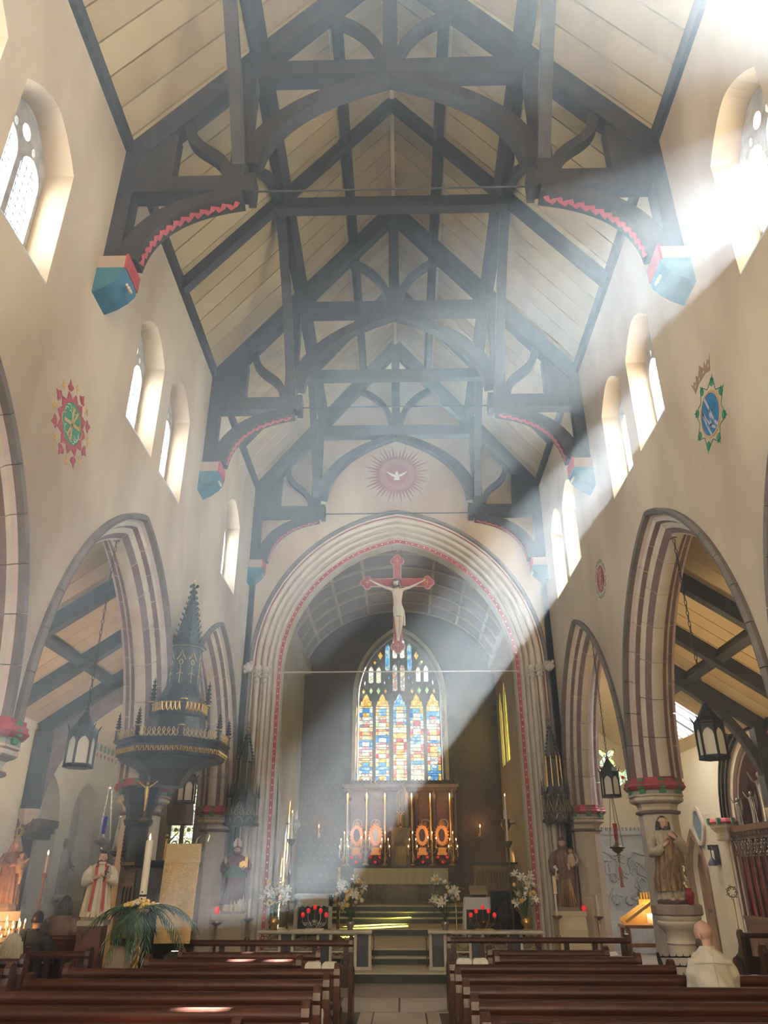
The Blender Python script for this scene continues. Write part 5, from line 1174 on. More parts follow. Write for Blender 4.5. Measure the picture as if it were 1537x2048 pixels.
# bracket under the bishop and its red light
P = thing('bracket', 'stone bracket under the mitred bishop statue', 'bracket', (-3.36, 16.72, 0)); 
MB().box(-.33, .33, -.22, .22, .96, 1.06).build('slab', cream, P); MB().prism([(-.22, .96), (.24, .96), (.24, .3), (-.10, .3), (-.11, .62), (-.15, .8)], lambda u, v, d: (d, u, v), -.26, .26).build('curved_body', cream, P); MB().box(-.3, .3, -.14, .24, 0, .3).build('foot_block', cream, P)
tag(MB().lathe([(.02, 0), (.04, .02), (.045, .09), (.03, .12)], 10).build('red_votive', redg, loc=(-3.62, 16.6, 1.06), smooth=True), 'small red votive glass beside the bishop statue', 'candle')
# ---------------------------------------------------------------- man with child right of the chancel arch
T = thing('statue', 'brown-robed statue of a man carrying a small child, right of the chancel arch', 'statue', (3.33, 16.72, 1.12), rz=-.15); H = 1.33
brn = mat('robe_brown', (.13, .055, .035), (.19, .085, .055), 10, .5, bump=.3); 
MB().box(-.2, .2, -.15, .15, 0, .07).build('plinth', dst, T)
rings(MB(), loft_scale([(.05, .15, .12, 0, 0), (.25, .14, .11, 0, 0), (.5, .13, .105, 0, 0), (.68, .15, .105, 0, 0), (.77, .15, .095, 0, 0), (.82, .11, .075, 0, 0), (.84, .05, .045, 0, 0)], H), 40, .09, 11, tw=2).build('robe', brn, T, smooth=True)
gf = MB()
for k in range(8): x = lerp(-.10, .10, k / 7); gf.tube([(x * .5 * H, -.13 * H, .42 * H), (x * .8 * H, -.15 * H, .24 * H), (x * 1.2 * H, -.14 * H, .06 * H)], [.006, .013, .008], 5)
gf.build('gilt_folds', mat('gilt_brown', (.30, .16, .06), (.40, .23, .09), 15, .4, .5), T, smooth=True)
sl = Sleeves(); sl.tube([(-.135 * H, 0, .775 * H), (-.19 * H, -.01 * H, .65 * H), (-.185 * H, -.05 * H, .55 * H), (-.15 * H, -.10 * H, .50 * H)], [.05 * H, .058 * H, .055 * H, .035 * H], 10); sl.tube([(.135 * H, 0, .775 * H), (.18 * H, -.04 * H, .66 * H), (.13 * H, -.13 * H, .60 * H)], [.05 * H, .055 * H, .04 * H], 10); sl.build('sleeves', brn, T, smooth=True)
hb = MB(); hand_geo(hb, (-.14 * H, -.125 * H, .475 * H), (.1, -.5, -.7), (-.5, -.8, 0), .085 * H); hb.build('hand', skin, T, smooth=True)
hb = MB(); hand_geo(hb, (.09 * H, -.165 * H, .595 * H), (-.6, -.5, .2), (0, -1, -.4), .085 * H, side=-1); hb.build('hand', skin, T, smooth=True)
lb = MB(); lb.tube([(-.15 * H, -.14 * H, .42 * H), (-.14 * H, -.14 * H, .54 * H)], .01, 5)
for k in range(7): lb.ball((-.14 * H + random.uniform(-.03, .03), -.14 * H + random.uniform(-.03, .03), (.56 + random.uniform(-.02, .03)) * H), .022, 6, 5)
lb.build('white_lilies', petal, T, smooth=True)
MB().box(-.20 * H, -.15 * H, -.05 * H, -.04 * H, .22 * H, .46 * H).build('gilt_sash', gilt, T)
statue_head(T, Vector((-.01 * H, -.02 * H, .915 * H)), .14 * H * 1.1, .25, .12, skin, hair_br, beard=.22, front=.4, low=-.3)
MB().tube([(0, 0, .80 * H), (0, -.01 * H, .87 * H)], [.045 * H, .04 * H], 10).build('neck', skin, T, smooth=True)
cm = MB(); rings(cm, [(.60 * H, .05 * H, .05 * H, .10 * H, -.14 * H), (.66 * H, .055 * H, .05 * H, .10 * H, -.14 * H), (.74 * H, .045 * H, .04 * H, .10 * H, -.13 * H), (.765 * H, .02 * H, .02 * H, .10 * H, -.13 * H)], 16, .05, 6); cm.tube([(.07 * H, -.17 * H, .63 * H), (.05 * H, -.20 * H, .60 * H), (.06 * H, -.20 * H, .54 * H)], [.025 * H, .022 * H, .016 * H], 8); cm.build('child_body', mat('child_cloth', (.50, .35, .22)), T, smooth=True)
hb = MB(); M = head_geo(hb, Vector((.10 * H, -.14 * H, .80 * H)), .085 * H, .3); ho = hb.build('child_head', [skin, eyem, lipm], T, smooth=True); hc = MB(); hair_cap(hc, M, .085 * H); hc.build('child_hair', hair_br, ho, smooth=True)
P = thing('bracket', 'pale stone bracket under the statue carrying a child', 'bracket', (3.33, 16.72, 0)); cst = mat('bracket_stone', (.60, .50, .35), (.66, .56, .41), 5, .7)
MB().box(-.30, .30, -.20, .22, 1.03, 1.12).build('slab', cst, P); MB().prism([(-.18, 1.03), (.22, 1.03), (.22, .64), (-.24, .64), (-.24, .80), (-.21, .92)], lambda u, v, d: (d, u, v), -.28, .28).build('curved_body', cst, P); MB().box(-.31, .31, -.26, .22, 0, .63).build('foot_block', cst, P)
tag(MB().lathe([(.02, 0), (.045, .02), (.05, .06), (.03, .09)], 10).build('red_votive', redg, loc=(3.6, 16.6, 1.12), smooth=True), 'small red votive light beside the statue with a child', 'candle')
# ---------------------------------------------------------------- Madonna with child and crown at the left edge
T = thing('statue', 'crowned statue of a veiled woman holding a child, glowing above the votive candles', 'statue', (-5.75, 12.15, 1.28), rz=.4); H = .98
terr = mat('robe_terracotta', (.24, .125, .075), (.34, .19, .12), 10, .5, bump=.3); veil = mat('veil_rose', (.40, .25, .17), (.48, .31, .22), 10, .5)
MB().lathe([(.2, 0), (.2, .05), (.16, .1)], 10).build('plinth', dst, T)
rings(MB(), loft_scale([(.08, .17, .14, 0, 0), (.3, .155, .125, 0, 0), (.5, .14, .11, 0, 0), (.68, .15, .105, 0, 0), (.78, .125, .085, 0, 0), (.82, .05, .05, 0, 0)], H), 40, .10, 10, tw=3).build('robe', terr, T, smooth=True)
rings(MB(), loft_scale([(.62, .17, .10, 0, .03), (.74, .155, .095, 0, .03), (.82, .10, .085, 0, .02), (.90, .075, .085, 0, .012), (.985, .05, .06, 0, .01), (1.0, .02, .02, 0, .01)], H), 30, .05, 9).build('veil', veil, T, smooth=True)
statue_head(T, Vector((0.01, -.045 * H, .905 * H)), .135 * H, .45, .25, skin, None)
cb = MB(); cb.lathe([(.04 * H, 1.0 * H), (.045 * H, 1.04 * H)], 12, (0, 0, 0), cap=False)
for k in range(6): a = 2 * PI * k / 6; cb.tube([(.045 * H * math.cos(a), .045 * H * math.sin(a), 1.03 * H), (.07 * H * math.cos(a), .07 * H * math.sin(a), 1.09 * H), (.04 * H * math.cos(a), .04 * H * math.sin(a), 1.13 * H), (0, 0, 1.14 * H)], .006, 5)
cb.ball((0, 0, 1.16 * H), .018, 8, 6); cb.bar((0, 0, 1.16 * H), (0, 0, 1.22 * H), .01, .01); cb.bar((-.02, 0, 1.2 * H), (.02, 0, 1.2 * H), .01, .01); cb.build('crown', gold, T)
cm = MB(); rings(cm, [(.50 * H, .05 * H, .05 * H, .12 * H, -.12 * H), (.6 * H, .065 * H, .055 * H, .11 * H, -.12 * H), (.70 * H, .05 * H, .045 * H, .10 * H, -.11 * H), (.72 * H, .02 * H, .02 * H, .1 * H, -.11 * H)], 16); cm.tube([(.13 * H, -.14 * H, .54 * H), (.15 * H, -.17 * H, .46 * H), (.14 * H, -.15 * H, .36 * H)], [.03 * H, .026 * H, .016 * H], 8); cm.tube([(.1 * H, -.13 * H, .66 * H), (.17 * H, -.17 * H, .66 * H), (.22 * H, -.2 * H, .7 * H)], [.022 * H, .018 * H, .012 * H], 7); cm.build('child_body', skin, T, smooth=True)
hb = MB(); M = head_geo(hb, Vector((.11 * H, -.13 * H, .755 * H)), .095 * H, .6); ho = hb.build('child_head', [skin, eyem, lipm], T, smooth=True); hc = MB(); hair_cap(hc, M, .095 * H); hc.build('child_hair', hair_br, ho, smooth=True)
sl = Sleeves(); sl.tube([(.12 * H, 0, .75 * H), (.18 * H, -.05 * H, .62 * H), (.12 * H, -.15 * H, .55 * H)], [.05 * H, .055 * H, .035 * H], 10); sl.tube([(-.12 * H, 0, .75 * H), (-.17 * H, -.04 * H, .63 * H), (-.05 * H, -.15 * H, .60 * H)], [.05 * H, .055 * H, .035 * H], 10); sl.build('sleeves', terr, T, smooth=True)
hb = MB(); hand_geo(hb, (-.0 * H, -.165 * H, .61 * H), (1, -.3, .2), (0, -1, 0), .085 * H); hb.build('hand', skin, T, smooth=True)
P = thing('pedestal', 'stone pedestal of the crowned statue at the left edge', 'pedestal', (-5.75, 12.15, 0), rz=.4); MB().box(-.24, .24, -.24, .24, 1.16, 1.28).build('slab', sandst, P); MB().box(-.2, .2, -.2, .2, 0, 1.16).build('body', sandst, P)
# ---------------------------------------------------------------- grey statue in the first niche
T = thing('statue', 'plain grey statue of a veiled woman with lowered hands in the aisle niche', 'statue', (-7.02, 16.9, 1.30), rz=.5); H = 1.15
gst = mat('statue_grey', (.27, .235, .185), (.36, .32, .26), 8, .5)
MB().lathe([(.2, 0), (.2, .04), (.17, .09)], 10).build('globe_base', gst, T)
rings(MB(), loft_scale([(.06, .15, .12, 0, 0), (.3, .13, .105, 0, 0), (.55, .12, .095, 0, 0), (.74, .145, .095, 0, 0), (.80, .12, .08, 0, 0), (.83, .05, .05, 0, 0)], H), 36, .08, 10).build('robe', gst, T, smooth=True)
rings(MB(), loft_scale([(.20, .17, .12, 0, .035), (.5, .18, .11, 0, .035), (.78, .15, .09, 0, .03), (.86, .085, .08, 0, .02), (.98, .065, .075, 0, .01), (1.0, .02, .02, 0, .01)], H), 30, .05, 8).build('veil', gst, T, smooth=True)
statue_head(T, Vector((0, -.035 * H, .90 * H)), .125 * H, 0, .2, mat('statue_face', (.33, .28, .22)), None)
sl = Sleeves()
for s in (-1, 1): sl.tube([(s * .13 * H, 0, .76 * H), (s * .17 * H, -.03 * H, .62 * H), (s * .19 * H, -.10 * H, .52 * H)], [.045 * H, .05 * H, .04 * H], 10)
sl.build('sleeves', gst, T, smooth=True)
for s in (-1, 1): hb = MB(); hand_geo(hb, (s * .195 * H, -.125 * H, .50 * H), (s * .15, -.6, -.6), (0, .7, -.6), .085 * H, curl=.2, side=s); hb.build('hand', gst, T, smooth=True)
tag(MB().box(-.02, .02, -.25, .25, 0, .06).build('niche_ledge', cream, loc=(-6.99, 16.9, 1.24)), 'pale ledge under the grey statue in the niche', 'ledge')
# ---------------------------------------------------------------- people
from mathutils import noise as mnoise
def remesh_bake(mb, name, mats, pick, voxel=.014, smooth=6, wrinkle=0.):
    """fuse overlapping volumes into one continuous skin, then colour faces by pick(centre)"""
    me = bpy.data.meshes.new('tmp'); me.from_pydata(mb.v, [], mb.f); o = bpy.data.objects.new('tmp', me); COL.objects.link(o)
    bm = bmesh.new(); bm.from_mesh(me); bmesh.ops.recalc_face_normals(bm, faces=bm.faces); bm.to_mesh(me); bm.free()
    r = o.modifiers.new('r', 'REMESH'); r.mode = 'VOXEL'; r.voxel_size = voxel
    s = o.modifiers.new('s', 'SMOOTH'); s.iterations = smooth; s.factor = .5
    dg = bpy.context.evaluated_depsgraph_get(); m2 = bpy.data.meshes.new_from_object(o.evaluated_get(dg)); m2.name = name
    bpy.data.objects.remove(o); m2.materials.clear()
    for m in mats: m2.materials.append(m)
    if wrinkle:
        ns = [v.normal.copy() for v in m2.vertices]
        for v, n_ in zip(m2.vertices, ns):
            if pick(v.co) == 0: v.co += n_ * wrinkle * (1 - 2 * abs(mnoise.noise(Vector((v.co.x * 6, v.co.y * 6 + v.co.x * 3, v.co.z * 9 + v.co.x * 5)))) * 1.6)
    for p in m2.polygons: p.material_index = pick(p.center); p.use_smooth = True
    return m2
cloth_c = mat('jacket_cream', (.50, .44, .34), (.56, .50, .40), 8, .8, bump=.5, bscale=9); trou = mat('trousers_cream', (.52, .47, .38)); cloth_b = mat('jacket_black', (.010, .013, .014), (.02, .024, .025), 10, .8, bump=.3); cloth_n = mat('coat_navy', (.012, .018, .032)); cloth_t = mat('coat_taupe', (.16, .105, .075), (.21, .145, .11), 10, .8, bump=.4)
stub = mat('stubble', (.20, .13, .10), (.26, .17, .13), 60, .6); blond = mat('hair_blonde', (.42, .32, .17), (.60, .49, .30), 60, .45, stretch=(5, 5, .3)); hairb = mat('hair_near_black', (.018, .014, .013), (.03, .024, .022), 40, .4, stretch=(4, 4, .4))
# kneeling man in the right pews, back to the viewer, head turned left
def kneeler():
    mb = MB()
    rings(mb, [(.50, .185, .13, 0, -.05), (.62, .19, .135, 0, -.04), (.75, .185, .13, 0, .0), (.90, .19, .13, 0, .05), (1.02, .20, .125, 0, .08), (1.085, .17, .10, 0, .10), (1.13, .10, .08, 0, .115), (1.15, .065, .065, 0, .12)], 28)
    for s in (-1, 1):
        mb.tube([(s * .155, .08, 1.05), (s * .195, .07, .95), (s * .20, .11, .82), (s * .19, .21, .74), (s * .13, .33, .82), (s * .05, .38, .90)], [.068, .068, .060, .055, .046, .036], 12)      # arms
        mb.tube([(s * .10, -.05, .58), (s * .115, .03, .40), (s * .12, .10, .21), (s * .12, .05, .18), (s * .115, -.18, .20), (s * .11, -.33, .20)], [.115, .105, .085, .075, .065, .05], 12)   # thigh, knee, shin
        mb.tube([(s * .11, -.32, .20), (s * .11, -.40, .13), (s * .11, -.42, .08)], [.05, .05, .035], 8)
    mb.tube([(0, .115, 1.10), (0, .125, 1.22)], [.065, .060], 12)
    M = Matrix.Translation((-.005, .155, 1.255)) @ Matrix.Rotation(PI - .75, 4, 'Z')
    head_geo(mb, Vector((-.005, .15, 1.255)), .225, PI + .75, .12, eye=None, ears=False); mb.ball((0, .14, 1.275), (.088, .098, .082), 16, 12)
    def pick(c):
        if c.z > 1.145 and c.y > .02: return 1
        if c.y > .33 and c.z > .80 and abs(c.x) < .14: return 1
        if c.z < .52 or (c.z < .56 and c.y < -.12): return 2
        return 0
    me = remesh_bake(mb, 'body', [cloth_c, skin2, trou], pick, .012, 4, .010)
    T = thing('person', 'bald man in a cream jacket kneeling in the right pews, head turned left', 'person', (2.75, 7.60, .05), rz=-.10); T.scale = (.84, .92, .975)
    b = link('body', me, T)
    eb = MB(); M = Matrix.Translation((-.005, .15, 1.255)) @ Matrix.Rotation(PI + .75, 4, 'Z') @ Matrix.Rotation(.12, 4, 'X'); h = .225
    for s in (-1, 1):
        p = M @ Vector((s * .405 * h, .04 * h, -.04 * h)); eb.ball(p, (.018, .024, .034), 10, 8); eb.ball(M @ Vector((s * .44 * h, .0 * h, -.03 * h)), (.008, .012, .018), 8, 6)
    eb.build('ears', skin2, T, smooth=True)
    bb = MB()
    for k in range(9):
        a = lerp(-1.3, 1.3, k / 8); x, y = math.sin(a) * .33, -math.cos(a) * .40
        bb.tube([M @ Vector((x * h * 1.0, (y + .03) * h, -.12 * h)), M @ Vector((x * h * .90, (y + .04) * h, -.34 * h)), M @ Vector((x * h * .62, (y + .10) * h, -.47 * h))], [.008, .030, .022], 8)
    bb.build('beard', mat('beard_short', (.055, .034, .026), (.085, .055, .042), 60, .7), T, smooth=True)
    cl = MB(); rings(cl, [(1.115, .095, .085, 0, .11), (1.15, .080, .075, 0, .118), (1.165, .078, .073, 0, .12)], 20, cap=False); cl.build('collar', cloth_c, T, smooth=True)
    sm = MB(); sm.tube([(.0, -.062, 1.08), (0, -.092, .95), (0, -.128, .80), (0, -.175, .64), (0, -.185, .52)], .0035, 5); sm.tube([(-.19, -.03, 1.035), (0, -.068, 1.045), (.19, -.03, 1.035)], .003, 5); sm.build('seams', mat('seam', (.42, .37, .29)), T)
    for s in (-1, 1): hb = MB(); hand_geo(hb, (s * .035, .40, .92), (-s * .3, .45, .8), (s, .3, 0), .085, curl=.7, side=s); hb.build('hand', skin2, T, smooth=True)
kneeler()
def sitter(name_label, loc, cm, style, rz=0., bow=0., shoulder=.21, head=.225):
    mb = MB(); f = bow
    rings(mb, [(.40, .19, .16, 0, .02), (.55, .18, .13, 0, 0), (.75, .19 * shoulder / .21, .125, 0, .03 + f * .25), (.90, shoulder + .01, .12, 0, .05 + f * .45), (.975, shoulder * .85, .10, 0, .06 + f * .55), (1.01, .09, .075, 0, .07 + f * .6)], 26)
    for s in (-1, 1):
        mb.tube([(s * (shoulder - .03), .05 + f * .45, .93), (s * (shoulder + .05), .04 + f * .4, .78), (s * (shoulder + .03), .14 + f * .4, .64), (s * .12, .34 + f * .3, .68)], [.07, .07, .06, .045], 12)
        mb.tube([(s * .1, .02, .46), (s * .12, .25, .50), (s * .12, .42, .47), (s * .12, .43, .25), (s * .12, .42, .06)], [.10, .095, .075, .06, .045], 10)
        mb.tube([(s * .12, .40, .05), (s * .12, .54, .04)], [.045, .035], 8)
    mb.tube([(0, .07 + f * .6, .98), (0, .085 + f * .75, 1.08)], [.06, .052], 10)
    hc = Vector((0, .10 + f * .95, 1.155 - f * .12)); head_geo(mb, hc, head, PI, .1 + f * .8, eye=None)
    me = remesh_bake(mb, 'body', [cm, skin2], lambda c: 1 if c.z > 1.04 - f * .1 else (1 if c.y > .30 + f * .3 and .6 < c.z < .74 and abs(c.x) < .17 else 0), .014, 5)
    T = thing('person', name_label, 'person', loc, rz=rz); link('body', me, T)
    M = Matrix.Translation(hc) @ Matrix.Rotation(PI, 4, 'Z') @ Matrix.Rotation(.1 + f * .8, 4, 'X'); hb = MB()
    if style == 'short': hair_cap(hb, M, head, low=-.45, front=.35, th=1.06); hb.build('hair', hairb, T, smooth=True)
    elif style == 'bob':
        hair_cap(hb, M, head, low=-.9, front=.3, th=1.14, vol=1.1)
        for k in range(15): a = lerp(-.5, PI + .5, k / 14); x, y = math.cos(a) * .43, math.sin(a) * .47; hb.tube([M @ Vector((x * head * .9, y * head, .15 * head)), M @ Vector((x * head * 1.12, y * head * 1.1, -.30 * head)), M @ Vector((x * head * 1.22, y * head * 1.15, -.82 * head))], [.11 * head, .13 * head, .06 * head], 7)
        hb.build('hair', blond, T, smooth=True)
    else:
        hair_cap(hb, M, head, low=-.6, front=.3, th=1.13, long=1.1, vol=1.08); hb.build('hair', mat('hair_dark_brown', (.035, .024, .020), (.055, .038, .03), 40, .45, stretch=(4, 4, .4)), T, smooth=True)
    return T
sitter('man in a black jacket with short dark hair, seated before the votive candles', (-5.20, 12.02, .02), cloth_b, 'short', .1, shoulder=.215, head=.215)
sitter('blonde woman with bobbed hair in a navy coat at the left edge', (-4.55, 9.95, -.15), cloth_n, 'bob', .1, shoulder=.19)
sitter('dark-haired woman in a taupe coat bowing over the pew in the left aisle', (-5.28, 13.0, .19), cloth_t, 'long', .0, bow=.10, shoulder=.20)
# ---------------------------------------------------------------- hanging lanterns
iron = mat('black_iron', (.022, .020, .022), (.035, .032, .034), 20, .5, .5)
fg = bpy.data.materials.new('frosted_glass'); fg.use_nodes = True; MATS['frosted_glass'] = fg; nt = fg.node_tree; nn = nt.nodes; b_ = nn['Principled BSDF']
b_.inputs['Base Color'].default_value = (.62, .58, .48, 1); b_.inputs['Roughness'].default_value = .3; b_.inputs['Emission Color'].default_value = (1, .86, .62, 1); b_.inputs['Emission Strength'].default_value = .12
tb = nn.new('ShaderNodeBsdfTransparent'); tb.inputs[0].default_value = (1, .95, .85, 1); mx = nn.new('ShaderNodeMixShader'); mx.inputs[0].default_value = .55
nt.links.new(tb.outputs[0], mx.inputs[1]); nt.links.new(b_.outputs[0], mx.inputs[2]); nt.links.new(mx.outputs[0], nn['Material Output'].inputs[0])
BULB = 0; fg.cycles.emission_sampling = 'NONE'
def lantern(label, loc, ztop, energy=BULB):
    T = thing('lantern', label, 'lantern', loc, group='hanging iron lanterns')        # origin at the base of the lantern
    r = .165
    hexa = lambda rr, z: [(rr * math.cos(PI / 3 * k + PI / 6), rr * math.sin(PI / 3 * k + PI / 6), z) for k in range(6)]
    MB().lathe([(r + .012, 0), (r + .02, .01), (r + .012, .03), (r, .035)], 6, a0=PI / 6).build('base_rim', iron, T)
    MB().lathe([(r + .0, .42), (r + .015, .43), (r + .01, .45), (.115, .52), (.07, .60), (.035, .66), (.025, .68)], 6, a0=PI / 6).build('cap', iron, T)
    for k in range(6):
        a = PI / 3 * k + PI / 6; c, s_ = math.cos(a), math.sin(a); p = MB().bar((r * c, r * s_, .03), (r * c, r * s_, .46), .022, .022)
        p.tube([(r * c, r * s_, .44), ((r + .02) * c, (r + .02) * s_, .48), ((r + .045) * c, (r + .045) * s_, .53)], [.012, .01, .002], 5); p.build('corner_post', iron, T)
        a2 = PI / 3 * k; ap = r * math.cos(PI / 6); hw = r * .5
        fn = lambda u, v, d, a2=a2: ((ap + d) * math.cos(a2) - u * math.sin(a2), (ap + d) * math.sin(a2) + u * math.cos(a2), v)
        hole = [(-hw * .80, .05), (hw * .80, .05)] + arch(hw * .80, .10, n=4, v0=.27)
        f = MB().plate([(-hw, .03), (hw, .03), (hw, .43), (-hw, .43)], [hole], fn, -.004, .004).build('side_frame', iron, T)
        MB().prism([(-hw * .95, .035), (hw * .95, .035), (hw * .95, .42), (-hw * .95, .42)], fn, -.014, -.010).build('pane', fg, f)
    # chain
    zc = .68; n = int((ztop - loc[2] - .70) / .075); ch = MB()
    for i in range(n):
        z = .70 + i * .075; ax = (1, 0) if i % 2 else (0, 1)
        ch.tube([(ax[0] * .016 * math.cos(t), ax[1] * .016 * math.cos(t), z + .045 + .046 * math.sin(t)) for t in [2 * PI * q / 8 for q in range(9)]], .0055, 4, cap=False)
    ch.build('chain', iron, T)
    MB().tube([(.02 * math.cos(t), 0, .70 + .025 * math.sin(t)) for t in [2 * PI * q / 8 for q in range(9)]], .007, 5, cap=False).build('ring', iron, T)
    MB().lathe([(.05, 0), (.05, .012), (.02, .03)], 8, (0, 0, ztop - loc[2] - .02)).build('ceiling_rose', brassd, T)
    if energy: lamp('lantern_bulb', 'POINT', (loc[0], loc[1], loc[2] + .2), energy, (1, .86, .66), .07)
    return T
lantern('iron lantern hanging in the near left arch', (-3.92, 9.52, 2.93), 6.0); lantern('small iron lantern in the far left arch, beside the pulpit canopy', (-3.92, 14.55, 2.93), 6.0)
lantern('iron lantern hanging in the near right arch', (3.9, 9.62, 3.02), 6.0); lantern('iron lantern in the far right arch, above the hanging red lamp', (3.9, 14.62, 3.02), 6.0)
def chain_path(mb, p, q, r=.010, step=.03):
    p, q = Vector(p), Vector(q); n = max(2, int((q - p).length / step)); d = (q - p) / n
    for i in range(n):
        c = p + d * (i + .5); u = d.normalized(); a = u.cross(Vector((0, 1, 0)) if i % 2 else Vector((1, .3, 0))).normalized()
        mb.tube([c + a * r * .7 * math.cos(t) + u * step * .6 * math.sin(t) for t in [2 * PI * k / 6 for k in range(7)]], r * .28, 4, cap=False)
# ---------------------------------------------------------------- hanging sanctuary lamps
def hang_lamp(name, label, loc, H, glassm, metal, top, tassel):
    T = thing(name, label, 'lamp', loc)       # origin at the rim of the bowl
    MB().lathe([(.0, -.13), (.03, -.12), (.02, -.09), (.07, -.06), (.10, -.035), (.085, -.02), (.13, -.005), (.14, .01), (.13, .02), (.10, .012)], 16, cap=False).build('bowl', metal, T, smooth=True)
    MB().lathe([(.0, -.24), (.015, -.22), (.02, -.19), (.008, -.16), (.025, -.14), (.0, -.13)], 8, cap=False).build('finial', metal, T, smooth=True)
    MB().lathe([(.025, .12), (.032, .14), (.036, .36), (.042, .40)], 12).build('glass', glassm, T, smooth=True)
    MB().lathe([(.10, .015), (.05, .05), (.03, .10), (.03, .12)], 12).build('stem', metal, T, smooth=True)
    ch = MB()
    for k in range(3): a = 2 * PI * k / 3 + .4; chain_path(ch, (.13 * math.cos(a), .13 * math.sin(a), .01), (.03 * math.cos(a), .03 * math.sin(a), H), .014, .045)
    ch.build('chains', metal, T)
    MB().lathe([(.02, 0), (.045, .01), (.045, .035), (.02, .05)], 8, (0, 0, H)).build('crown', metal, T)
    c2 = MB(); c2.tube([(0, 0, H + .05), (0, 0, top)], .006, 5); c2.build('suspension', metal, T)
    if tassel: MB().lathe([(.0, -.62), (.035, -.62), (.02, -.50), (.012, -.49), (.028, -.48), (.028, -.33), (.01, -.30), (.006, -.24)], 10).build('tassel', tassel, T, smooth=True)
    return T
silver = mat('silver', (.50, .46, .40), rough=.3, metal=.9)
hang_lamp('blue_lamp', 'hanging silver lamp with a cobalt glass in the left aisle', (-5.15, 14.0, 2.27), .85, mat('cobalt_glass', (.02, .02, .28), rough=.1, emit=.08, ecol=(.05, .05, .8)), silver, 3.42, mat('tassel_black', (.03, .025, .02)))
hang_lamp('red_lamp', 'hanging bronze lamp with a tall red glass in the far right arch', (3.87, 14.55, 2.18), .82, mat('ruby_tube', (.25, .008, .02), rough=.1, emit=.15, ecol=(.6, .01, .04)), brassd, .84, mat('tassel_red', (.50, .04, .07), (.20, .13, .04), 8))
hang_lamp('small_lamp', 'small unlit silver lamp hanging behind the blue one', (-5.45, 15.6, 2.15), .6, fg, silver, 3.40, mat('tassel_black', (.03, .025, .02)))
# ---------------------------------------------------------------- pulpit with tall canopy
pw = mat('pulpit_wood', (.016, .008, .006), (.030, .016, .011), 5, .4, bump=.2, bscale=30); pwb = mat('pulpit_black', (.006, .0055, .005), (.013, .012, .011), 6, .4, bump=.2, spec=.35)
PX, PY = -3.36, 11.62
T = thing('pulpit', 'dark carved pulpit with gilded spired canopy against the left pier', 'pulpit', (PX, PY, 0))
o8 = PI / 8
MB().lathe([(.30, 0), (.30, .1), (.16, .2), (.14, .55), (.18, .75), (.42, .92), (.50, .98)], 8, a0=o8).build('stem', pw, T)
MB().lathe([(.50, .98), (.52, 1.0), (.52, 1.05), (.49, 1.08)], 8, a0=o8).build('drum_base', pw, T)
dr = MB().lathe([(.48, 1.08), (.48, 1.84)], 8, a0=o8).build('drum', pw, T)
for k in range(8):
    a = PI / 4 * k; ap = .48 * math.cos(o8); fn = lambda u, v, d, a=a: ((ap + d) * math.cos(a) - u * math.sin(a), (ap + d) * math.sin(a) + u * math.cos(a), v)
    pn = MB().plate([(-.165, 1.12), (.165, 1.12), (.165, 1.80), (-.165, 1.80)], [[(x - .045, 1.17), (x + .045, 1.17)] + arch(.045, .07, n=3, u0=x, v0=1.55) for x in (-.10, .0, .10)], fn, .0, .025).build('carved_panel', pw, dr)
MB().lathe([(.50, 1.84), (.56, 1.87), (.57, 1.91), (.54, 1.93)], 8, a0=o8).build('parapet_rail', pwb, T)
# back post carrying the canopy
MB().lathe([(.16, .9), (.16, 2.38), (.19, 2.40), (.21, 2.46), (.18, 2.50), (.20, 2.62), (.26, 2.70), (.24, 2.74), (.28, 2.86), (.30, 2.92)], 8, (-.42, .02, 0), a0=o8).build('back_post', pwb, T)
for k in range(9):
    z = 1.95 + k * .05; MB().ball((-.55, -.09, z), (.022, .022, .028), 6, 5).build('carved_bead', pwb, T)
MB().lathe([(.28, 2.92), (.30, 3.0), (.42, 3.14), (.66, 3.24), (.72, 3.27)], 8, (-.1, 0, 0), a0=o8).build('canopy_underside', pw, T)
fr = MB().lathe([(.74, 3.27), (.79, 3.30), (.82, 3.44), (.80, 3.47)], 8, (-.04, 0, 0), a0=o8).build('canopy_frieze', pwb, T)
R8 = lambda r, a: (r * math.cos(a) - .04, r * math.sin(a))
MB().lathe([(.745, 3.275), (.76, 3.285), (.75, 3.295)], 8, (-.04, 0, 0), a0=o8).build('gilt_bead', gold, T)
vn = MB()          # gilded vine running round the frieze
for k in range(8):
    a0_, a1_ = o8 + PI / 4 * k, o8 + PI / 4 * (k + 1); p0_, p1_ = Vector(R8(.815, a0_)), Vector(R8(.815, a1_)); nrm_ = Vector((math.cos((a0_ + a1_) / 2), math.sin((a0_ + a1_) / 2)))
    for i in range(18):
        c = p0_.lerp(p1_, (i + .5) / 18) + nrm_ * .006; ph = 1 if i % 2 else -1
        vn.tube([(c.x, c.y, 3.37 + ph * .035), (c.x + nrm_.x * .012, c.y + nrm_.y * .012, 3.37), (c.x + (p1_ - p0_).x * .03, c.y + (p1_ - p0_).y * .03, 3.37 - ph * .03)], [.006, .012, .005], 5); vn.ball((c.x, c.y, 3.37 - ph * .025), .012, 5, 4)
vn.build('gilt_vine', gold, fr)
MB().lathe([(.80, 3.47), (.86, 3.50), (.87, 3.53), (.84, 3.54)], 8, (-.04, 0, 0), a0=o8).build('cornice', pwb, T)
cr = MB()
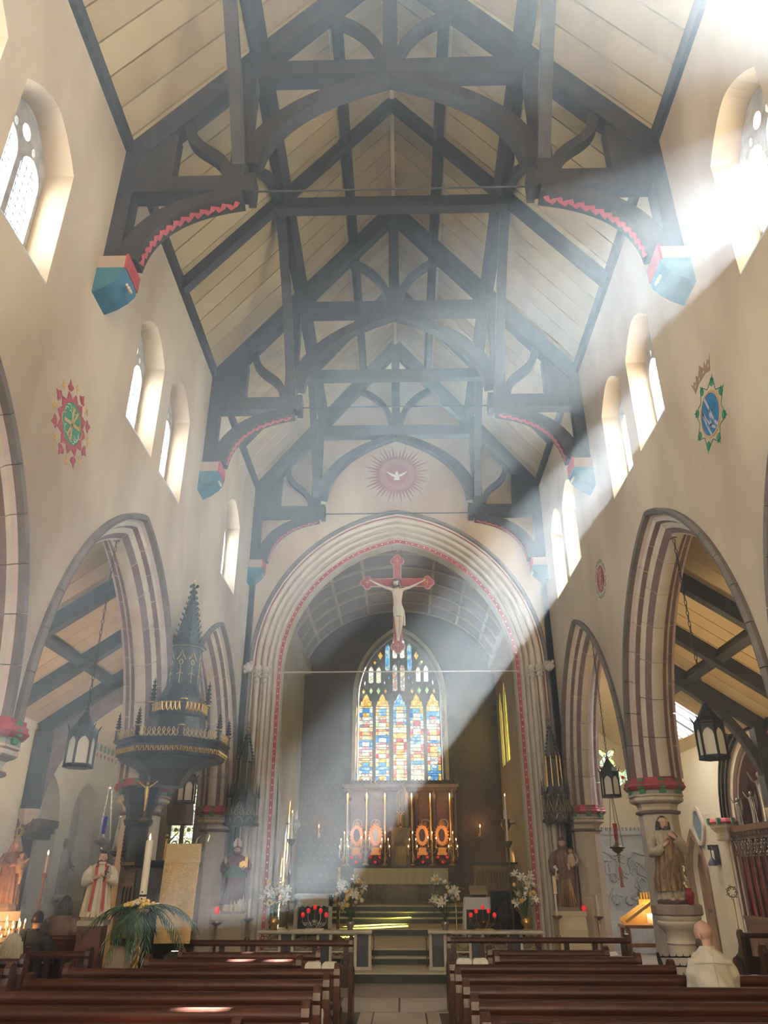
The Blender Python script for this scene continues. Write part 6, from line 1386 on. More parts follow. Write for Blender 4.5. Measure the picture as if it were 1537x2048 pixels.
for k in range(8):
    a0_, a1_ = o8 + PI / 4 * k, o8 + PI / 4 * (k + 1); p0_, p1_ = Vector(R8(.83, a0_)), Vector(R8(.83, a1_))
    for i in range(9):
        c = p0_.lerp(p1_, (i + .5) / 9); e = (p1_ - p0_) / 9 * .5
        cr.tube([(c.x - e.x * .8, c.y - e.y * .8, 3.54), (c.x - e.x * .1, c.y - e.y * .1, 3.58), (c.x - e.x * .55, c.y - e.y * .55, 3.62), (c.x, c.y, 3.665), (c.x + e.x * .55, c.y + e.y * .55, 3.62), (c.x + e.x * .1, c.y + e.y * .1, 3.58), (c.x + e.x * .8, c.y + e.y * .8, 3.54)], .008, 5)
cr.build('gilt_cresting', gold, T)
def pinnacle(T, x, y, z, h, r=.035):
    p = MB().lathe([(r, 0), (r, h * .3), (r * 1.4, h * .32), (r * 1.4, h * .36), (r * .9, h * .38), (r * .15, h * .95), (0, h)], 6, (x, y, z))
    for i in range(5):
        zz = z + h * (.45 + .1 * i); rr = r * (1 - .18 * i)
        for q in range(4): p.ball((x + rr * math.cos(PI / 2 * q), y + rr * math.sin(PI / 2 * q), zz), r * .38, 5, 4)
    o = p.build('pinnacle', pwb, T); MB().lathe([(r * 1.45, h * .325), (r * 1.5, h * .34), (r * 1.45, h * .355)], 6, (x, y, z)).build('gilt_band', gold, o)
for k in range(8): x, y = R8(.82, o8 + PI / 4 * k); pinnacle(T, x, y, 3.54, .42)
MB().lathe([(.50, 3.54), (.47, 3.62), (.42, 3.80), (.40, 3.90), (.43, 3.93), (.43, 3.97)], 8, (-.02, 0, 0), a0=o8).build('lower_stage', pwb, T)
cr = MB()
for k in range(8):
    a0_, a1_ = o8 + PI / 4 * k, o8 + PI / 4 * (k + 1); p0_, p1_ = Vector((.43 * math.cos(a0_), .43 * math.sin(a0_))), Vector((.43 * math.cos(a1_), .43 * math.sin(a1_)))
    for i in range(5):
        c = p0_.lerp(p1_, (i + .5) / 5); e = (p1_ - p0_) / 5 * .5; cr.tube([(c.x - e.x, c.y - e.y, 4.10), (c.x - e.x * .5, c.y - e.y * .5, 3.99), (c.x, c.y, 3.97), (c.x + e.x * .5, c.y + e.y * .5, 3.99), (c.x + e.x, c.y + e.y, 4.10)], .009, 5); cr.ball((c.x, c.y, 4.09), .016, 5, 4)
cr.build('gilt_cresting', gold, T)
for k in range(4): a = o8 + PI / 2 * k; pinnacle(T, .42 * math.cos(a), .42 * math.sin(a), 3.92, .62, .04)
MB().lathe([(.36, 3.97), (.33, 4.2), (.27, 4.35), (.25, 4.40), (.25, 4.98), (.28, 5.0)], 8, a0=o8).build('upper_stage', pwb, T)
tr_ = MB()
for k in range(8):
    a = PI / 4 * k; ap = .252 * math.cos(o8); fn = lambda u, v: (ap * math.cos(a) - u * math.sin(a), ap * math.sin(a) + u * math.cos(a), v)
    tr_.tube([fn(-.07, 4.78), fn(-.03, 4.84), fn(0, 4.93), fn(.03, 4.84), fn(.07, 4.78)], .008, 5); tr_.tube([fn(.028 * math.cos(t), 4.74 + .04 * math.sin(t)) for t in [2 * PI * i / 10 for i in range(11)]], .006, 5); tr_.tube([fn(0, 4.42), fn(0, 4.68)], .006, 5); tr_.tube([fn(-.05, 4.55), fn(0, 4.58), fn(.05, 4.55)], .006, 5)
tr_.build('gilt_tracery', gold, T)
MB().lathe([(.29, 5.0), (.31, 5.02), (.31, 5.05), (.27, 5.06)], 8, a0=o8).build('spire_cornice', pwb, T); MB().lathe([(.285, 4.995), (.295, 5.005), (.29, 5.015)], 8, a0=o8).build('gilt_band', gold, T)
MB().lathe([(.22, 5.05), (.02, 6.0)], 8, a0=o8).build('spire', pwb, T)
ck = MB()
for k in range(8):
    a = o8 + PI / 4 * k
    for i in range(10):
        t = (i + .5) / 10; r_ = lerp(.22, .02, t); z = lerp(5.05, 6.0, t); ck.tube([(r_ * math.cos(a), r_ * math.sin(a), z - .015), ((r_ + .03) * math.cos(a), (r_ + .03) * math.sin(a), z + .01), ((r_ + .02) * math.cos(a), (r_ + .02) * math.sin(a), z + .035)], [.012, .014, .006], 5)
ck.build('crockets', pwb, T)['kind'] = 'stuff'
fb = MB().lathe([(.03, 5.95), (.06, 5.98), (.03, 6.0), (.025, 6.05)], 8)
for k in range(4): a = PI / 2 * k; fb.ball((.055 * math.cos(a), .055 * math.sin(a), 6.07), .03, 6, 5)
fb.build('finial', pwb, T); MB().lathe([(.015, 6.06), (.035, 6.11), (.03, 6.16), (.0, 6.19)], 8).build('gilt_knob', gold, T)
# small gilt crucifix on the pulpit post
C_ = thing('crucifix', 'small gilded crucifix on the pulpit back post', 'crucifix', (PX - .24, PY - .30, 2.45))
MB().box(-.02, .02, -.01, .01, 0, .62).build('upright', mat('cross_brown', (.08, .045, .03)), C_); MB().box(-.16, .16, -.01, .01, .44, .48).build('crossbar', mat('cross_brown'), C_)
cf = MB().tube([(0, -.03, .12), (.005, -.03, .26), (0, -.035, .40), (0, -.03, .45)], [.014, .022, .03, .015], 8); cf.ball((.008, -.04, .485), .022, 8, 6)
for s in (-1, 1): cf.tube([(s * .025, -.03, .43), (s * .085, -.03, .475), (s * .145, -.03, .52)], [.011, .009, .007], 6)
cf.build('gilt_body', gold, C_, smooth=True); MB().lathe([(.06, -.02), (.09, 0), (.02, .03)], 8).build('bracket_foot', brass, C_)
# gold cloth over the pulpit desk
gc = MB(); fab = mat('gold_damask', (.46, .31, .105), (.56, .40, .155), 26, .45, .25, bump=.35, bscale=50)
nx, nz = 10, 16
def clothpt(i, j, back=0):
    u, t = i / nx, j / nz
    x = lerp(-.235, .235, u) + .03 * (1 - t); y = -.02 * math.sin(u * 9) * t - .012 * math.sin(u * 5 + t * 4) - back; z = 2.13 - 1.18 * t
    return (x, y, z)
for bk in (0, -.012):
    gc.add([clothpt(i, j, bk) for j in range(nz + 1) for i in range(nx + 1)], [(j * (nx + 1) + i, j * (nx + 1) + i + 1, (j + 1) * (nx + 1) + i + 1, (j + 1) * (nx + 1) + i) for j in range(nz) for i in range(nx)])
CL = thing('pulpit_cloth', 'long gold damask cloth hanging from the pulpit desk', 'cloth', (-2.95, 11.08, 0), rz=.06); gc.build('hanging', fab, CL, smooth=True)
MB().box(-.2, .27, -.02, .015, 1.90, 2.135).build('upper_fold', mat('gold_damask_pale', (.50, .38, .19), (.58, .45, .24), 30, .5, .15, bump=.4, bscale=60), CL)
MB().box(-.17, .25, .0, .38, 2.06, 2.10).build('reading_desk', pw, CL); MB().box(-.03, .03, .18, .24, 1.93, 2.06).build('desk_stem', pw, CL)
tag(MB().tube([(0, 0, 0), (.02, 0, .10), (.09, 0, .16), (.16, 0, .18), (.19, .0, .14), (.17, 0, .06)], .011, 6).build('gooseneck_lamp', mat('chrome', (.7, .7, .7), rough=.2, metal=1), loc=(-2.80, 11.2, 2.10), smooth=True), 'curved chrome gooseneck lamp on the pulpit desk', 'lamp')
S_ = thing('statuette', 'small bronze statuette of a winged figure beside the pulpit desk', 'statuette', (-3.28, 11.45, 1.93)); MB().lathe([(.05, 0), (.05, .02), (.035, .04), (.05, .1), (.03, .2), (.035, .26), (.015, .29)], 10).build('body', brassd, S_, smooth=True); MB().ball((0, 0, .32), .03, 8, 6).build('head', brassd, S_, smooth=True); MB().tube([(.02, 0, .22), (.10, -.02, .30), (.16, -.02, .36)], [.012, .01, .006], 6).build('raised_arm', brassd, S_)
# ---------------------------------------------------------------- paschal candle on its twisted stand, with flowers and palms
T = thing('paschal_candle', 'tall lit paschal candle on a twisted brass stand with palms and yellow flowers', 'candle', (-3.0, 9.8, 0)); wax = mat('candle_wax', (.72, .66, .50), (.76, .71, .56), 6, .4)
st = MB(); st.lathe([(.20, 0), (.20, .03), (.10, .07), (.05, .12), (.07, .16), (.04, .2)], 14); st.build('stand_foot', brass, T, smooth=True)
for k in range(3):
    MB().tube([(.024 * math.cos(t * 22 + 2 * PI * k / 3), .024 * math.sin(t * 22 + 2 * PI * k / 3), .2 + t) for t in [i / 60 * 1.15 for i in range(61)]], .02, 6).build('twisted_strand', brass, T, smooth=True)
MB().lathe([(.05, 1.33), (.09, 1.36), (.09, 1.38), (.05, 1.40), (.05, 1.45)], 14).build('drip_dish', brass, T, smooth=True)
cd = MB().lathe([(.042, 1.40), (.041, 2.12), (.036, 2.13)], 16).build('candle', wax, T, smooth=True)
MB().lathe([(.044, 1.52), (.0445, 1.54), (.044, 1.545)], 16, cap=False).build('band', iron, cd)
for z in (1.50, 1.57): MB().ball((0, -.042, z), .010, 6, 5).build('incense_grain', iron, cd)
MB().lathe([(.006, 2.13), (.013, 2.155), (.008, 2.18), (0, 2.205)], 8).build('flame', flame, cd, smooth=True)
for k in range(34):
    a = random.uniform(0, 2 * PI); r = random.uniform(.05, .20); o = link('flower', FM[random.choice(['rose', 'cream', 'rose'])], T, (r * math.cos(a) * 1.15, r * math.sin(a), 1.42 + .06 * (1 - r / .2) + random.uniform(-.015, .02))); orient(o, (math.cos(a) * .6, math.sin(a) * .6, 1)); o.scale = (.75,) * 3
palm = mat('palm_green', (.010, .045, .010), (.028, .085, .022), 8, .35)
for k in range(14):
    a = 2 * PI * k / 14 + random.uniform(-.2, .2); L = random.uniform(.45, .72); ca, sa = math.cos(a), math.sin(a); fr_ = MB(); n = 16; up_ = random.uniform(.10, .34); dr_ = random.uniform(.28, .66)
    rib = [(Vector((ca * L * t, sa * L * t * .8, 1.38 + up_ * t - dr_ * t * t))) for t in [i / n for i in range(n + 1)]]
    fr_.tube(rib, [.008 - .0004 * i for i in range(n + 1)], 5)
    for i in range(2, n + 1):
        d = (rib[i] - rib[i - 1]).normalized(); sd = d.cross(Vector((0, 0, 1))).normalized(); LL = .24 * (1 - .6 * (i / n) ** 2) * random.uniform(.8, 1.1)
        for s in (-1, 1):
            dv = (d * .85 + sd * s * .55 + Vector((0, 0, -.25 + random.uniform(-.15, .15)))).normalized(); tip = rib[i] + dv * LL + Vector((0, 0, -.05)); q = d.cross(dv).cross(dv).normalized() * .0085; mid = rib[i] + dv * LL * .45
            fr_.add([rib[i] + q * .4, mid + q, tip, mid - q, mid + Vector((0, 0, .004))], [(0, 1, 4), (1, 2, 4), (2, 3, 4), (3, 0, 4)])
    fr_.build('palm_frond', palm, T, norm=False)
# ---------------------------------------------------------------- carved spire canopies over the two chancel statues
dk = mat('canopy_dark', (.022, .026, .022), (.04, .046, .038), 8, .45); dg_ = mat('canopy_gilt', (.32, .22, .09), (.42, .30, .13), 18, .4, .7)
def spire_canopy(label, loc, wide, mat_, H, rz=0):
    T = thing('spire_canopy', label, 'canopy', loc, rz=rz, group='carved spire canopies')
    MB().lathe([(.30 * wide, 0), (.31 * wide, .12), (.30 * wide, .14)], 8, a0=o8).build('rim', mat_, T)
    MB().lathe([(.27 * wide, .14), (.27 * wide, .46), (.22 * wide, .62)], 8, a0=o8).build('lower_stage', mat_, T)
    for k in range(8):       # gabled tracery on each side
        a = PI / 4 * k; ap = .29 * wide; fn = lambda u, v, d=0: (ap * math.cos(a) - u * math.sin(a), ap * math.sin(a) + u * math.cos(a), v); g = MB(); q = .11 * wide
        g.tube([fn(-q, .02), fn(-q * .4, .15), fn(0, .17), fn(q * .4, .15), fn(q, .02)], .008, 5); g.tube([fn(-q, .20), fn(0, .48), fn(q, .20)], .010, 5)
        for cx, cz, r_ in ((-q * .42, .25, .035), (q * .42, .25, .035), (0, .34, .035)): g.tube([fn(cx + r_ * wide * math.cos(t), cz + r_ * 1.2 * math.sin(t)) for t in [2 * PI * i / 10 for i in range(11)]], .006, 5)
        g.ball(fn(0, .52), .024, 6, 5); g.build('gable_tracery', dg_, T)
        pinn = MB().lathe([(.02, .1), (.02, .55), (.03, .57), (.004, .85)], 5, (ap * 1.05 * math.cos(a + o8), ap * 1.05 * math.sin(a + o8), 0)); pinn.ball((ap * 1.08 * math.cos(a + o8), ap * 1.08 * math.sin(a + o8), .04), .04, 6, 5); pinn.build('pinnacle', mat_, T)
    MB().lathe([(.20 * wide, .62), (.17 * wide, .72), (.165 * wide, 1.25), (.19 * wide, 1.28)], 8, a0=o8).build('upper_stage', mat_, T)
    mu = MB()
    for k in range(8): a = o8 + PI / 4 * k; mu.tube([(.18 * wide * math.cos(a), .18 * wide * math.sin(a), .7), (.175 * wide * math.cos(a), .175 * wide * math.sin(a), 1.3), (.16 * wide * math.cos(a), .16 * wide * math.sin(a), 1.4)], [.014, .014, .004], 5)
    mu.build('mullions', dg_, T)
    MB().lathe([(.16 * wide, 1.28), (.018, H - .25)], 8, a0=o8).build('spire', mat_, T); ck = MB()
    for k in range(8):
        a = o8 + PI / 4 * k
        for i in range(8): t = (i + .5) / 8; r_ = lerp(.16 * wide, .018, t); ck.ball(((r_ + .014) * math.cos(a), (r_ + .014) * math.sin(a), lerp(1.3, H - .27, t)), (.02, .02, .024), 5, 4)
    ck.build('crockets', mat_, T)['kind'] = 'stuff'
    f = MB().lathe([(.02, H - .26), (.05, H - .2), (.02, H - .17), (.045, H - .12), (.015, H - .08), (.03, H - .03), (0, H)], 8)
    for k in range(4): f.ball((.045 * math.cos(PI / 2 * k), .045 * math.sin(PI / 2 * k), H - .15), .022, 5, 4)
    f.build('finial', dg_, T)
    return T
spire_canopy('black spired canopy with gilt tracery over the bishop statue', (-3.30, 16.72, 2.66), 1.08, dk, 2.15)
spire_canopy('dark brown spired canopy with gilded scrolls over the statue with a child', (3.28, 16.72, 2.72), .92, mat('canopy_brown', (.035, .024, .02), (.055, .038, .03), 8, .45), 2.22)
# ---------------------------------------------------------------- standing candlesticks by the two chancel statues and in the sanctuary
def candlestick(label, loc, hs, hc, m, lit=False, r=.022, twist=False, cat='candlestick'):
    T = thing('candlestick', label, cat, loc, group='floor candlesticks')
    MB().lathe([(.14, 0), (.14, .03), (.06, .08), (.03, .14)], 12).build('foot', m, T, smooth=True)
    MB().lathe([(.022, .14), (.03, hs * .3), (.045, hs * .32), (.02, hs * .35), (.028, hs * .62), (.05, hs * .64), (.05, hs * .66), (.02, hs * .70), (.026, hs * .93), (.09, hs * .97), (.10, hs), (.03, hs)], 12).build('stem', m, T, smooth=True)
    cd = MB().lathe([(r, hs), (r * .95, hs + hc)], 10).build('candle', wax, T, smooth=True)
    if lit: MB().lathe([(.004, hs + hc), (.012, hs + hc + .02), (.0, hs + hc + .06)], 7).build('flame', flame, cd, smooth=True)
    return T
wc = mat('candlestick_wood', (.24, .12, .05), (.32, .17, .075), 6, .4)
candlestick('wooden candlestick left of the statue with a child', (3.02, 16.35, 0), 1.05, .36, wc); candlestick('brass candlestick right of the statue with a child', (3.78, 16.2, 0), 1.05, .36, mat('rose_brass', (.42, .27, .18), rough=.3, metal=.7))
candlestick('iron candlestick with a short candle right of the bishop statue', (-2.92, 16.25, 0), 1.0, .33, mat('bronze', (.16, .10, .06), rough=.4, metal=.6)); candlestick('slender bronze candlestick between pulpit and bishop statue', (-3.45, 15.9, 0), .95, .02, mat('bronze'))
candlestick('tall carved floor candlestick lit beside the left chancel jamb', (-2.45, 18.3, .43), 2.05, .55, mat('bronze'), True, .026); candlestick('tall green and gold floor candlestick lit beside the right chancel jamb', (2.42, 18.3, .43), 2.0, .95, mat('bronze_green', (.05, .06, .035), (.16, .11, .045), 8, .4, .5), True, .024)

# ---------------------------------------------------------------- made-up lamps added behind the piers to brighten the aisles
def fill_lamp(label, loc, aim, energy, col=(1, .74, .42)):
    T = thing('fill_lamp', label, 'lamp', loc, group='added aisle fill lights'); MB().box(-.09, .09, -.07, .07, -.06, .06).build('housing', iron, T); MB().tube([(0, 0, -.05), (0, 0, -.16)], .015, 6).build('bracket', iron, T)
    l_ = lamp('fill_spot', 'SPOT', Vector(loc) + Vector(aim).normalized() * .14, energy, col, .10); l_.data.spot_size = 2.6; l_.data.spot_blend = .8; l_.rotation_euler = (-Vector(aim)).to_track_quat('Z', 'Y').to_euler()
for y, e, nm in ((7.03, 300, 'near'), (12.05, 420, 'middle'), (16.6, 380, 'far')): fill_lamp('added black fill light on the aisle side of the %s right pier' % nm, (4.12, y + .42, 2.75), (.62, .25, .75), e)
for y, e, nm in ((7.03, 320, 'near'), (12.05, 320, 'middle'), (16.6, 480, 'far')): fill_lamp('added black fill light on the aisle side of the %s left pier' % nm, (-4.12, y + .42, 2.75), (-.62, .25, .75), e)
# ---------------------------------------------------------------- high altar
AY = 25.2; AZ = .97
ast = mat('altar_stone', (.165, .125, .085), (.22, .17, .12), 5, .6, bump=.2)
T = thing('high_altar', 'carved stone high altar under a white lace cloth', 'altar', (0, AY, AZ))
MB().box(-1.32, 1.32, .08, .80, 0, .90).build('body', ast, T); MB().box(-1.42, 1.42, 0, .85, .90, .955).build('mensa', ast, T)
MB().box(-.42, .42, .05, .08, .12, .78).build('centre_panel', mat('altar_panel', (.21, .17, .11), (.27, .22, .15), 7, .6, bump=.4, bscale=14), T)
for s in (-1, 1):
    for i in range(5): MB().tube([(s * (.55 + i * .12), .06, .08), (s * (.55 + i * .12), .06, .84)], .035, 8).build('colonnette', ast, T, smooth=True)
    MB().box(s * 1.3 - .06, s * 1.3 + .06, .02, .1, 0, .88).build('corner_pier', ast, T)
MB().box(-1.75, 1.75, .85, 1.40, -.02, 1.05).build('gradine', mat('gradine_stone', (.09, .07, .055), (.12, .095, .07), 5, .6), T)
cl = MB(); n = 80; lace = mat('lace', (.52, .46, .36), (.60, .54, .43), 30, .8, bump=.4, bscale=40)
pt = lambda i, z, o: (lerp(-1.43, 1.43, i / n), -.02 - .018 * math.sin(i * .9) * (1 if z < .9 else .3) - o, z)
top = [pt(i, .965, 0) for i in range(n + 1)]; bot = [pt(i, .52 + .018 * abs(math.sin(i * .55)), 0) for i in range(n + 1)]; topb = [(p[0], .86, .965) for p in top]
for oo_ in (0, .01):
    cl.add([(x, y + oo_, z) for x, y, z in top + bot], [(i, i + 1, n + 1 + i + 1, n + 1 + i) for i in range(n)])
cl.add(top + topb, [(i, i + 1, n + 1 + i + 1, n + 1 + i) for i in range(n)])
for s in (-1, 1): cl.box(min(s * 1.425, s * 1.435), max(s * 1.425, s * 1.435), -.02, .85, .56, .965)
C_ = cl.build('altar_cloth', lace, loc=(0, AY, AZ), norm=False); tag(C_, 'white lace cloth hanging over the front of the high altar', 'altar cloth')
# tabernacle and crucifix niche
T = thing('tabernacle', 'stone tabernacle with a gold curtained door in the middle of the altar', 'tabernacle', (0, AY + 1.05, AZ + 1.0))
MB().box(-.30, .30, -.22, .3, 0, 1.06).build('body', ast, T); MB().box(-.36, .36, -.26, .3, 1.06, 1.16).build('cornice', ast, T)
hole = [(-.17, .05), (.17, .05)] + arch(.17, .22, n=5, v0=.55); MB().plate([(-.24, 0), (.24, 0), (.24, .95), (-.24, .95)], [hole], FY, -.28, -.22).build('door_arch', ast, T)
for i in range(7): x = -.15 + i * .05; MB().tube([(x, -.225, .06), (x + .004, -.232, .35), (x, -.225, .60)], .028, 7).build('curtain_fold', mat('gold_curtain', (.42, .32, .12), (.50, .40, .18), 12, .6), T, smooth=True)
C_ = thing('altar_crucifix', 'small gilded crucifix on top of the tabernacle', 'crucifix', (0, AY + .95, AZ + 2.16)); MB().box(-.012, .012, -.01, .01, 0, .62).build('upright', mat('cross_brown'), C_); MB().box(-.14, .14, -.01, .01, .42, .45).build('crossbar', mat('cross_brown'), C_)
cf = MB().tube([(.01, -.025, .12), (-.005, -.025, .26), (0, -.028, .40)], [.014, .024, .03], 8); cf.ball((.01, -.035, .46), .024, 8, 6)
for s in (-1, 1): cf.tube([(s * .02, -.025, .40), (s * .12, -.025, .48)], [.012, .008], 6)
cf.build('gilt_body', mat('gilt_warm', (.75, .45, .18), rough=.35, metal=.6), C_, smooth=True); MB().lathe([(.08, -.01), (.05, .02), (.015, .05)], 8).build('foot', brass, C_)
T = thing('statue', 'weathered grey statue of a veiled woman in the centre of the altar screen', 'statue', (.06, AY + 1.12, AZ + 2.2)); H = 1.35
rings(MB(), loft_scale([(.0, .15, .10, 0, 0), (.3, .135, .095, 0, 0), (.6, .125, .09, 0, 0), (.76, .14, .09, 0, 0), (.82, .09, .07, 0, 0), (.84, .05, .05, 0, 0)], H), 36, .09, 10).build('robe', mat('statue_dust', (.20, .18, .14), (.26, .235, .19), 8, .7), T, smooth=True)
statue_head(T, Vector((.0, -.02 * H, .90 * H)), .13 * H, 0, .1, mat('statue_dust'), None); rings(MB(), loft_scale([(.66, .15, .09, 0, .03), (.82, .10, .08, 0, .025), (.98, .06, .07, 0, .012), (1., .02, .02, 0, .01)], H), 24, .05, 8).build('veil', mat('statue_dust'), T, smooth=True)
# reredos
T = thing('reredos', 'carved wooden altar screen with painted saints under the stained window', 'altar screen', (0, 26.55, AZ)); rw = mat('reredos_wood', (.085, .042, .03), (.12, .062, .044), 6, .5, bump=.2)
MB().box(-1.86, 1.86, .05, .3, 0, 3.42).build('back_panel', rw, T); MB().box(-1.95, 1.95, -.10, .3, 3.42, 3.52).build('cornice', ast, T); MB().box(-1.9, 1.9, -.05, .3, 3.32, 3.42).build('frieze', rw, T)
cr = MB()
for i in range(27):
    x = -1.85 + i * 3.7 / 26; cr.tube([(x - .06, 0, 3.52), (x - .02, 0, 3.58), (x, 0, 3.66), (x + .02, 0, 3.58), (x + .06, 0, 3.52)], .014, 5); cr.ball((x, 0, 3.67), .028, 5, 4)
cr.build('cresting', ast, T)
for s in (-1, 1):
    for x in (.52, 1.12, 1.72): 
        MB().lathe([(.06, 0), (.06, 2.9), (.09, 2.95), (.09, 3.0)], 8, (s * x, .0, .1)).build('buttress', rw, T)
        MB().lathe([(.05, 3.1), (.07, 3.2), (.02, 3.3), (.04, 3.38)], 8, (s * x, -.04, 0)).build('carved_boss', ast, T)
    for x in (.82, 1.42):
        pn = MB().box(s * x - .22, s * x + .22, .02, .05, 1.1, 2.95).build('saint_panel', mat('panel_rust', (.12, .05, .035), (.16, .07, .045), 5, .6), T)
        MB().lathe([(.13, 0), (.16, 0), (.16, .015), (.13, .015)], 20, cap=False).build('halo', mat('halo_gilt', (.36, .24, .10), rough=.4, metal=.6), pn, (s * x, -.0, 2.28)).rotation_euler = (PI / 2, 0, 0)
        MB().ball((s * x, -.02, 2.26), (.075, .04, .10), 10, 8).build('painted_head', mat('panel_flesh', (.26, .16, .11)), pn, smooth=True)
        rings(MB(), [(1.15, .17, .03, s * x, -.01), (1.7, .19, .035, s * x, -.01), (2.05, .16, .035, s * x, -.01), (2.16, .06, .03, s * x, -.01)], 20, .05, 7).build('painted_robe', mat('panel_robe', (.17, .085, .06), (.24, .13, .09), 9, .6), pn, smooth=True)
        MB().lathe([(.09, 0), (.11, 0), (.11, .015), (.09, .015)], 18, cap=False).build('medallion', mat('halo_gilt'), pn, (s * x, -.05, 1.85)).rotation_euler = (PI / 2, 0, 0)
# six great candles, reliquaries, candelabra
gw = mat('candle_gold', (.62, .42, .16), (.72, .50, .22), 12, .4); pos = ['outermost left', 'middle left', 'inner left', 'inner right', 'middle right', 'outermost right']
for i, x in enumerate((-1.74, -1.11, -.51, .37, .98, 1.62)):
    T = thing('altar_candle', 'tall lit altar candle, ' + pos[i] + ' of the six', 'candle', (x, AY + 1.0, AZ + 1.05), group='six tall altar candles')
    MB().lathe([(.09, 0), (.09, .03), (.03, .08), (.05, .16), (.025, .22), (.03, .5), (.06, .55), (.03, .6), (.03, .70), (.07, .74)], 12).build('holder', brass, T, smooth=True)
    cd = MB().lathe([(.028, .74), (.026, 2.05)], 10).build('candle', gw, T, smooth=True); MB().lathe([(.005, 2.05), (.02, 2.085), (.012, 2.12), (0, 2.17)], 8).build('flame', flame, cd, smooth=True)
    if i % 1 == 0: lamp('candle_light', 'POINT', (x, AY + .9, AZ + 3.12), 7., (1, .55, .2), .03)
rg = mat('reliquary_gold', (.60, .26, .08), (.42, .16, .04), 22, .35, .75)
pos = ['far left', 'inner left', 'inner right', 'far right']
for i, x in enumerate((-1.42, -.81, .69, 1.32)):
    T = thing('reliquary', 'gilded oval reliquary on the altar shelf, %s of four' % pos[i], 'reliquary', (x, AY + .95, AZ + 1.05), group='gilded reliquaries')
    MB().box(-.16, .16, -.08, .08, .30, .38).build('foot', rg, T); MB().box(-.12, .12, -.05, .05, .38, .52).build('neck', rg, T)
    ov = [(.20 * math.cos(t), .88 + .30 * math.sin(t)) for t in [2 * PI * q / 24 for q in range(24)]]; iv = [(.105 * math.cos(t), .88 + .19 * math.sin(t)) for t in [2 * PI * q / 24 for q in range(24)]]
    MB().plate(ov, [iv], FY, -.05, .03).build('oval_frame', rg, T); MB().prism(iv, FY, .0, .02).build('glass_oval', mat('relic_glass', (.07, .03, .03), rough=.45) if i != 1 else mat('relic_mirror', (.34, .38, .46), rough=.35), T)
    sc_ = MB()
    for q in range(20):
        t = 2 * PI * q / 20; x0, z0 = .215 * math.cos(t), .88 + .32 * math.sin(t); sc_.ball((x0, -.03, z0), .035, 6, 5)
    for k, (dx, dz) in enumerate(((0, 1.26), (-.06, 1.22), (.06, 1.22), (0, 1.32))): sc_.ball((dx, -.02, dz), .035, 6, 5)
    for s in (-1, 1): sc_.tube([(s * .12, -.03, .45), (s * .22, -.03, .55), (s * .17, -.03, .66)], [.02, .024, .015], 6)
    sc_.build('scrollwork', rg, T, smooth=True)
    for k, (dx, dz) in enumerate(((-.15, .20), (.15, .20), (0, .06))):
        g = MB().lathe([(.02, 0), (.04, .015), (.042, .05), (.03, .07)], 8, (dx, -.22, dz)).build('red_light', redg, T, smooth=True)
        MB().tube([(dx, -.22, dz), (dx * .6, -.12, dz + .08), (dx * .2, -.06, .32)], .008, 5).build('arm', rg, g)
    lamp('candle_light', 'POINT', (x + .3, AY + .62, AZ + 2.1), 9., (1, .50, .17), .03)
pos = ['far left', 'second from left', 'left of the tabernacle', 'right of the tabernacle', 'second from right', 'far right']
for i, x in enumerate((-1.80, -1.13, -.50, .38, 1.0, 1.66)):
    T = thing('candelabrum', 'brass candelabrum with short lit candles, ' + pos[i], 'candelabrum', (x, AY + .70, AZ + 1.05), group='altar candelabra')
    MB().lathe([(.09, 0), (.09, .03), (.025, .07), (.04, .2), (.02, .26), (.025, .62)], 10).build('stem', brass, T, smooth=True)
    tops = [(0, .86), (-.10, .66), (.10, .66), (-.14, .46), (.14, .46)] if i in (0, 2, 3, 5) else [(0, .86), (-.13, .72), (.13, .70)]
    for dx, dz in tops:
        a = MB(); a.tube([(0, 0, .34), (dx * .6, 0, dz - .32), (dx, 0, dz - .22)], .012, 6); a.lathe([(.012, -.22), (.035, -.20), (.015, -.17)], 8, (dx, 0, dz)); ao_ = a.build('arm', brass, T, smooth=True)
        c = MB().lathe([(.014, dz - .18), (.013, dz + .06)], 7, (dx, 0, 0)).build('candle', gw, ao_, smooth=True); MB().lathe([(.004, dz + .06), (.013, dz + .085), (0, dz + .13)], 7, (dx, 0, 0)).build('flame', flame, ao_, smooth=True)
# wall sconces
for x, lb in ((-2.72, 'left'), (2.63, 'right')):
    T = thing('wall_sconce', 'lit candle sconce on the dark wall %s of the altar screen' % lb, 'sconce', (x, YC, 2.95)); MB().box(-.04, .04, -.03, 0, -.05, .05).build('plate', brass, T); MB().tube([(0, -.02, -.02), (0, -.14, -.10), (0, -.18, 0)], .012, 6).build('arm', brass, T); MB().lathe([(.016, 0), (.015, .22)], 8, (0, -.18, 0)).build('candle', gw, T); MB().lathe([(.005, .22), (.018, .26), (0, .32)], 8, (0, -.18, 0)).build('flame', flame, T, smooth=True); lamp('candle_light', 'POINT', (x, YC - .30, 3.3), 4., (1, .5, .18), .03)
# brackets with censers on the side walls
for s, lb in ((-1, 'left'), (1, 'right')):
    T = thing('wall_bracket', 'ornate bronze bracket with a white candle on the %s chancel wall' % lb, 'sconce', (s * 3.15, 24.2, 3.2)); MB().lathe([(.01, -.5), (.05, -.3), (.16, -.1), (.12, 0), (.15, .05)], 10).build('bowl', brassd, T, smooth=True); MB().lathe([(.05, .05), (.05, .3)], 10).build('candle', wax, T); MB().tube([(0, 0, -.1), (s * .3, 0, -.05)], .02, 6).build('arm', brassd, T)
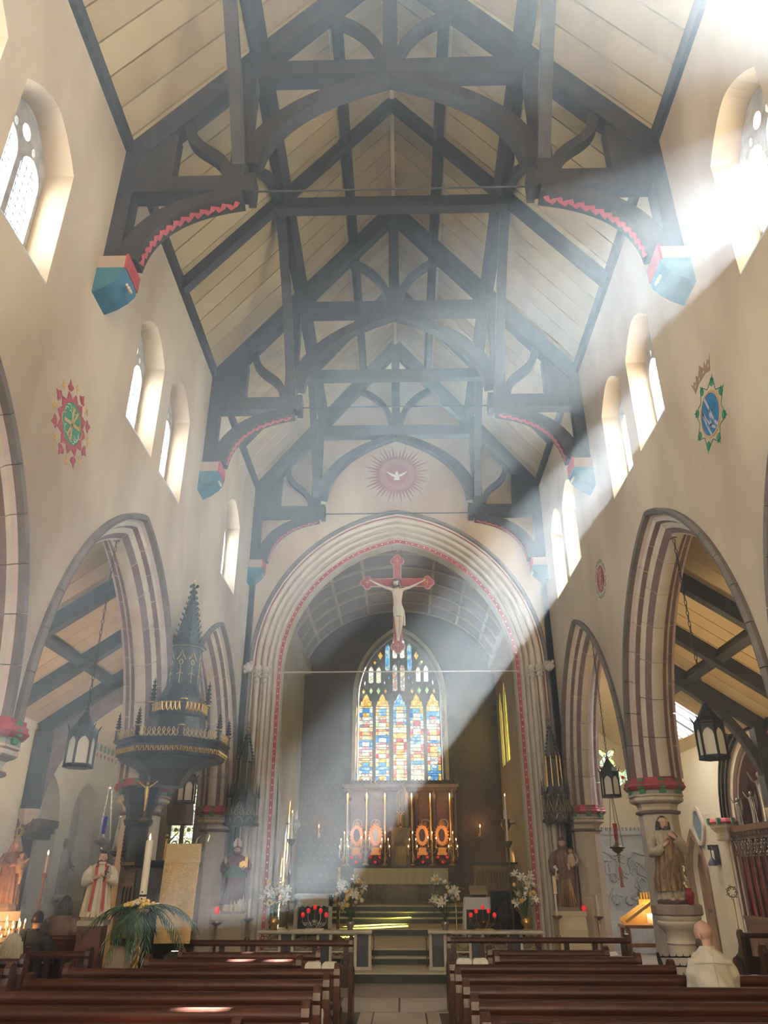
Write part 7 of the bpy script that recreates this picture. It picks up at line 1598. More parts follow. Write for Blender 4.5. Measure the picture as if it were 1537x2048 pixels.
# tables, lectern and crucifix of the sanctuary
T = thing('credence_table', 'small table with a lace-edged cloth in the left of the sanctuary', 'table', (-2.05, 20.0, .426))
MB().box(-.42, .42, -.25, .25, .86, .90).build('table_top', wood2, T)
for x in (-.36, .36):
    for y in (-.2, .2): MB().box(x - .03, x + .03, y - .03, y + .03, 0, .86).build('leg', wood2, T)
MB().box(-.34, .34, -.14, .14, .1, .8).build('dark_panel', mat('panel_black', (.02, .018, .018)), T)
cb = MB(); 
for x0, x1 in ((-.45, -.36), (.36, .45)): cb.box(x0, x1, -.28, -.27, .20, .91)
cb.prism([(-.45, .91), (-.45, .64)] + [(-.45 + i * .9 / 14, .64 + (.04 if i % 2 else 0)) for i in range(1, 14)] + [(.45, .64), (.45, .91)], FY, -.28, -.27); cb.box(-.45, .45, -.28, .27, .90, .915)
tag(cb.build('table_cloth', lace, loc=(-2.05, 20.0, .426)), 'lace-edged cloth on the small left sanctuary table', 'cloth')
T = thing('forward_table', 'small lectern table with a white cloth in the right of the sanctuary', 'table', (1.80, 19.4, .426)); MB().box(-.30, .30, -.22, .22, .80, .84).build('table_top', wood2, T)
for x in (-.25, .25):
    for y in (-.17, .17): MB().box(x - .03, x + .03, y - .03, y + .03, 0, .80).build('leg', wood2, T)
MB().box(-.24, .24, -.12, .12, .1, .75).build('dark_panel', MATS['panel_black'], T)
cb = MB(); wl_ = mat('white_linen', (.72, .72, .76)); n = 12
for s in (-1, 1):
    for i in range(6): y = lerp(-.24, .24, i / 5); cb.tube([(s * .31, y, .85), (s * (.335 + .01 * math.sin(i * 2)), y, .45), (s * (.36 + .02 * math.sin(i * 3)), y, .06)], [.02, .03, .035], 6)
cb.box(-.32, .32, -.25, .25, .84, .865); cb.box(-.32, .32, -.262, -.25, .62, .865)
tag(cb.build('linen_cloth', wl_, loc=(1.80, 19.4, .426), smooth=True), 'white linen cloth falling over the right sanctuary table', 'cloth')
T = thing('missal_stand', 'gold-edged book on a stand on the right sanctuary table', 'book stand', (1.80, 19.4, 1.292)); MB().prism([(-.1, 0), (.14, 0), (.14, .16)], lambda u, v, d: (d, u, v), -.17, .17).build('wedge', brass, T); MB().prism([(-.12, .05), (.14, .20), (.14, .24), (-.12, .09)], lambda u, v, d: (d, u, v), -.2, .2).build('book', mat('book_cover', (.34, .25, .12), (.42, .32, .17), 8, .6), T)
T = thing('processional_cross', 'gilded crucifix on a dark stand with candle arms left of the altar steps', 'crucifix', (-1.42, 19.2, .426)); MB().lathe([(.16, 0), (.14, .04), (.04, .1), (.03, 1.0), (.07, 1.04), (.03, 1.08)], 10).build('stand', brassd, T, smooth=True); MB().box(-.025, .025, -.012, .012, 1.0, 1.48).build('upright', gold, T); MB().tube([(-.30, 0, 1.32), (-.22, 0, 1.25), (0, 0, 1.28), (.22, 0, 1.25), (.30, 0, 1.32)], .014, 6).build('arms', brassd, T)
cf = MB().tube([(0, -.03, 1.12), (0, -.03, 1.25), (0, -.03, 1.34)], [.02, .035, .04], 8); cf.ball((0, -.04, 1.40), .035, 8, 6); cf.build('gilt_body', gold, T, smooth=True)
for s in (-1, 1): MB().lathe([(.05, 0), (.05, .012)], 10, (s * .3, 0, 1.33)).build('candle_dish', brassd, T)
for k in range(5): MB().ball((.08 * math.cos(k * 1.3), -.02, .62 + .1 * k), (.05, .04, .06), 8, 6).build('gilt_knop', gold, T, smooth=True)
T = thing('microphone_stand', 'thin brass microphone stand right of the rail gap', 'stand', (1.12, 16.9, .17)); MB().lathe([(.14, 0), (.14, .02), (.03, .05)], 12).build('foot', brassd, T); MB().tube([(0, 0, .04), (0, 0, 1.35)], .013, 8).build('pole', brass, T); MB().tube([(-.18, 0, 1.33), (0, 0, 1.37), (.18, 0, 1.33)], .012, 6).build('cross_arm', brass, T)
T = thing('chair', 'dark draped chair behind the right-hand rail flowers', 'chair', (2.35, 18.6, .426), rz=.3)
MB().box(-.28, .28, -.25, .25, .40, .48).build('seat', MATS['panel_black'], T); rings(MB(), [(.0, .32, .27, 0, 0), (.3, .30, .25, 0, 0), (.55, .26, .2, 0, .02), (.72, .12, .1, 0, .04), (.8, .05, .05, 0, .05)], 24, .1, 7).build('dark_drape', mat('drape_plum', (.035, .015, .018)), T, smooth=True)
MB().box(-.28, .28, .2, .26, .4, 1.0).build('backrest', MATS['panel_black'], T)
for x in (-.24, .24):
    for y in (-.2, .22): MB().box(x - .025, x + .025, y - .025, y + .025, 0, .4).build('leg', wood2, T)
# sedilia screen on the right, warm-lit reeded panel
T = thing('reeded_screen', 'golden-brown reeded wooden screen at the right of the sanctuary', 'screen', (2.75, 24.3, .426)); MB().box(-.62, .62, .0, .08, 0, 1.6).build('backing', mat('screen_oak', (.24, .14, .05), (.32, .20, .08), 6, .5), T)
for i in range(14): MB().tube([(-.56 + i * .086, -.01, .1), (-.56 + i * .086, -.01, 1.45)], .032, 7).build('reed', MATS['screen_oak'], T, smooth=True)
MB().box(-.68, .68, -.08, .12, 1.6, 1.66).build('shelf', wood2, T)
sp_ = lamp('sanctuary_spot', 'SPOT', (3.2, 24.8, 2.35), 55, (1, .62, .22), .05, (math.radians(62), 0, math.radians(-8))); sp_.data.spot_size = 1.5; sp_.data.spot_blend = .6
# ---------------------------------------------------------------- hanging rood: painted cross with the figure
T = thing('hanging_crucifix', 'large red painted crucifix with a pale figure hanging in the chancel arch', 'crucifix', (0, YE + .25, 0))
cr_ = mat('cross_red', (.33, .055, .065), (.38, .075, .08), 6, .6); pk = mat('cross_edge', (.66, .47, .38)); fl_ = mat('corpus', (.60, .50, .39), (.66, .56, .45), 8, .5); lo_ = mat('loincloth', (.62, .57, .46))
def cross_part(m, g, y0, y1, nm):
    tre = lambda cx, cz, r_, skip: [(cx + dx * r_, cz + dz * r_) for dx, dz in ((0, 1), (1, 0), (0, -1), (-1, 0)) if (dx, dz) != skip]
    mb = MB(); mb.box(-.085 - g, .085 + g, y0, y1, 6.62, 8.80); mb.box(-.74, .74, y0, y1, 8.14 - g, 8.32 + g); o = mb.build(nm, m, T)
    for cx, cz, skip in ((0, 8.80, (0, -1)), (0, 6.62, (0, 1)), (-.74, 8.23, (1, 0)), (.74, 8.23, (-1, 0))):
        for px, pz in tre(cx, cz, .085, skip):
            b = MB().lathe([(.075 + g, 0), (.075 + g, y1 - y0)], 16).build('trefoil_lobe', m, o, (px, y1, pz)); b.rotation_euler = (PI / 2, 0, 0)
cross_part(pk, .016, .02, .06, 'pale_edge'); cross_part(cr_, 0, -.005, .05, 'red_cross')
gm = MB()
for cx, cz in ((0, 8.80), (0, 6.62), (-.74, 8.23), (.74, 8.23)):
    for an in (0, PI / 2, PI, 3 * PI / 2): gm.tube([(cx, -.01, cz), (cx + .07 * math.cos(an), -.01, cz + .07 * math.sin(an))], .010, 5)
for z in [6.75 + .052 * i for i in range(14)]:
    for s in (-1, 1): gm.ball((s * .10, .0, z), .016, 5, 4)
gm.build('gilt_details', mat('gilt_orange', (.60, .36, .16)), T)
cb = MB(); Hh = 1.0
rings(cb, [(7.42, .10, .07, .015, -.11), (7.55, .115, .075, .01, -.11), (7.68, .10, .07, 0, -.11), (7.82, .115, .078, 0, -.11), (7.95, .135, .08, 0, -.11), (8.02, .10, .06, 0, -.10), (8.06, .05, .05, .005, -.11)], 24)
for s in (-1, 1):
    cb.tube([(s * .10, -.10, 7.99), (s * .28, -.08, 8.06), (s * .46, -.06, 8.15), (s * .62, -.04, 8.24)], [.045, .038, .03, .022], 10)
    cb.tube([(s * .05 + .015, -.11, 7.45), (s * .055 + .03, -.16, 7.18), (s * .04 + .02, -.13, 6.98), (s * .015 + .01, -.09, 6.80)], [.065, .052, .042, .026], 10)
    cb.tube([(s * .012 + .01, -.09, 6.82), (s * .015 + .01, -.13, 6.75), (s * .015 + .01, -.15, 6.70)], [.026, .028, .016], 8)
    hand_geo(cb, (s * .645, -.045, 8.255), (s * .9, -.1, .45), (0, -1, 0), .085, curl=.4, side=s)
cb.tube([(0, -.11, 8.03), (-.01, -.125, 8.12)], [.042, .038], 10)
head_geo(cb, Vector((-.03, -.145, 8.16)), .20, -.25, .35, eye=None)
me = remesh_bake(cb, 'corpus', [fl_], lambda c: 0, .010, 3); link('corpus', me, T)
M = Matrix.Translation((-.03, -.145, 8.16)) @ Matrix.Rotation(-.25, 4, 'Z') @ Matrix.Rotation(.35, 4, 'X'); hb = MB(); hair_cap(hb, M, .20, long=.5, front=.4); beard_geo(hb, M, .20, L=.2); hb.build('hair_and_beard', mat('corpus_hair', (.10, .08, .055)), T, smooth=True)
MB().lathe([(.085, 0), (.10, .02), (.085, .035)], 14, (-.03, -.14, 8.215)).build('thorn_crown', mat('thorns', (.16, .13, .09)), T)
lc = MB(); rings(lc, [(7.30, .12, .10, .02, -.12), (7.42, .125, .095, .02, -.115), (7.52, .128, .09, .012, -.11), (7.58, .115, .082, .01, -.11)], 30, .04, 8); lc.tube([(.13, -.12, 7.50), (.15, -.12, 7.30), (.155, -.12, 7.08)], [.025, .035, .03], 8); lc.build('loincloth', lo_, T, smooth=True)
for s in (-1, 1): MB().tube([(s * .06, .03, 8.9), (s * .4, .1, 10.2)], .004, 4).build('wire', lead, T)
tag(MB().tube([(-2.8, YE + .2, 6.0), (2.8, YE + .2, 6.0)], .016, 6).build('arch_tie_rod', mat('rod_pale', (.55, .47, .40))), 'thin pale tie rod across the chancel arch', 'rod')
# ---------------------------------------------------------------- painted wall emblems
def on_wall(s, yc, zc):      # local frame on a nave side wall: u to the right as seen from the nave, v up
    return lambda u, v, d: (-s * d, (-s) * u * 1.0, v)
def disc(r, n=32, c=(0, 0)): return [(c[0] + r * math.cos(2 * PI * i / n), c[1] + r * math.sin(2 * PI * i / n)) for i in range(n)]
def ribbon(pts, w, fn, d0, d1, mb):
    n = len(pts)
    for a, b in zip(pts[:-1], pts[1:]):
        t = Vector((b[0] - a[0], b[1] - a[1])); 
        if t.length < 1e-6: continue
        t.normalize(); nn = Vector((-t.y, t.x)) * w / 2; e = t * w * .25
        mb.prism([(a[0] + nn.x - e.x, a[1] + nn.y - e.y), (b[0] + nn.x + e.x, b[1] + nn.y + e.y), (b[0] - nn.x + e.x, b[1] - nn.y + e.y), (a[0] - nn.x - e.x, a[1] - nn.y - e.y)], fn, d0, d1)
def arcp(cx, cz, r, a0, a1, n=8): return [(cx + r * math.cos(lerp(a0, a1, i / n)), cz + r * math.sin(lerp(a0, a1, i / n))) for i in range(n + 1)]
pr = mat('emblem_red', (.36, .035, .05)); pg_ = mat('emblem_green', (.02, .20, .09)); py_ = mat('emblem_yellow', (.62, .36, .05)); pt_ = mat('emblem_tan', (.52, .32, .11)); pw_ = mat('emblem_white', (.60, .66, .52)); pbl = mat('emblem_blue', (.012, .12, .27), (.01, .16, .26), 12, .6); plil = mat('emblem_lilac', (.42, .38, .46)); por = mat('emblem_orange', (.50, .26, .09)); pbr = mat('emblem_brown', (.30, .17, .09))
s = -1; fn = on_wall(s, 0, 0)
T = thing('wall_emblem', 'painted green medallion with gold monogram, red rays and yellow crosses on the left wall', 'wall painting', (-W + .001, 7.0, 6.30))
tilt = .10
rot = lambda p, a: (p[0] * math.cos(a) - p[1] * math.sin(a), p[0] * math.sin(a) + p[1] * math.cos(a))
star = []
for i in range(12):
    a = 2 * PI * i / 12 + tilt; star.append((.355 * math.cos(a), .355 * math.sin(a)))
    for q in (.3, .5, .7): b = a + 2 * PI / 12 * q; star.append((.288 * math.cos(b) * (1.02 if q != .5 else 1), .288 * math.sin(b)))
mb = MB(); mb.plate(star, [disc(.275, 40)], fn, 0, .003); mb.build('red_ring', pr, T)
rr_ = MB()
for i in range(12):
    a = 2 * PI * i / 12 + tilt; 
    for e in (-1, 1): ribbon([rot((.36, 0), a), rot((.29, e * .06), a)], .010, fn, 0, .003, rr_)
rr_.build('red_points', pr, T)
MB().prism(disc(.245, 40), fn, 0, .003).build('green_disc', pg_, T)
MB().plate(disc(.277, 40), [disc(.245, 40)], fn, 0, .0035).build('inner_ring', pr, T)
mono = MB(); ribbon([(-.03, .19), (.03, -.20)], .038, fn, .003, .006, mono); ribbon([(.085, .185), (-.065, -.175)], .034, fn, .003, .006, mono); ribbon([(-.18, -.045), (.0, .0), (.185, .035)], .042, fn, .003, .006, mono)
for c in ((-.03, .19), (.03, -.20), (-.065, -.175)): ribbon([(c[0] - .05, c[1] - .015 * (1 if c[1] > 0 else -1)), (c[0], c[1]), (c[0] + .05, c[1] - .015 * (1 if c[1] > 0 else -1))], .016, fn, .003, .006, mono)
for s_ in (-1, 1): ribbon(arcp(s_ * .19, 0, .075, PI / 2, -PI / 2) if s_ > 0 else arcp(-.18, -.04, .075, PI / 2, 3 * PI / 2), .014, fn, .003, .006, mono)
ribbon(arcp(.11, .10, .07, 1.4, -1.2), .018, fn, .003, .006, mono)
mono.build('gold_monogram', pt_, T)
sc_ = MB()
for cx, cz, r, a0, a1 in ((-.13, .12, .055, .3, 2.8), (-.16, .07, .05, 1.2, 3.4), (-.08, .07, .05, .2, 2.4), (.05, .12, .03, 0, 2.6), (.13, -.09, .06, -2.2, .8), (.16, -.06, .05, -1.8, 1.2), (.09, -.15, .05, -1.5, 1.5), (-.1, -.12, .05, 2.2, 4.6), (.0, -.13, .04, 0, 3)): ribbon(arcp(cx, cz, r, a0, a1), .010, fn, .003, .005, sc_)
sc_.build('white_scrolls', pw_, T)
for i in range(8):
    a = 2 * PI * i / 8 + PI / 8 + tilt; c = rot((.43, 0), a + PI / 8 if 0 else a); m = MB()
    fl_pts = [rot(p, a) for p in ((.375, -.006), (.39, -.035), (.43, -.042), (.50, 0), (.43, .042), (.39, .035), (.375, .006))]; m.prism(fl_pts, fn, 0, .003)
    for e in (-1, 1): ribbon([rot(p, a) for p in ((.37, 0), (.385, e * .05), (.41, e * .07), (.425, e * .055), (.41, e * .045))], .012, fn, 0, .003, m)
    m.build('red_fleur', pr, T)
    a += PI / 8; m = MB(); ribbon([rot((.40, 0), a), rot((.50, 0), a)], .018, fn, 0, .003, m); ribbon([rot((.45, -.04), a), rot((.45, .04), a)], .022, fn, 0, .003, m); m.build('yellow_cross', py_, T)
s = 1; fn = on_wall(s, 0, 0)
T = thing('wall_emblem', 'painted blue medallion with a lilac letter M, green vine and crown on the right wall', 'wall painting', (W - .001, 7.18, 6.44))
MB().prism(disc(.245, 40), fn, 0, .003).build('blue_disc', pbl, T); MB().plate(disc(.27, 40), [disc(.243, 40)], fn, 0, .004).build('orange_rim', por, T)
mm_ = MB(); ribbon([(-.05, .235), (.01, .05), (.06, -.12), (.12, -.20)], .035, fn, .003, .006, mm_) ; ribbon([(.0, .05), (-.005, -.06), (-.04, -.14)], .03, fn, .003, .006, mm_); ribbon([(-.17, .12), (-.10, -.02), (-.02, -.14), (.06, -.21)], .03, fn, .003, .006, mm_); ribbon([(-.17, .12), (-.12, -.08), (-.06, -.23)], .032, fn, .003, .006, mm_)
mm_.build('letter_m', plil, T)
lv = MB()
for k in range(10): a = k * 2.4; r = .16 * ((k * 37) % 10) / 10 + .05; ribbon(arcp(r * math.cos(a), r * math.sin(a), .03, a, a + 3.6, 6), .008, fn, .003, .0045, lv)
lv.build('green_scrolls', mat('emblem_teal', (.02, .17, .15)), T)
vn = MB(); ribbon([((.345 + .045 * math.sin(8 * t)) * math.cos(t), (.345 + .045 * math.sin(8 * t)) * math.sin(t)) for t in [2 * PI * i / 80 for i in range(81)]], .010, fn, 0, .003, vn); vn.build('vine', mat('emblem_vine', (.05, .14, .06)), T)
for k in range(8):
    a = 2 * PI * k / 8 + .2; MB().prism([rot(p, a) for p in ((.31, -.01), (.33, -.05), (.36, -.035), (.40, -.045), (.41, -.015), (.45, 0), (.41, .015), (.40, .045), (.36, .035), (.33, .05), (.31, .01))], fn, 0, .003).build('vine_leaf', pg_, T)
cw = [(-.23, .44), (-.10, .49), (.10, .49), (.23, .44), (.30, .62), (.25, .56), (.22, .60), (.16, .55), (.13, .63), (.08, .57), (.0, .68), (-.08, .57), (-.13, .63), (-.16, .55), (-.22, .60), (-.25, .56), (-.30, .62)]
MB().plate(cw, [disc(.024, 8, (x, z)) for x, z in ((-.20, .525), (-.07, .535), (.07, .535), (.20, .525))], fn, 0, .003).build('crown', pbr, T)
T = thing('wall_emblem', 'small painted red medallion with gold monogram and green scrolls on the right wall', 'wall painting', (W - .001, 12.4, 6.44))
MB().prism(disc(.24, 36), fn, 0, .003).build('red_disc', mat('emblem_crimson', (.30, .035, .035), (.36, .05, .05), 8, .6), T); mo = MB()
for p in ([(-.1, .2), (-.06, 0), (-.1, -.2)], [(.1, .17), (.06, 0), (.12, -.18)], [(-.1, .02), (.1, -.02)], arcp(0, .07, .09, -.5, 3.6), arcp(0, -.08, .09, 2.6, 6.9), [(0, .2), (0, -.21)]): ribbon(p, .022, fn, .003, .006, mo)
mo.build('gold_monogram', mat('emblem_gold', (.58, .38, .22)), T); gs = MB()
for k in range(8):
    a = 2 * PI * k / 8 + .3
    for e in (-1, 1): c = rot((.30, e * .05), a); ribbon(arcp(c[0], c[1], .04, a - 1.5 * e, a + 2.4 * e, 8), .011, fn, 0, .003, gs)
gs.build('green_scrolls', pg_, T)
# painted dove in a sunburst on the gable
T = thing('wall_emblem', 'painted white dove in a red sunburst on the gable above the chancel arch', 'wall painting', (.01, YE - .001, 11.12)); fd = lambda u, v, d: (u, -d, v)
rays = MB()
for i in range(44):
    a = 2 * PI * i / 44; r1 = .52; r2 = .70 + .28 * ((i * 29) % 11) / 11; w_ = .045; rays.prism([rot(p, a) for p in ((r1 - .1, -w_), (r2, 0), (r1 - .1, w_))], fd, 0, .003)
rays.build('red_rays', mat('ray_red', (.25, .085, .075), (.32, .13, .11), 3, .7), T)
cl_ = MB()
for i in range(18): a = 2 * PI * i / 18 + .1; c = (.72 * math.cos(a), .68 * math.sin(a)); ribbon(arcp(c[0], c[1], .13, a - 1.5, a + 1.5, 8), .022, fd, .0, .0025, cl_)
cl_.build('cloud_outline', mat('cloud_grey', (.40, .37, .32)), T)
MB().prism(disc(.46, 36), fd, 0, .004).build('tan_disc', mat('disc_tan', (.36, .18, .13), (.32, .15, .12), 3, .7), T); MB().prism(disc(.30, 36), fd, .004, .006).build('rose_disc', mat('disc_rose', (.30, .10, .10)), T)
dv = MB(); dv.prism([(-.045, -.02), (-.28, .09), (-.20, .0), (-.12, -.06), (-.05, -.09), (-.09, -.17), (.09, -.17), (.05, -.09), (.12, -.06), (.20, .0), (.28, .09), (.045, -.02), (.03, .06), (0, .10), (-.03, .06)], fd, .006, .010); dv.build('dove', mat('dove_white', (.60, .55, .46)), T)
# ---------------------------------------------------------------- votive candle stand in the left aisle
T = thing('votive_stand', 'iron stand full of lit votive candles at the left edge', 'candle stand', (-5.62, 11.5, 0))
for i in range(4):
    z = .86 + i * .075; y = -.22 + i * .12; MB().box(-.62, .52, y - .05, y + .05, z - .02, z).build('candle_shelf', mat('stand_rust', (.11, .05, .03), rough=.5), T)
for x in (-.58, .48):
    for y in (-.2, .12): MB().box(x - .02, x + .02, y - .02, y + .02, 0, .84 + (y + .2) * .7).build('leg', iron, T)
vc = MB().lathe([(.012, 0), (.011, .10)], 7).build('v', wax); vf = MB().lathe([(.003, .10), (.011, .122), (0, .165)], 7).build('f', flame, smooth=True); vcm, vfm = vc.data, vf.data; bpy.data.objects.remove(vc); bpy.data.objects.remove(vf)
for i in range(4):
    for j in range(13):
        if random.random() < .12: continue
        c = link('votive_candle', vcm, None, (-6.2 + j * .085 + random.uniform(-.015, .015), 11.5 - .22 + i * .12 + random.uniform(-.02, .02), .86 + i * .075)); c.scale = (1, 1, random.uniform(.55, 1.15)); tag(c, 'small lit votive candle in the rows of the iron stand', 'candle', 'lit votive candles on the stand'); link('flame', vfm, c)
lamp('votive_glow', 'POINT', (-5.6, 11.45, 1.30), 30, (1, .48, .16), .12)
for x, y, nm in ((-5.62, 11.25, 'nearer the left edge'), (-5.42, 12.55, 'beside the crowned statue')):
    T = thing('pole_candle', 'tall slim pole with a lit white candle, ' + nm, 'candle', (x, y, 0)); MB().lathe([(.12, 0), (.1, .03), (.018, .06), (.014, 1.68), (.035, 1.72), (.02, 1.78)], 10).build('pole', mat('pole_copper', (.40, .19, .10), rough=.4, metal=.4), T, smooth=True); MB().lathe([(.018, 1.78), (.017, 2.03)], 8).build('candle', wax, T); MB().lathe([(.004, 2.03), (.014, 2.06), (0, 2.10)], 7).build('flame', flame, T, smooth=True)
# framed notices on the left aisle wall and a black notice board
for z0, z1, nm, m_ in ((1.95, 2.45, 'dark text plaque', mat('plaque_dark', (.09, .085, .07), (.16, .15, .13), 60, .5, kind='voronoi')), (1.30, 1.88, 'framed picture', mat('picture_grey', (.15, .15, .13), (.28, .27, .24), 12, .4))):
    T = thing('wall_frame', nm + ' on the pale wall left of the pulpit', 'picture', (-6.97, 20.6, 0)); MB().box(0, .03, -.30, .30, z0, z1).build('frame', iron, T); MB().box(.03, .034, -.25, .25, z0 + .05, z1 - .05).build('picture', m_, T)
T = thing('notice_board', 'black-framed slanted notice board in front of the aisle niches', 'notice board', (-5.35, 15.6, 0), rz=.2); MB().prism([(-.3, 1.28), (.26, 1.28), (.34, 1.18), (.30, .66), (-.28, .66)], FY, 0, .05).build('frame', iron, T); MB().box(-.2, .2, -.012, 0, .74, 1.10).build('sheet', paper, T)
for x in (-.22, .22): MB().box(x - .02, x + .02, 0, .04, 0, .68).build('leg', iron, T)
# ---------------------------------------------------------------- iron candle rack before the right pedestal
T = thing('candle_rack', 'empty black iron candle rack in front of the brown-gold statue', 'candle rack', (3.36, 10.25, 0), rz=-.05)
for i in range(4):
    z = .62 + i * .085; y = -.22 + i * .1; r = MB(); r.tube([(-.26, y, z), (.30, y, z)], .008, 6)
    for k in range(7): x = -.22 + k * .08; r.tube([(x, y, z), (x, y, z + .03)], .005, 5); r.lathe([(.006, 0), (.02, .008), (.02, .012)], 6, (x, y, z))
    r.build('spike_rail', iron, T)
for x in (-.27, .31): MB().prism([(-.26, .0), (-.18, .0), (.12, .88), (.10, .92), (-.24, .64), (-.27, .5)], lambda u, v, d, x=x: (x + d, u, v), -.012, .012).build('side_frame', iron, T)
MB().box(-.27, .31, -.26, .1, .40, .43).build('tray', iron, T)
# ---------------------------------------------------------------- carved screen with red curtains in the right chapel arch
T = thing('wooden_screen', 'carved wooden screen with red curtains in the striped chapel arch', 'screen', (XA + .02, 0, 0)); ow_ = mat('screen_wood', (.085, .030, .014), (.135, .055, .026), 5, .4, stretch=(4, 4, .5)); rc = mat('curtain_red', (.17, .012, .018), (.24, .022, .028), 6, .7)
MB().box(-.1, .08, 13.9, 17.3, 2.55, 2.66).build('top_rail', ow_, T); MB().box(-.06, .05, 13.9, 17.3, 2.40, 2.55).build('frieze', mat('screen_dark', (.045, .018, .010)), T); MB().box(-.05, .05, 13.9, 17.3, .0, .95).build('lower_panel', ow_, T); MB().box(-.08, .08, 13.9, 17.3, .95, 1.02).build('mid_rail', ow_, T)
dn = MB()
for i in range(42): y = 13.95 + i * .08; dn.box(-.085, -.06, y, y + .04, 2.46, 2.54)
dn.build('dentils', ow_, T)['kind'] = 'stuff'
nb = 11
for i in range(nb + 1):
    y = 13.95 + i * 3.3 / nb; MB().tube([(-.04, y, 1.02), (-.04, y, 2.42)], .028, 6).build('mullion', ow_, T)
    if i < nb:
        yc = y + 1.65 / nb; hw_ = 1.6 / nb; tr_ = MB(); f2 = lambda u, v: (-.05, yc + u, v)
        tr_.tube([f2(-hw_, 2.05), f2(-hw_ * .6, 2.22), f2(0, 2.32), f2(hw_ * .6, 2.22), f2(hw_, 2.05)], .014, 5)
        for dx, dz in ((-hw_ * .45, 2.12), (hw_ * .45, 2.12), (0, 2.2), (-hw_ * .6, 2.33), (hw_ * .6, 2.33)): tr_.tube([f2(dx + .035 * math.cos(t), dz + .035 * math.sin(t)) for t in [2 * PI * q / 8 for q in range(9)]], .010, 5)
        for dx in (-hw_ * .8, 0, hw_ * .8): tr_.ball(f2(dx, 2.40), .025, 5, 4)
        tr_.build('tracery', mat('tracery_bronze', (.09, .055, .035), (.15, .09, .055), 12, .4, .3), T)
        for k in range(3): x_ = y + (k + .7) * 3.3 / nb / 3.4; MB().tube([(.03, x_, 1.03), (.035, x_ + .01, 1.6), (.03, x_, 2.12)], .042, 7).build('curtain_fold', rc, T, smooth=True)
# silvered angels on the screen
agm = mat('angel_silver', (.20, .19, .17), (.30, .28, .25), 10, .35, .7)
for i, (y, h) in enumerate(((16.6, .55), (15.9, .62), (15.35, .95))):
    T = thing('angel_figure', ['small silvered figure at the far end of the screen', 'silvered figure with a raised arm on the screen', 'large silvered winged figure on the screen at the right edge'][i], 'statuette', (XA - .02, y, 2.66), group='silvered figures on the screen'); rings(MB(), [(0, .10 * h, .10 * h, 0, 0), (.3 * h, .085 * h, .085 * h, 0, 0), (.6 * h, .10 * h, .09 * h, 0, 0), (.75 * h, .11 * h, .08 * h, 0, 0), (.8 * h, .04 * h, .04 * h, 0, 0)], 20, .1, 8).build('robe', agm, T, smooth=True); hb = MB(); head_geo(hb, Vector((0, 0, .87 * h)), .15 * h, PI / 2 * -1, eye=None, nu=12, nv=10); hb.build('head', agm, T, smooth=True)
    for s_ in (-1, 1): MB().prism([(0, .62 * h), (s_ * .22 * h, .95 * h), (s_ * .26 * h, .6 * h), (s_ * .1 * h, .3 * h)], lambda u, v, d: (.05 * h + d, u, v), 0, .012).build('wing', agm, T)
    MB().tube([(-.02, .08 * h, .72 * h), (-.1 * h, .14 * h, .78 * h), (-.15 * h, .2 * h, .95 * h)], [.03 * h, .025 * h, .015 * h], 7).build('raised_arm', agm, T)
# oval plaque, iron sconce and slim brass stand by the doors
T = thing('oval_plaque', 'oval slate-blue plaque in a pale quatrefoil frame on the right aisle wall', 'plaque', (XA - .01, 19.0, 2.78)); ov = lambda a, b: [((a + .03 * math.cos(4 * t)) * math.cos(t), b * math.sin(t)) for t in [2 * PI * i / 32 for i in range(32)]]; fp = lambda u, v, d: (-d, u, v)
MB().plate(ov(.34, .42), [ov(.25, .33)], fp, 0, .05).build('frame', cream, T); MB().prism(ov(.26, .34), fp, 0, .02).build('slate', mat('slate_blue', (.10, .14, .17)), T)
T = thing('iron_sconce', 'black iron wall bracket with a small bell beside the oak doors', 'sconce', (XA - .01, 18.2, 2.05)); MB().box(-.03, 0, -.12, .12, -.1, .3).build('back_plate', iron, T); MB().lathe([(.10, -.12), (.09, -.05), (.04, .02), (.02, .05)], 10, (-.14, 0, 0)).build('bell', iron, T, smooth=True); MB().tube([(0, 0, .2), (-.14, 0, .2), (-.14, 0, .05)], .014, 6).build('arm', iron, T)
for k in range(3): MB().box(-.15, -.11, -.12 + k * .1, -.08 + k * .1, .2, .3).build('crown_point', iron, T)
T = thing('processional_staff', 'slim brass staff with a pierced round head leaning by the right wall', 'staff', (6.3, 16.0, 0)); MB().lathe([(.12, 0), (.1, .03), (.015, .06)], 10).build('foot', brassd, T); MB().tube([(0, 0, .05), (0, 0, 1.35)], .010, 6).build('pole', brass, T); rg_ = MB(); rg_.tube([(.09 * math.cos(t), 0, 1.46 + .09 * math.sin(t)) for t in [2 * PI * q / 14 for q in range(15)]], .012, 5)
for q in range(7): t = 2 * PI * q / 7; rg_.ball((.06 * math.cos(t), 0, 1.46 + .06 * math.sin(t)), .014, 5, 4); rg_.ball((.115 * math.cos(t), 0, 1.46 + .115 * math.sin(t)), .012, 5, 4)
rg_.build('pierced_head', brassd, T)
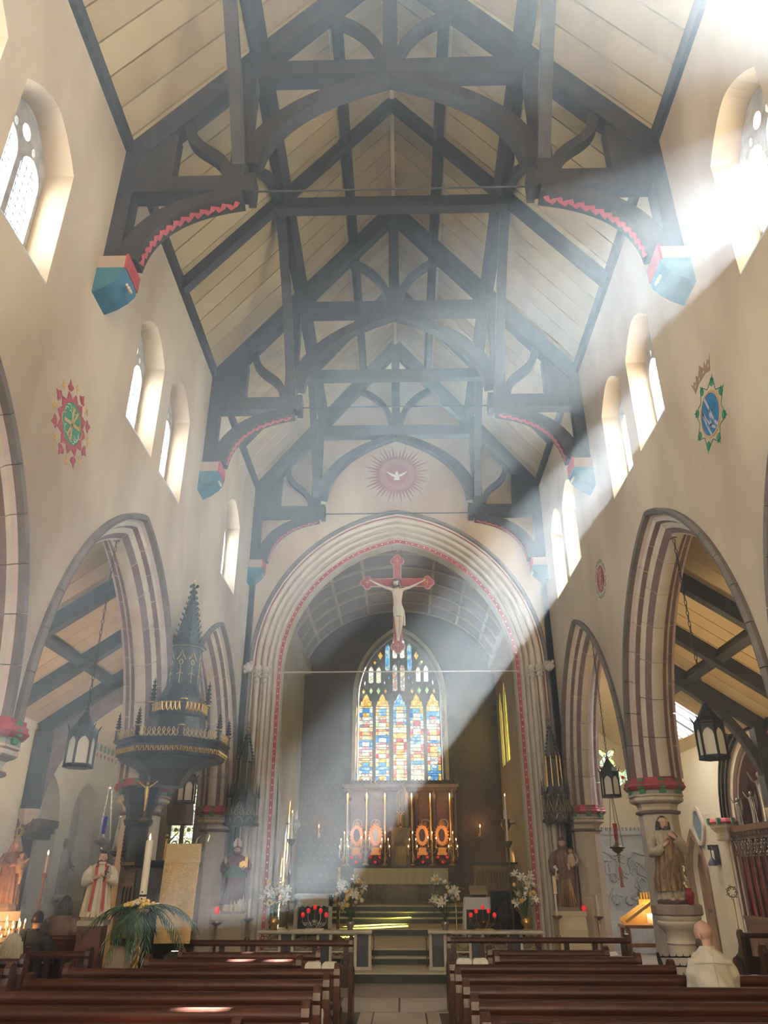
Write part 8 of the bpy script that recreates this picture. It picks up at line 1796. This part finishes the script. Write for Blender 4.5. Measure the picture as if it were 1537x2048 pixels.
# ---------------------------------------------------------------- right chapel end: grey relief altarpiece and the lit shrine
T = thing('altarpiece', 'grey stone relief altarpiece at the end of the right chapel', 'altarpiece', (5.9, YAE - .02, 0)); gr = mat('relief_grey', (.34, .34, .34), (.42, .42, .42), 5, .6, bump=.8, bscale=8)
MB().box(-.62, .72, -.10, 0, .9, 2.72).build('panel', gr, T); MB().box(-.72, .82, -.16, 0, 2.72, 2.82).build('cornice', gr, T); MB().box(-.8, .9, -.5, 0, 0, .9).build('table', gr, T); rl2 = MB(); R2 = random.Random(4)
for k in range(26): c = (R2.uniform(-.5, .6), R2.uniform(1.05, 2.4)); r = R2.uniform(.08, .2); rl2.tube([(c[0] + r * math.cos(t), -.11, c[1] + r * math.sin(t)) for t in [R2.uniform(0, 3) + .4 * q for q in range(9)]], .03, 6)
rl2.build('carved_relief', gr, T, smooth=True)
crn = MB()
for k in range(14): crn.box(-.7 + k * .11, -.64 + k * .11, -.14, -.04, 2.82, 2.9)
crn.build('cresting', gr, T)
for x in (-.66, .76): MB().tube([(x, -.12, .9), (x, -.12, 2.72)], .05, 8).build('colonnette', gr, T)
T = thing('shrine', 'golden gabled shrine with a glazed case, lit from within, in the right chapel', 'shrine', (5.05, 17.6, 0)); gl_ = mat('shrine_gold', (.62, .36, .09), (.70, .44, .14), 8, .45); oak = mat('shrine_oak', (.26, .12, .05), (.34, .17, .08), 6, .4)
MB().box(-.5, .7, -.3, .3, .78, .84).build('table_top', oak, T)
for x in (-.44, .64):
    for y in (-.24, .24): MB().box(x - .035, x + .035, y - .035, y + .035, 0, .78).build('leg', oak, T)
MB().box(-.5, .7, -.32, -.28, .45, .52).build('rail', oak, T)
MB().prism([(-.42, .84), (.62, .84), (.62, .9), (.10, 1.20), (-.42, .9)], FY, .22, .27).build('back', gl_, T)
for a, b in (((-.46, .0, .90), (.10, .0, 1.24)), ((.66, .0, .90), (.10, .0, 1.24))): MB().bar((a[0], -.25, a[2]), (b[0], -.25, b[2]), .05, .05).build('gable_bar', gl_, T); MB().bar((a[0], .25, a[2]), (b[0], .25, b[2]), .05, .05).build('gable_bar', gl_, T)
for k in range(6): MB().box(-.05 + k * .06, -.02 + k * .06, -.05, .05, 1.24, 1.42).build('comb_spike', gl_, T)
MB().box(-.1, .34, -.06, .06, 1.20, 1.30).build('comb', gl_, T); MB().box(-.02, .26, -.2, -.16, .86, 1.04).build('white_card', paper, T)
lamp('shrine_lamp', 'POINT', (5.15, 17.4, 1.05), 24, (1, .66, .28), .05)
candlestick('tall black iron candlestick beside the lit shrine', (4.35, 13.6, 0), .95, .9, iron, False, .016)
bn = pew('dark wooden bench with a panelled back by the carved screen', 5.35, 6.6, 13.5, 'right aisle benches', True, kneel=False)
# ---------------------------------------------------------------- incense haze filling nave and aisles
hz = bpy.data.materials.new('haze'); hz.use_nodes = True; nt = hz.node_tree; nt.nodes.remove(nt.nodes['Principled BSDF'])
vs_ = nt.nodes.new('ShaderNodeVolumeScatter'); vs_.inputs['Color'].default_value = (.84, .94, 1, 1); vs_.inputs['Density'].default_value = .012; vs_.inputs['Anisotropy'].default_value = .26
nt.links.new(vs_.outputs[0], nt.nodes['Material Output'].inputs['Volume'])
prof = [(-6.99, 1.5), (6.99, 1.5), (6.99, 4.36), (4.31, 6.2), (3.62, 6.2), (3.62, 10.72), (0, 15.38), (-3.62, 10.72), (-3.62, 6.2), (-4.31, 6.2), (-6.99, 4.36)]
hzo = MB().prism(prof, FY, YW + .02, YE - .01).build('haze', hz)
tag(hzo, 'thin sunlit incense haze filling the nave and aisles', 'haze', kind='stuff')
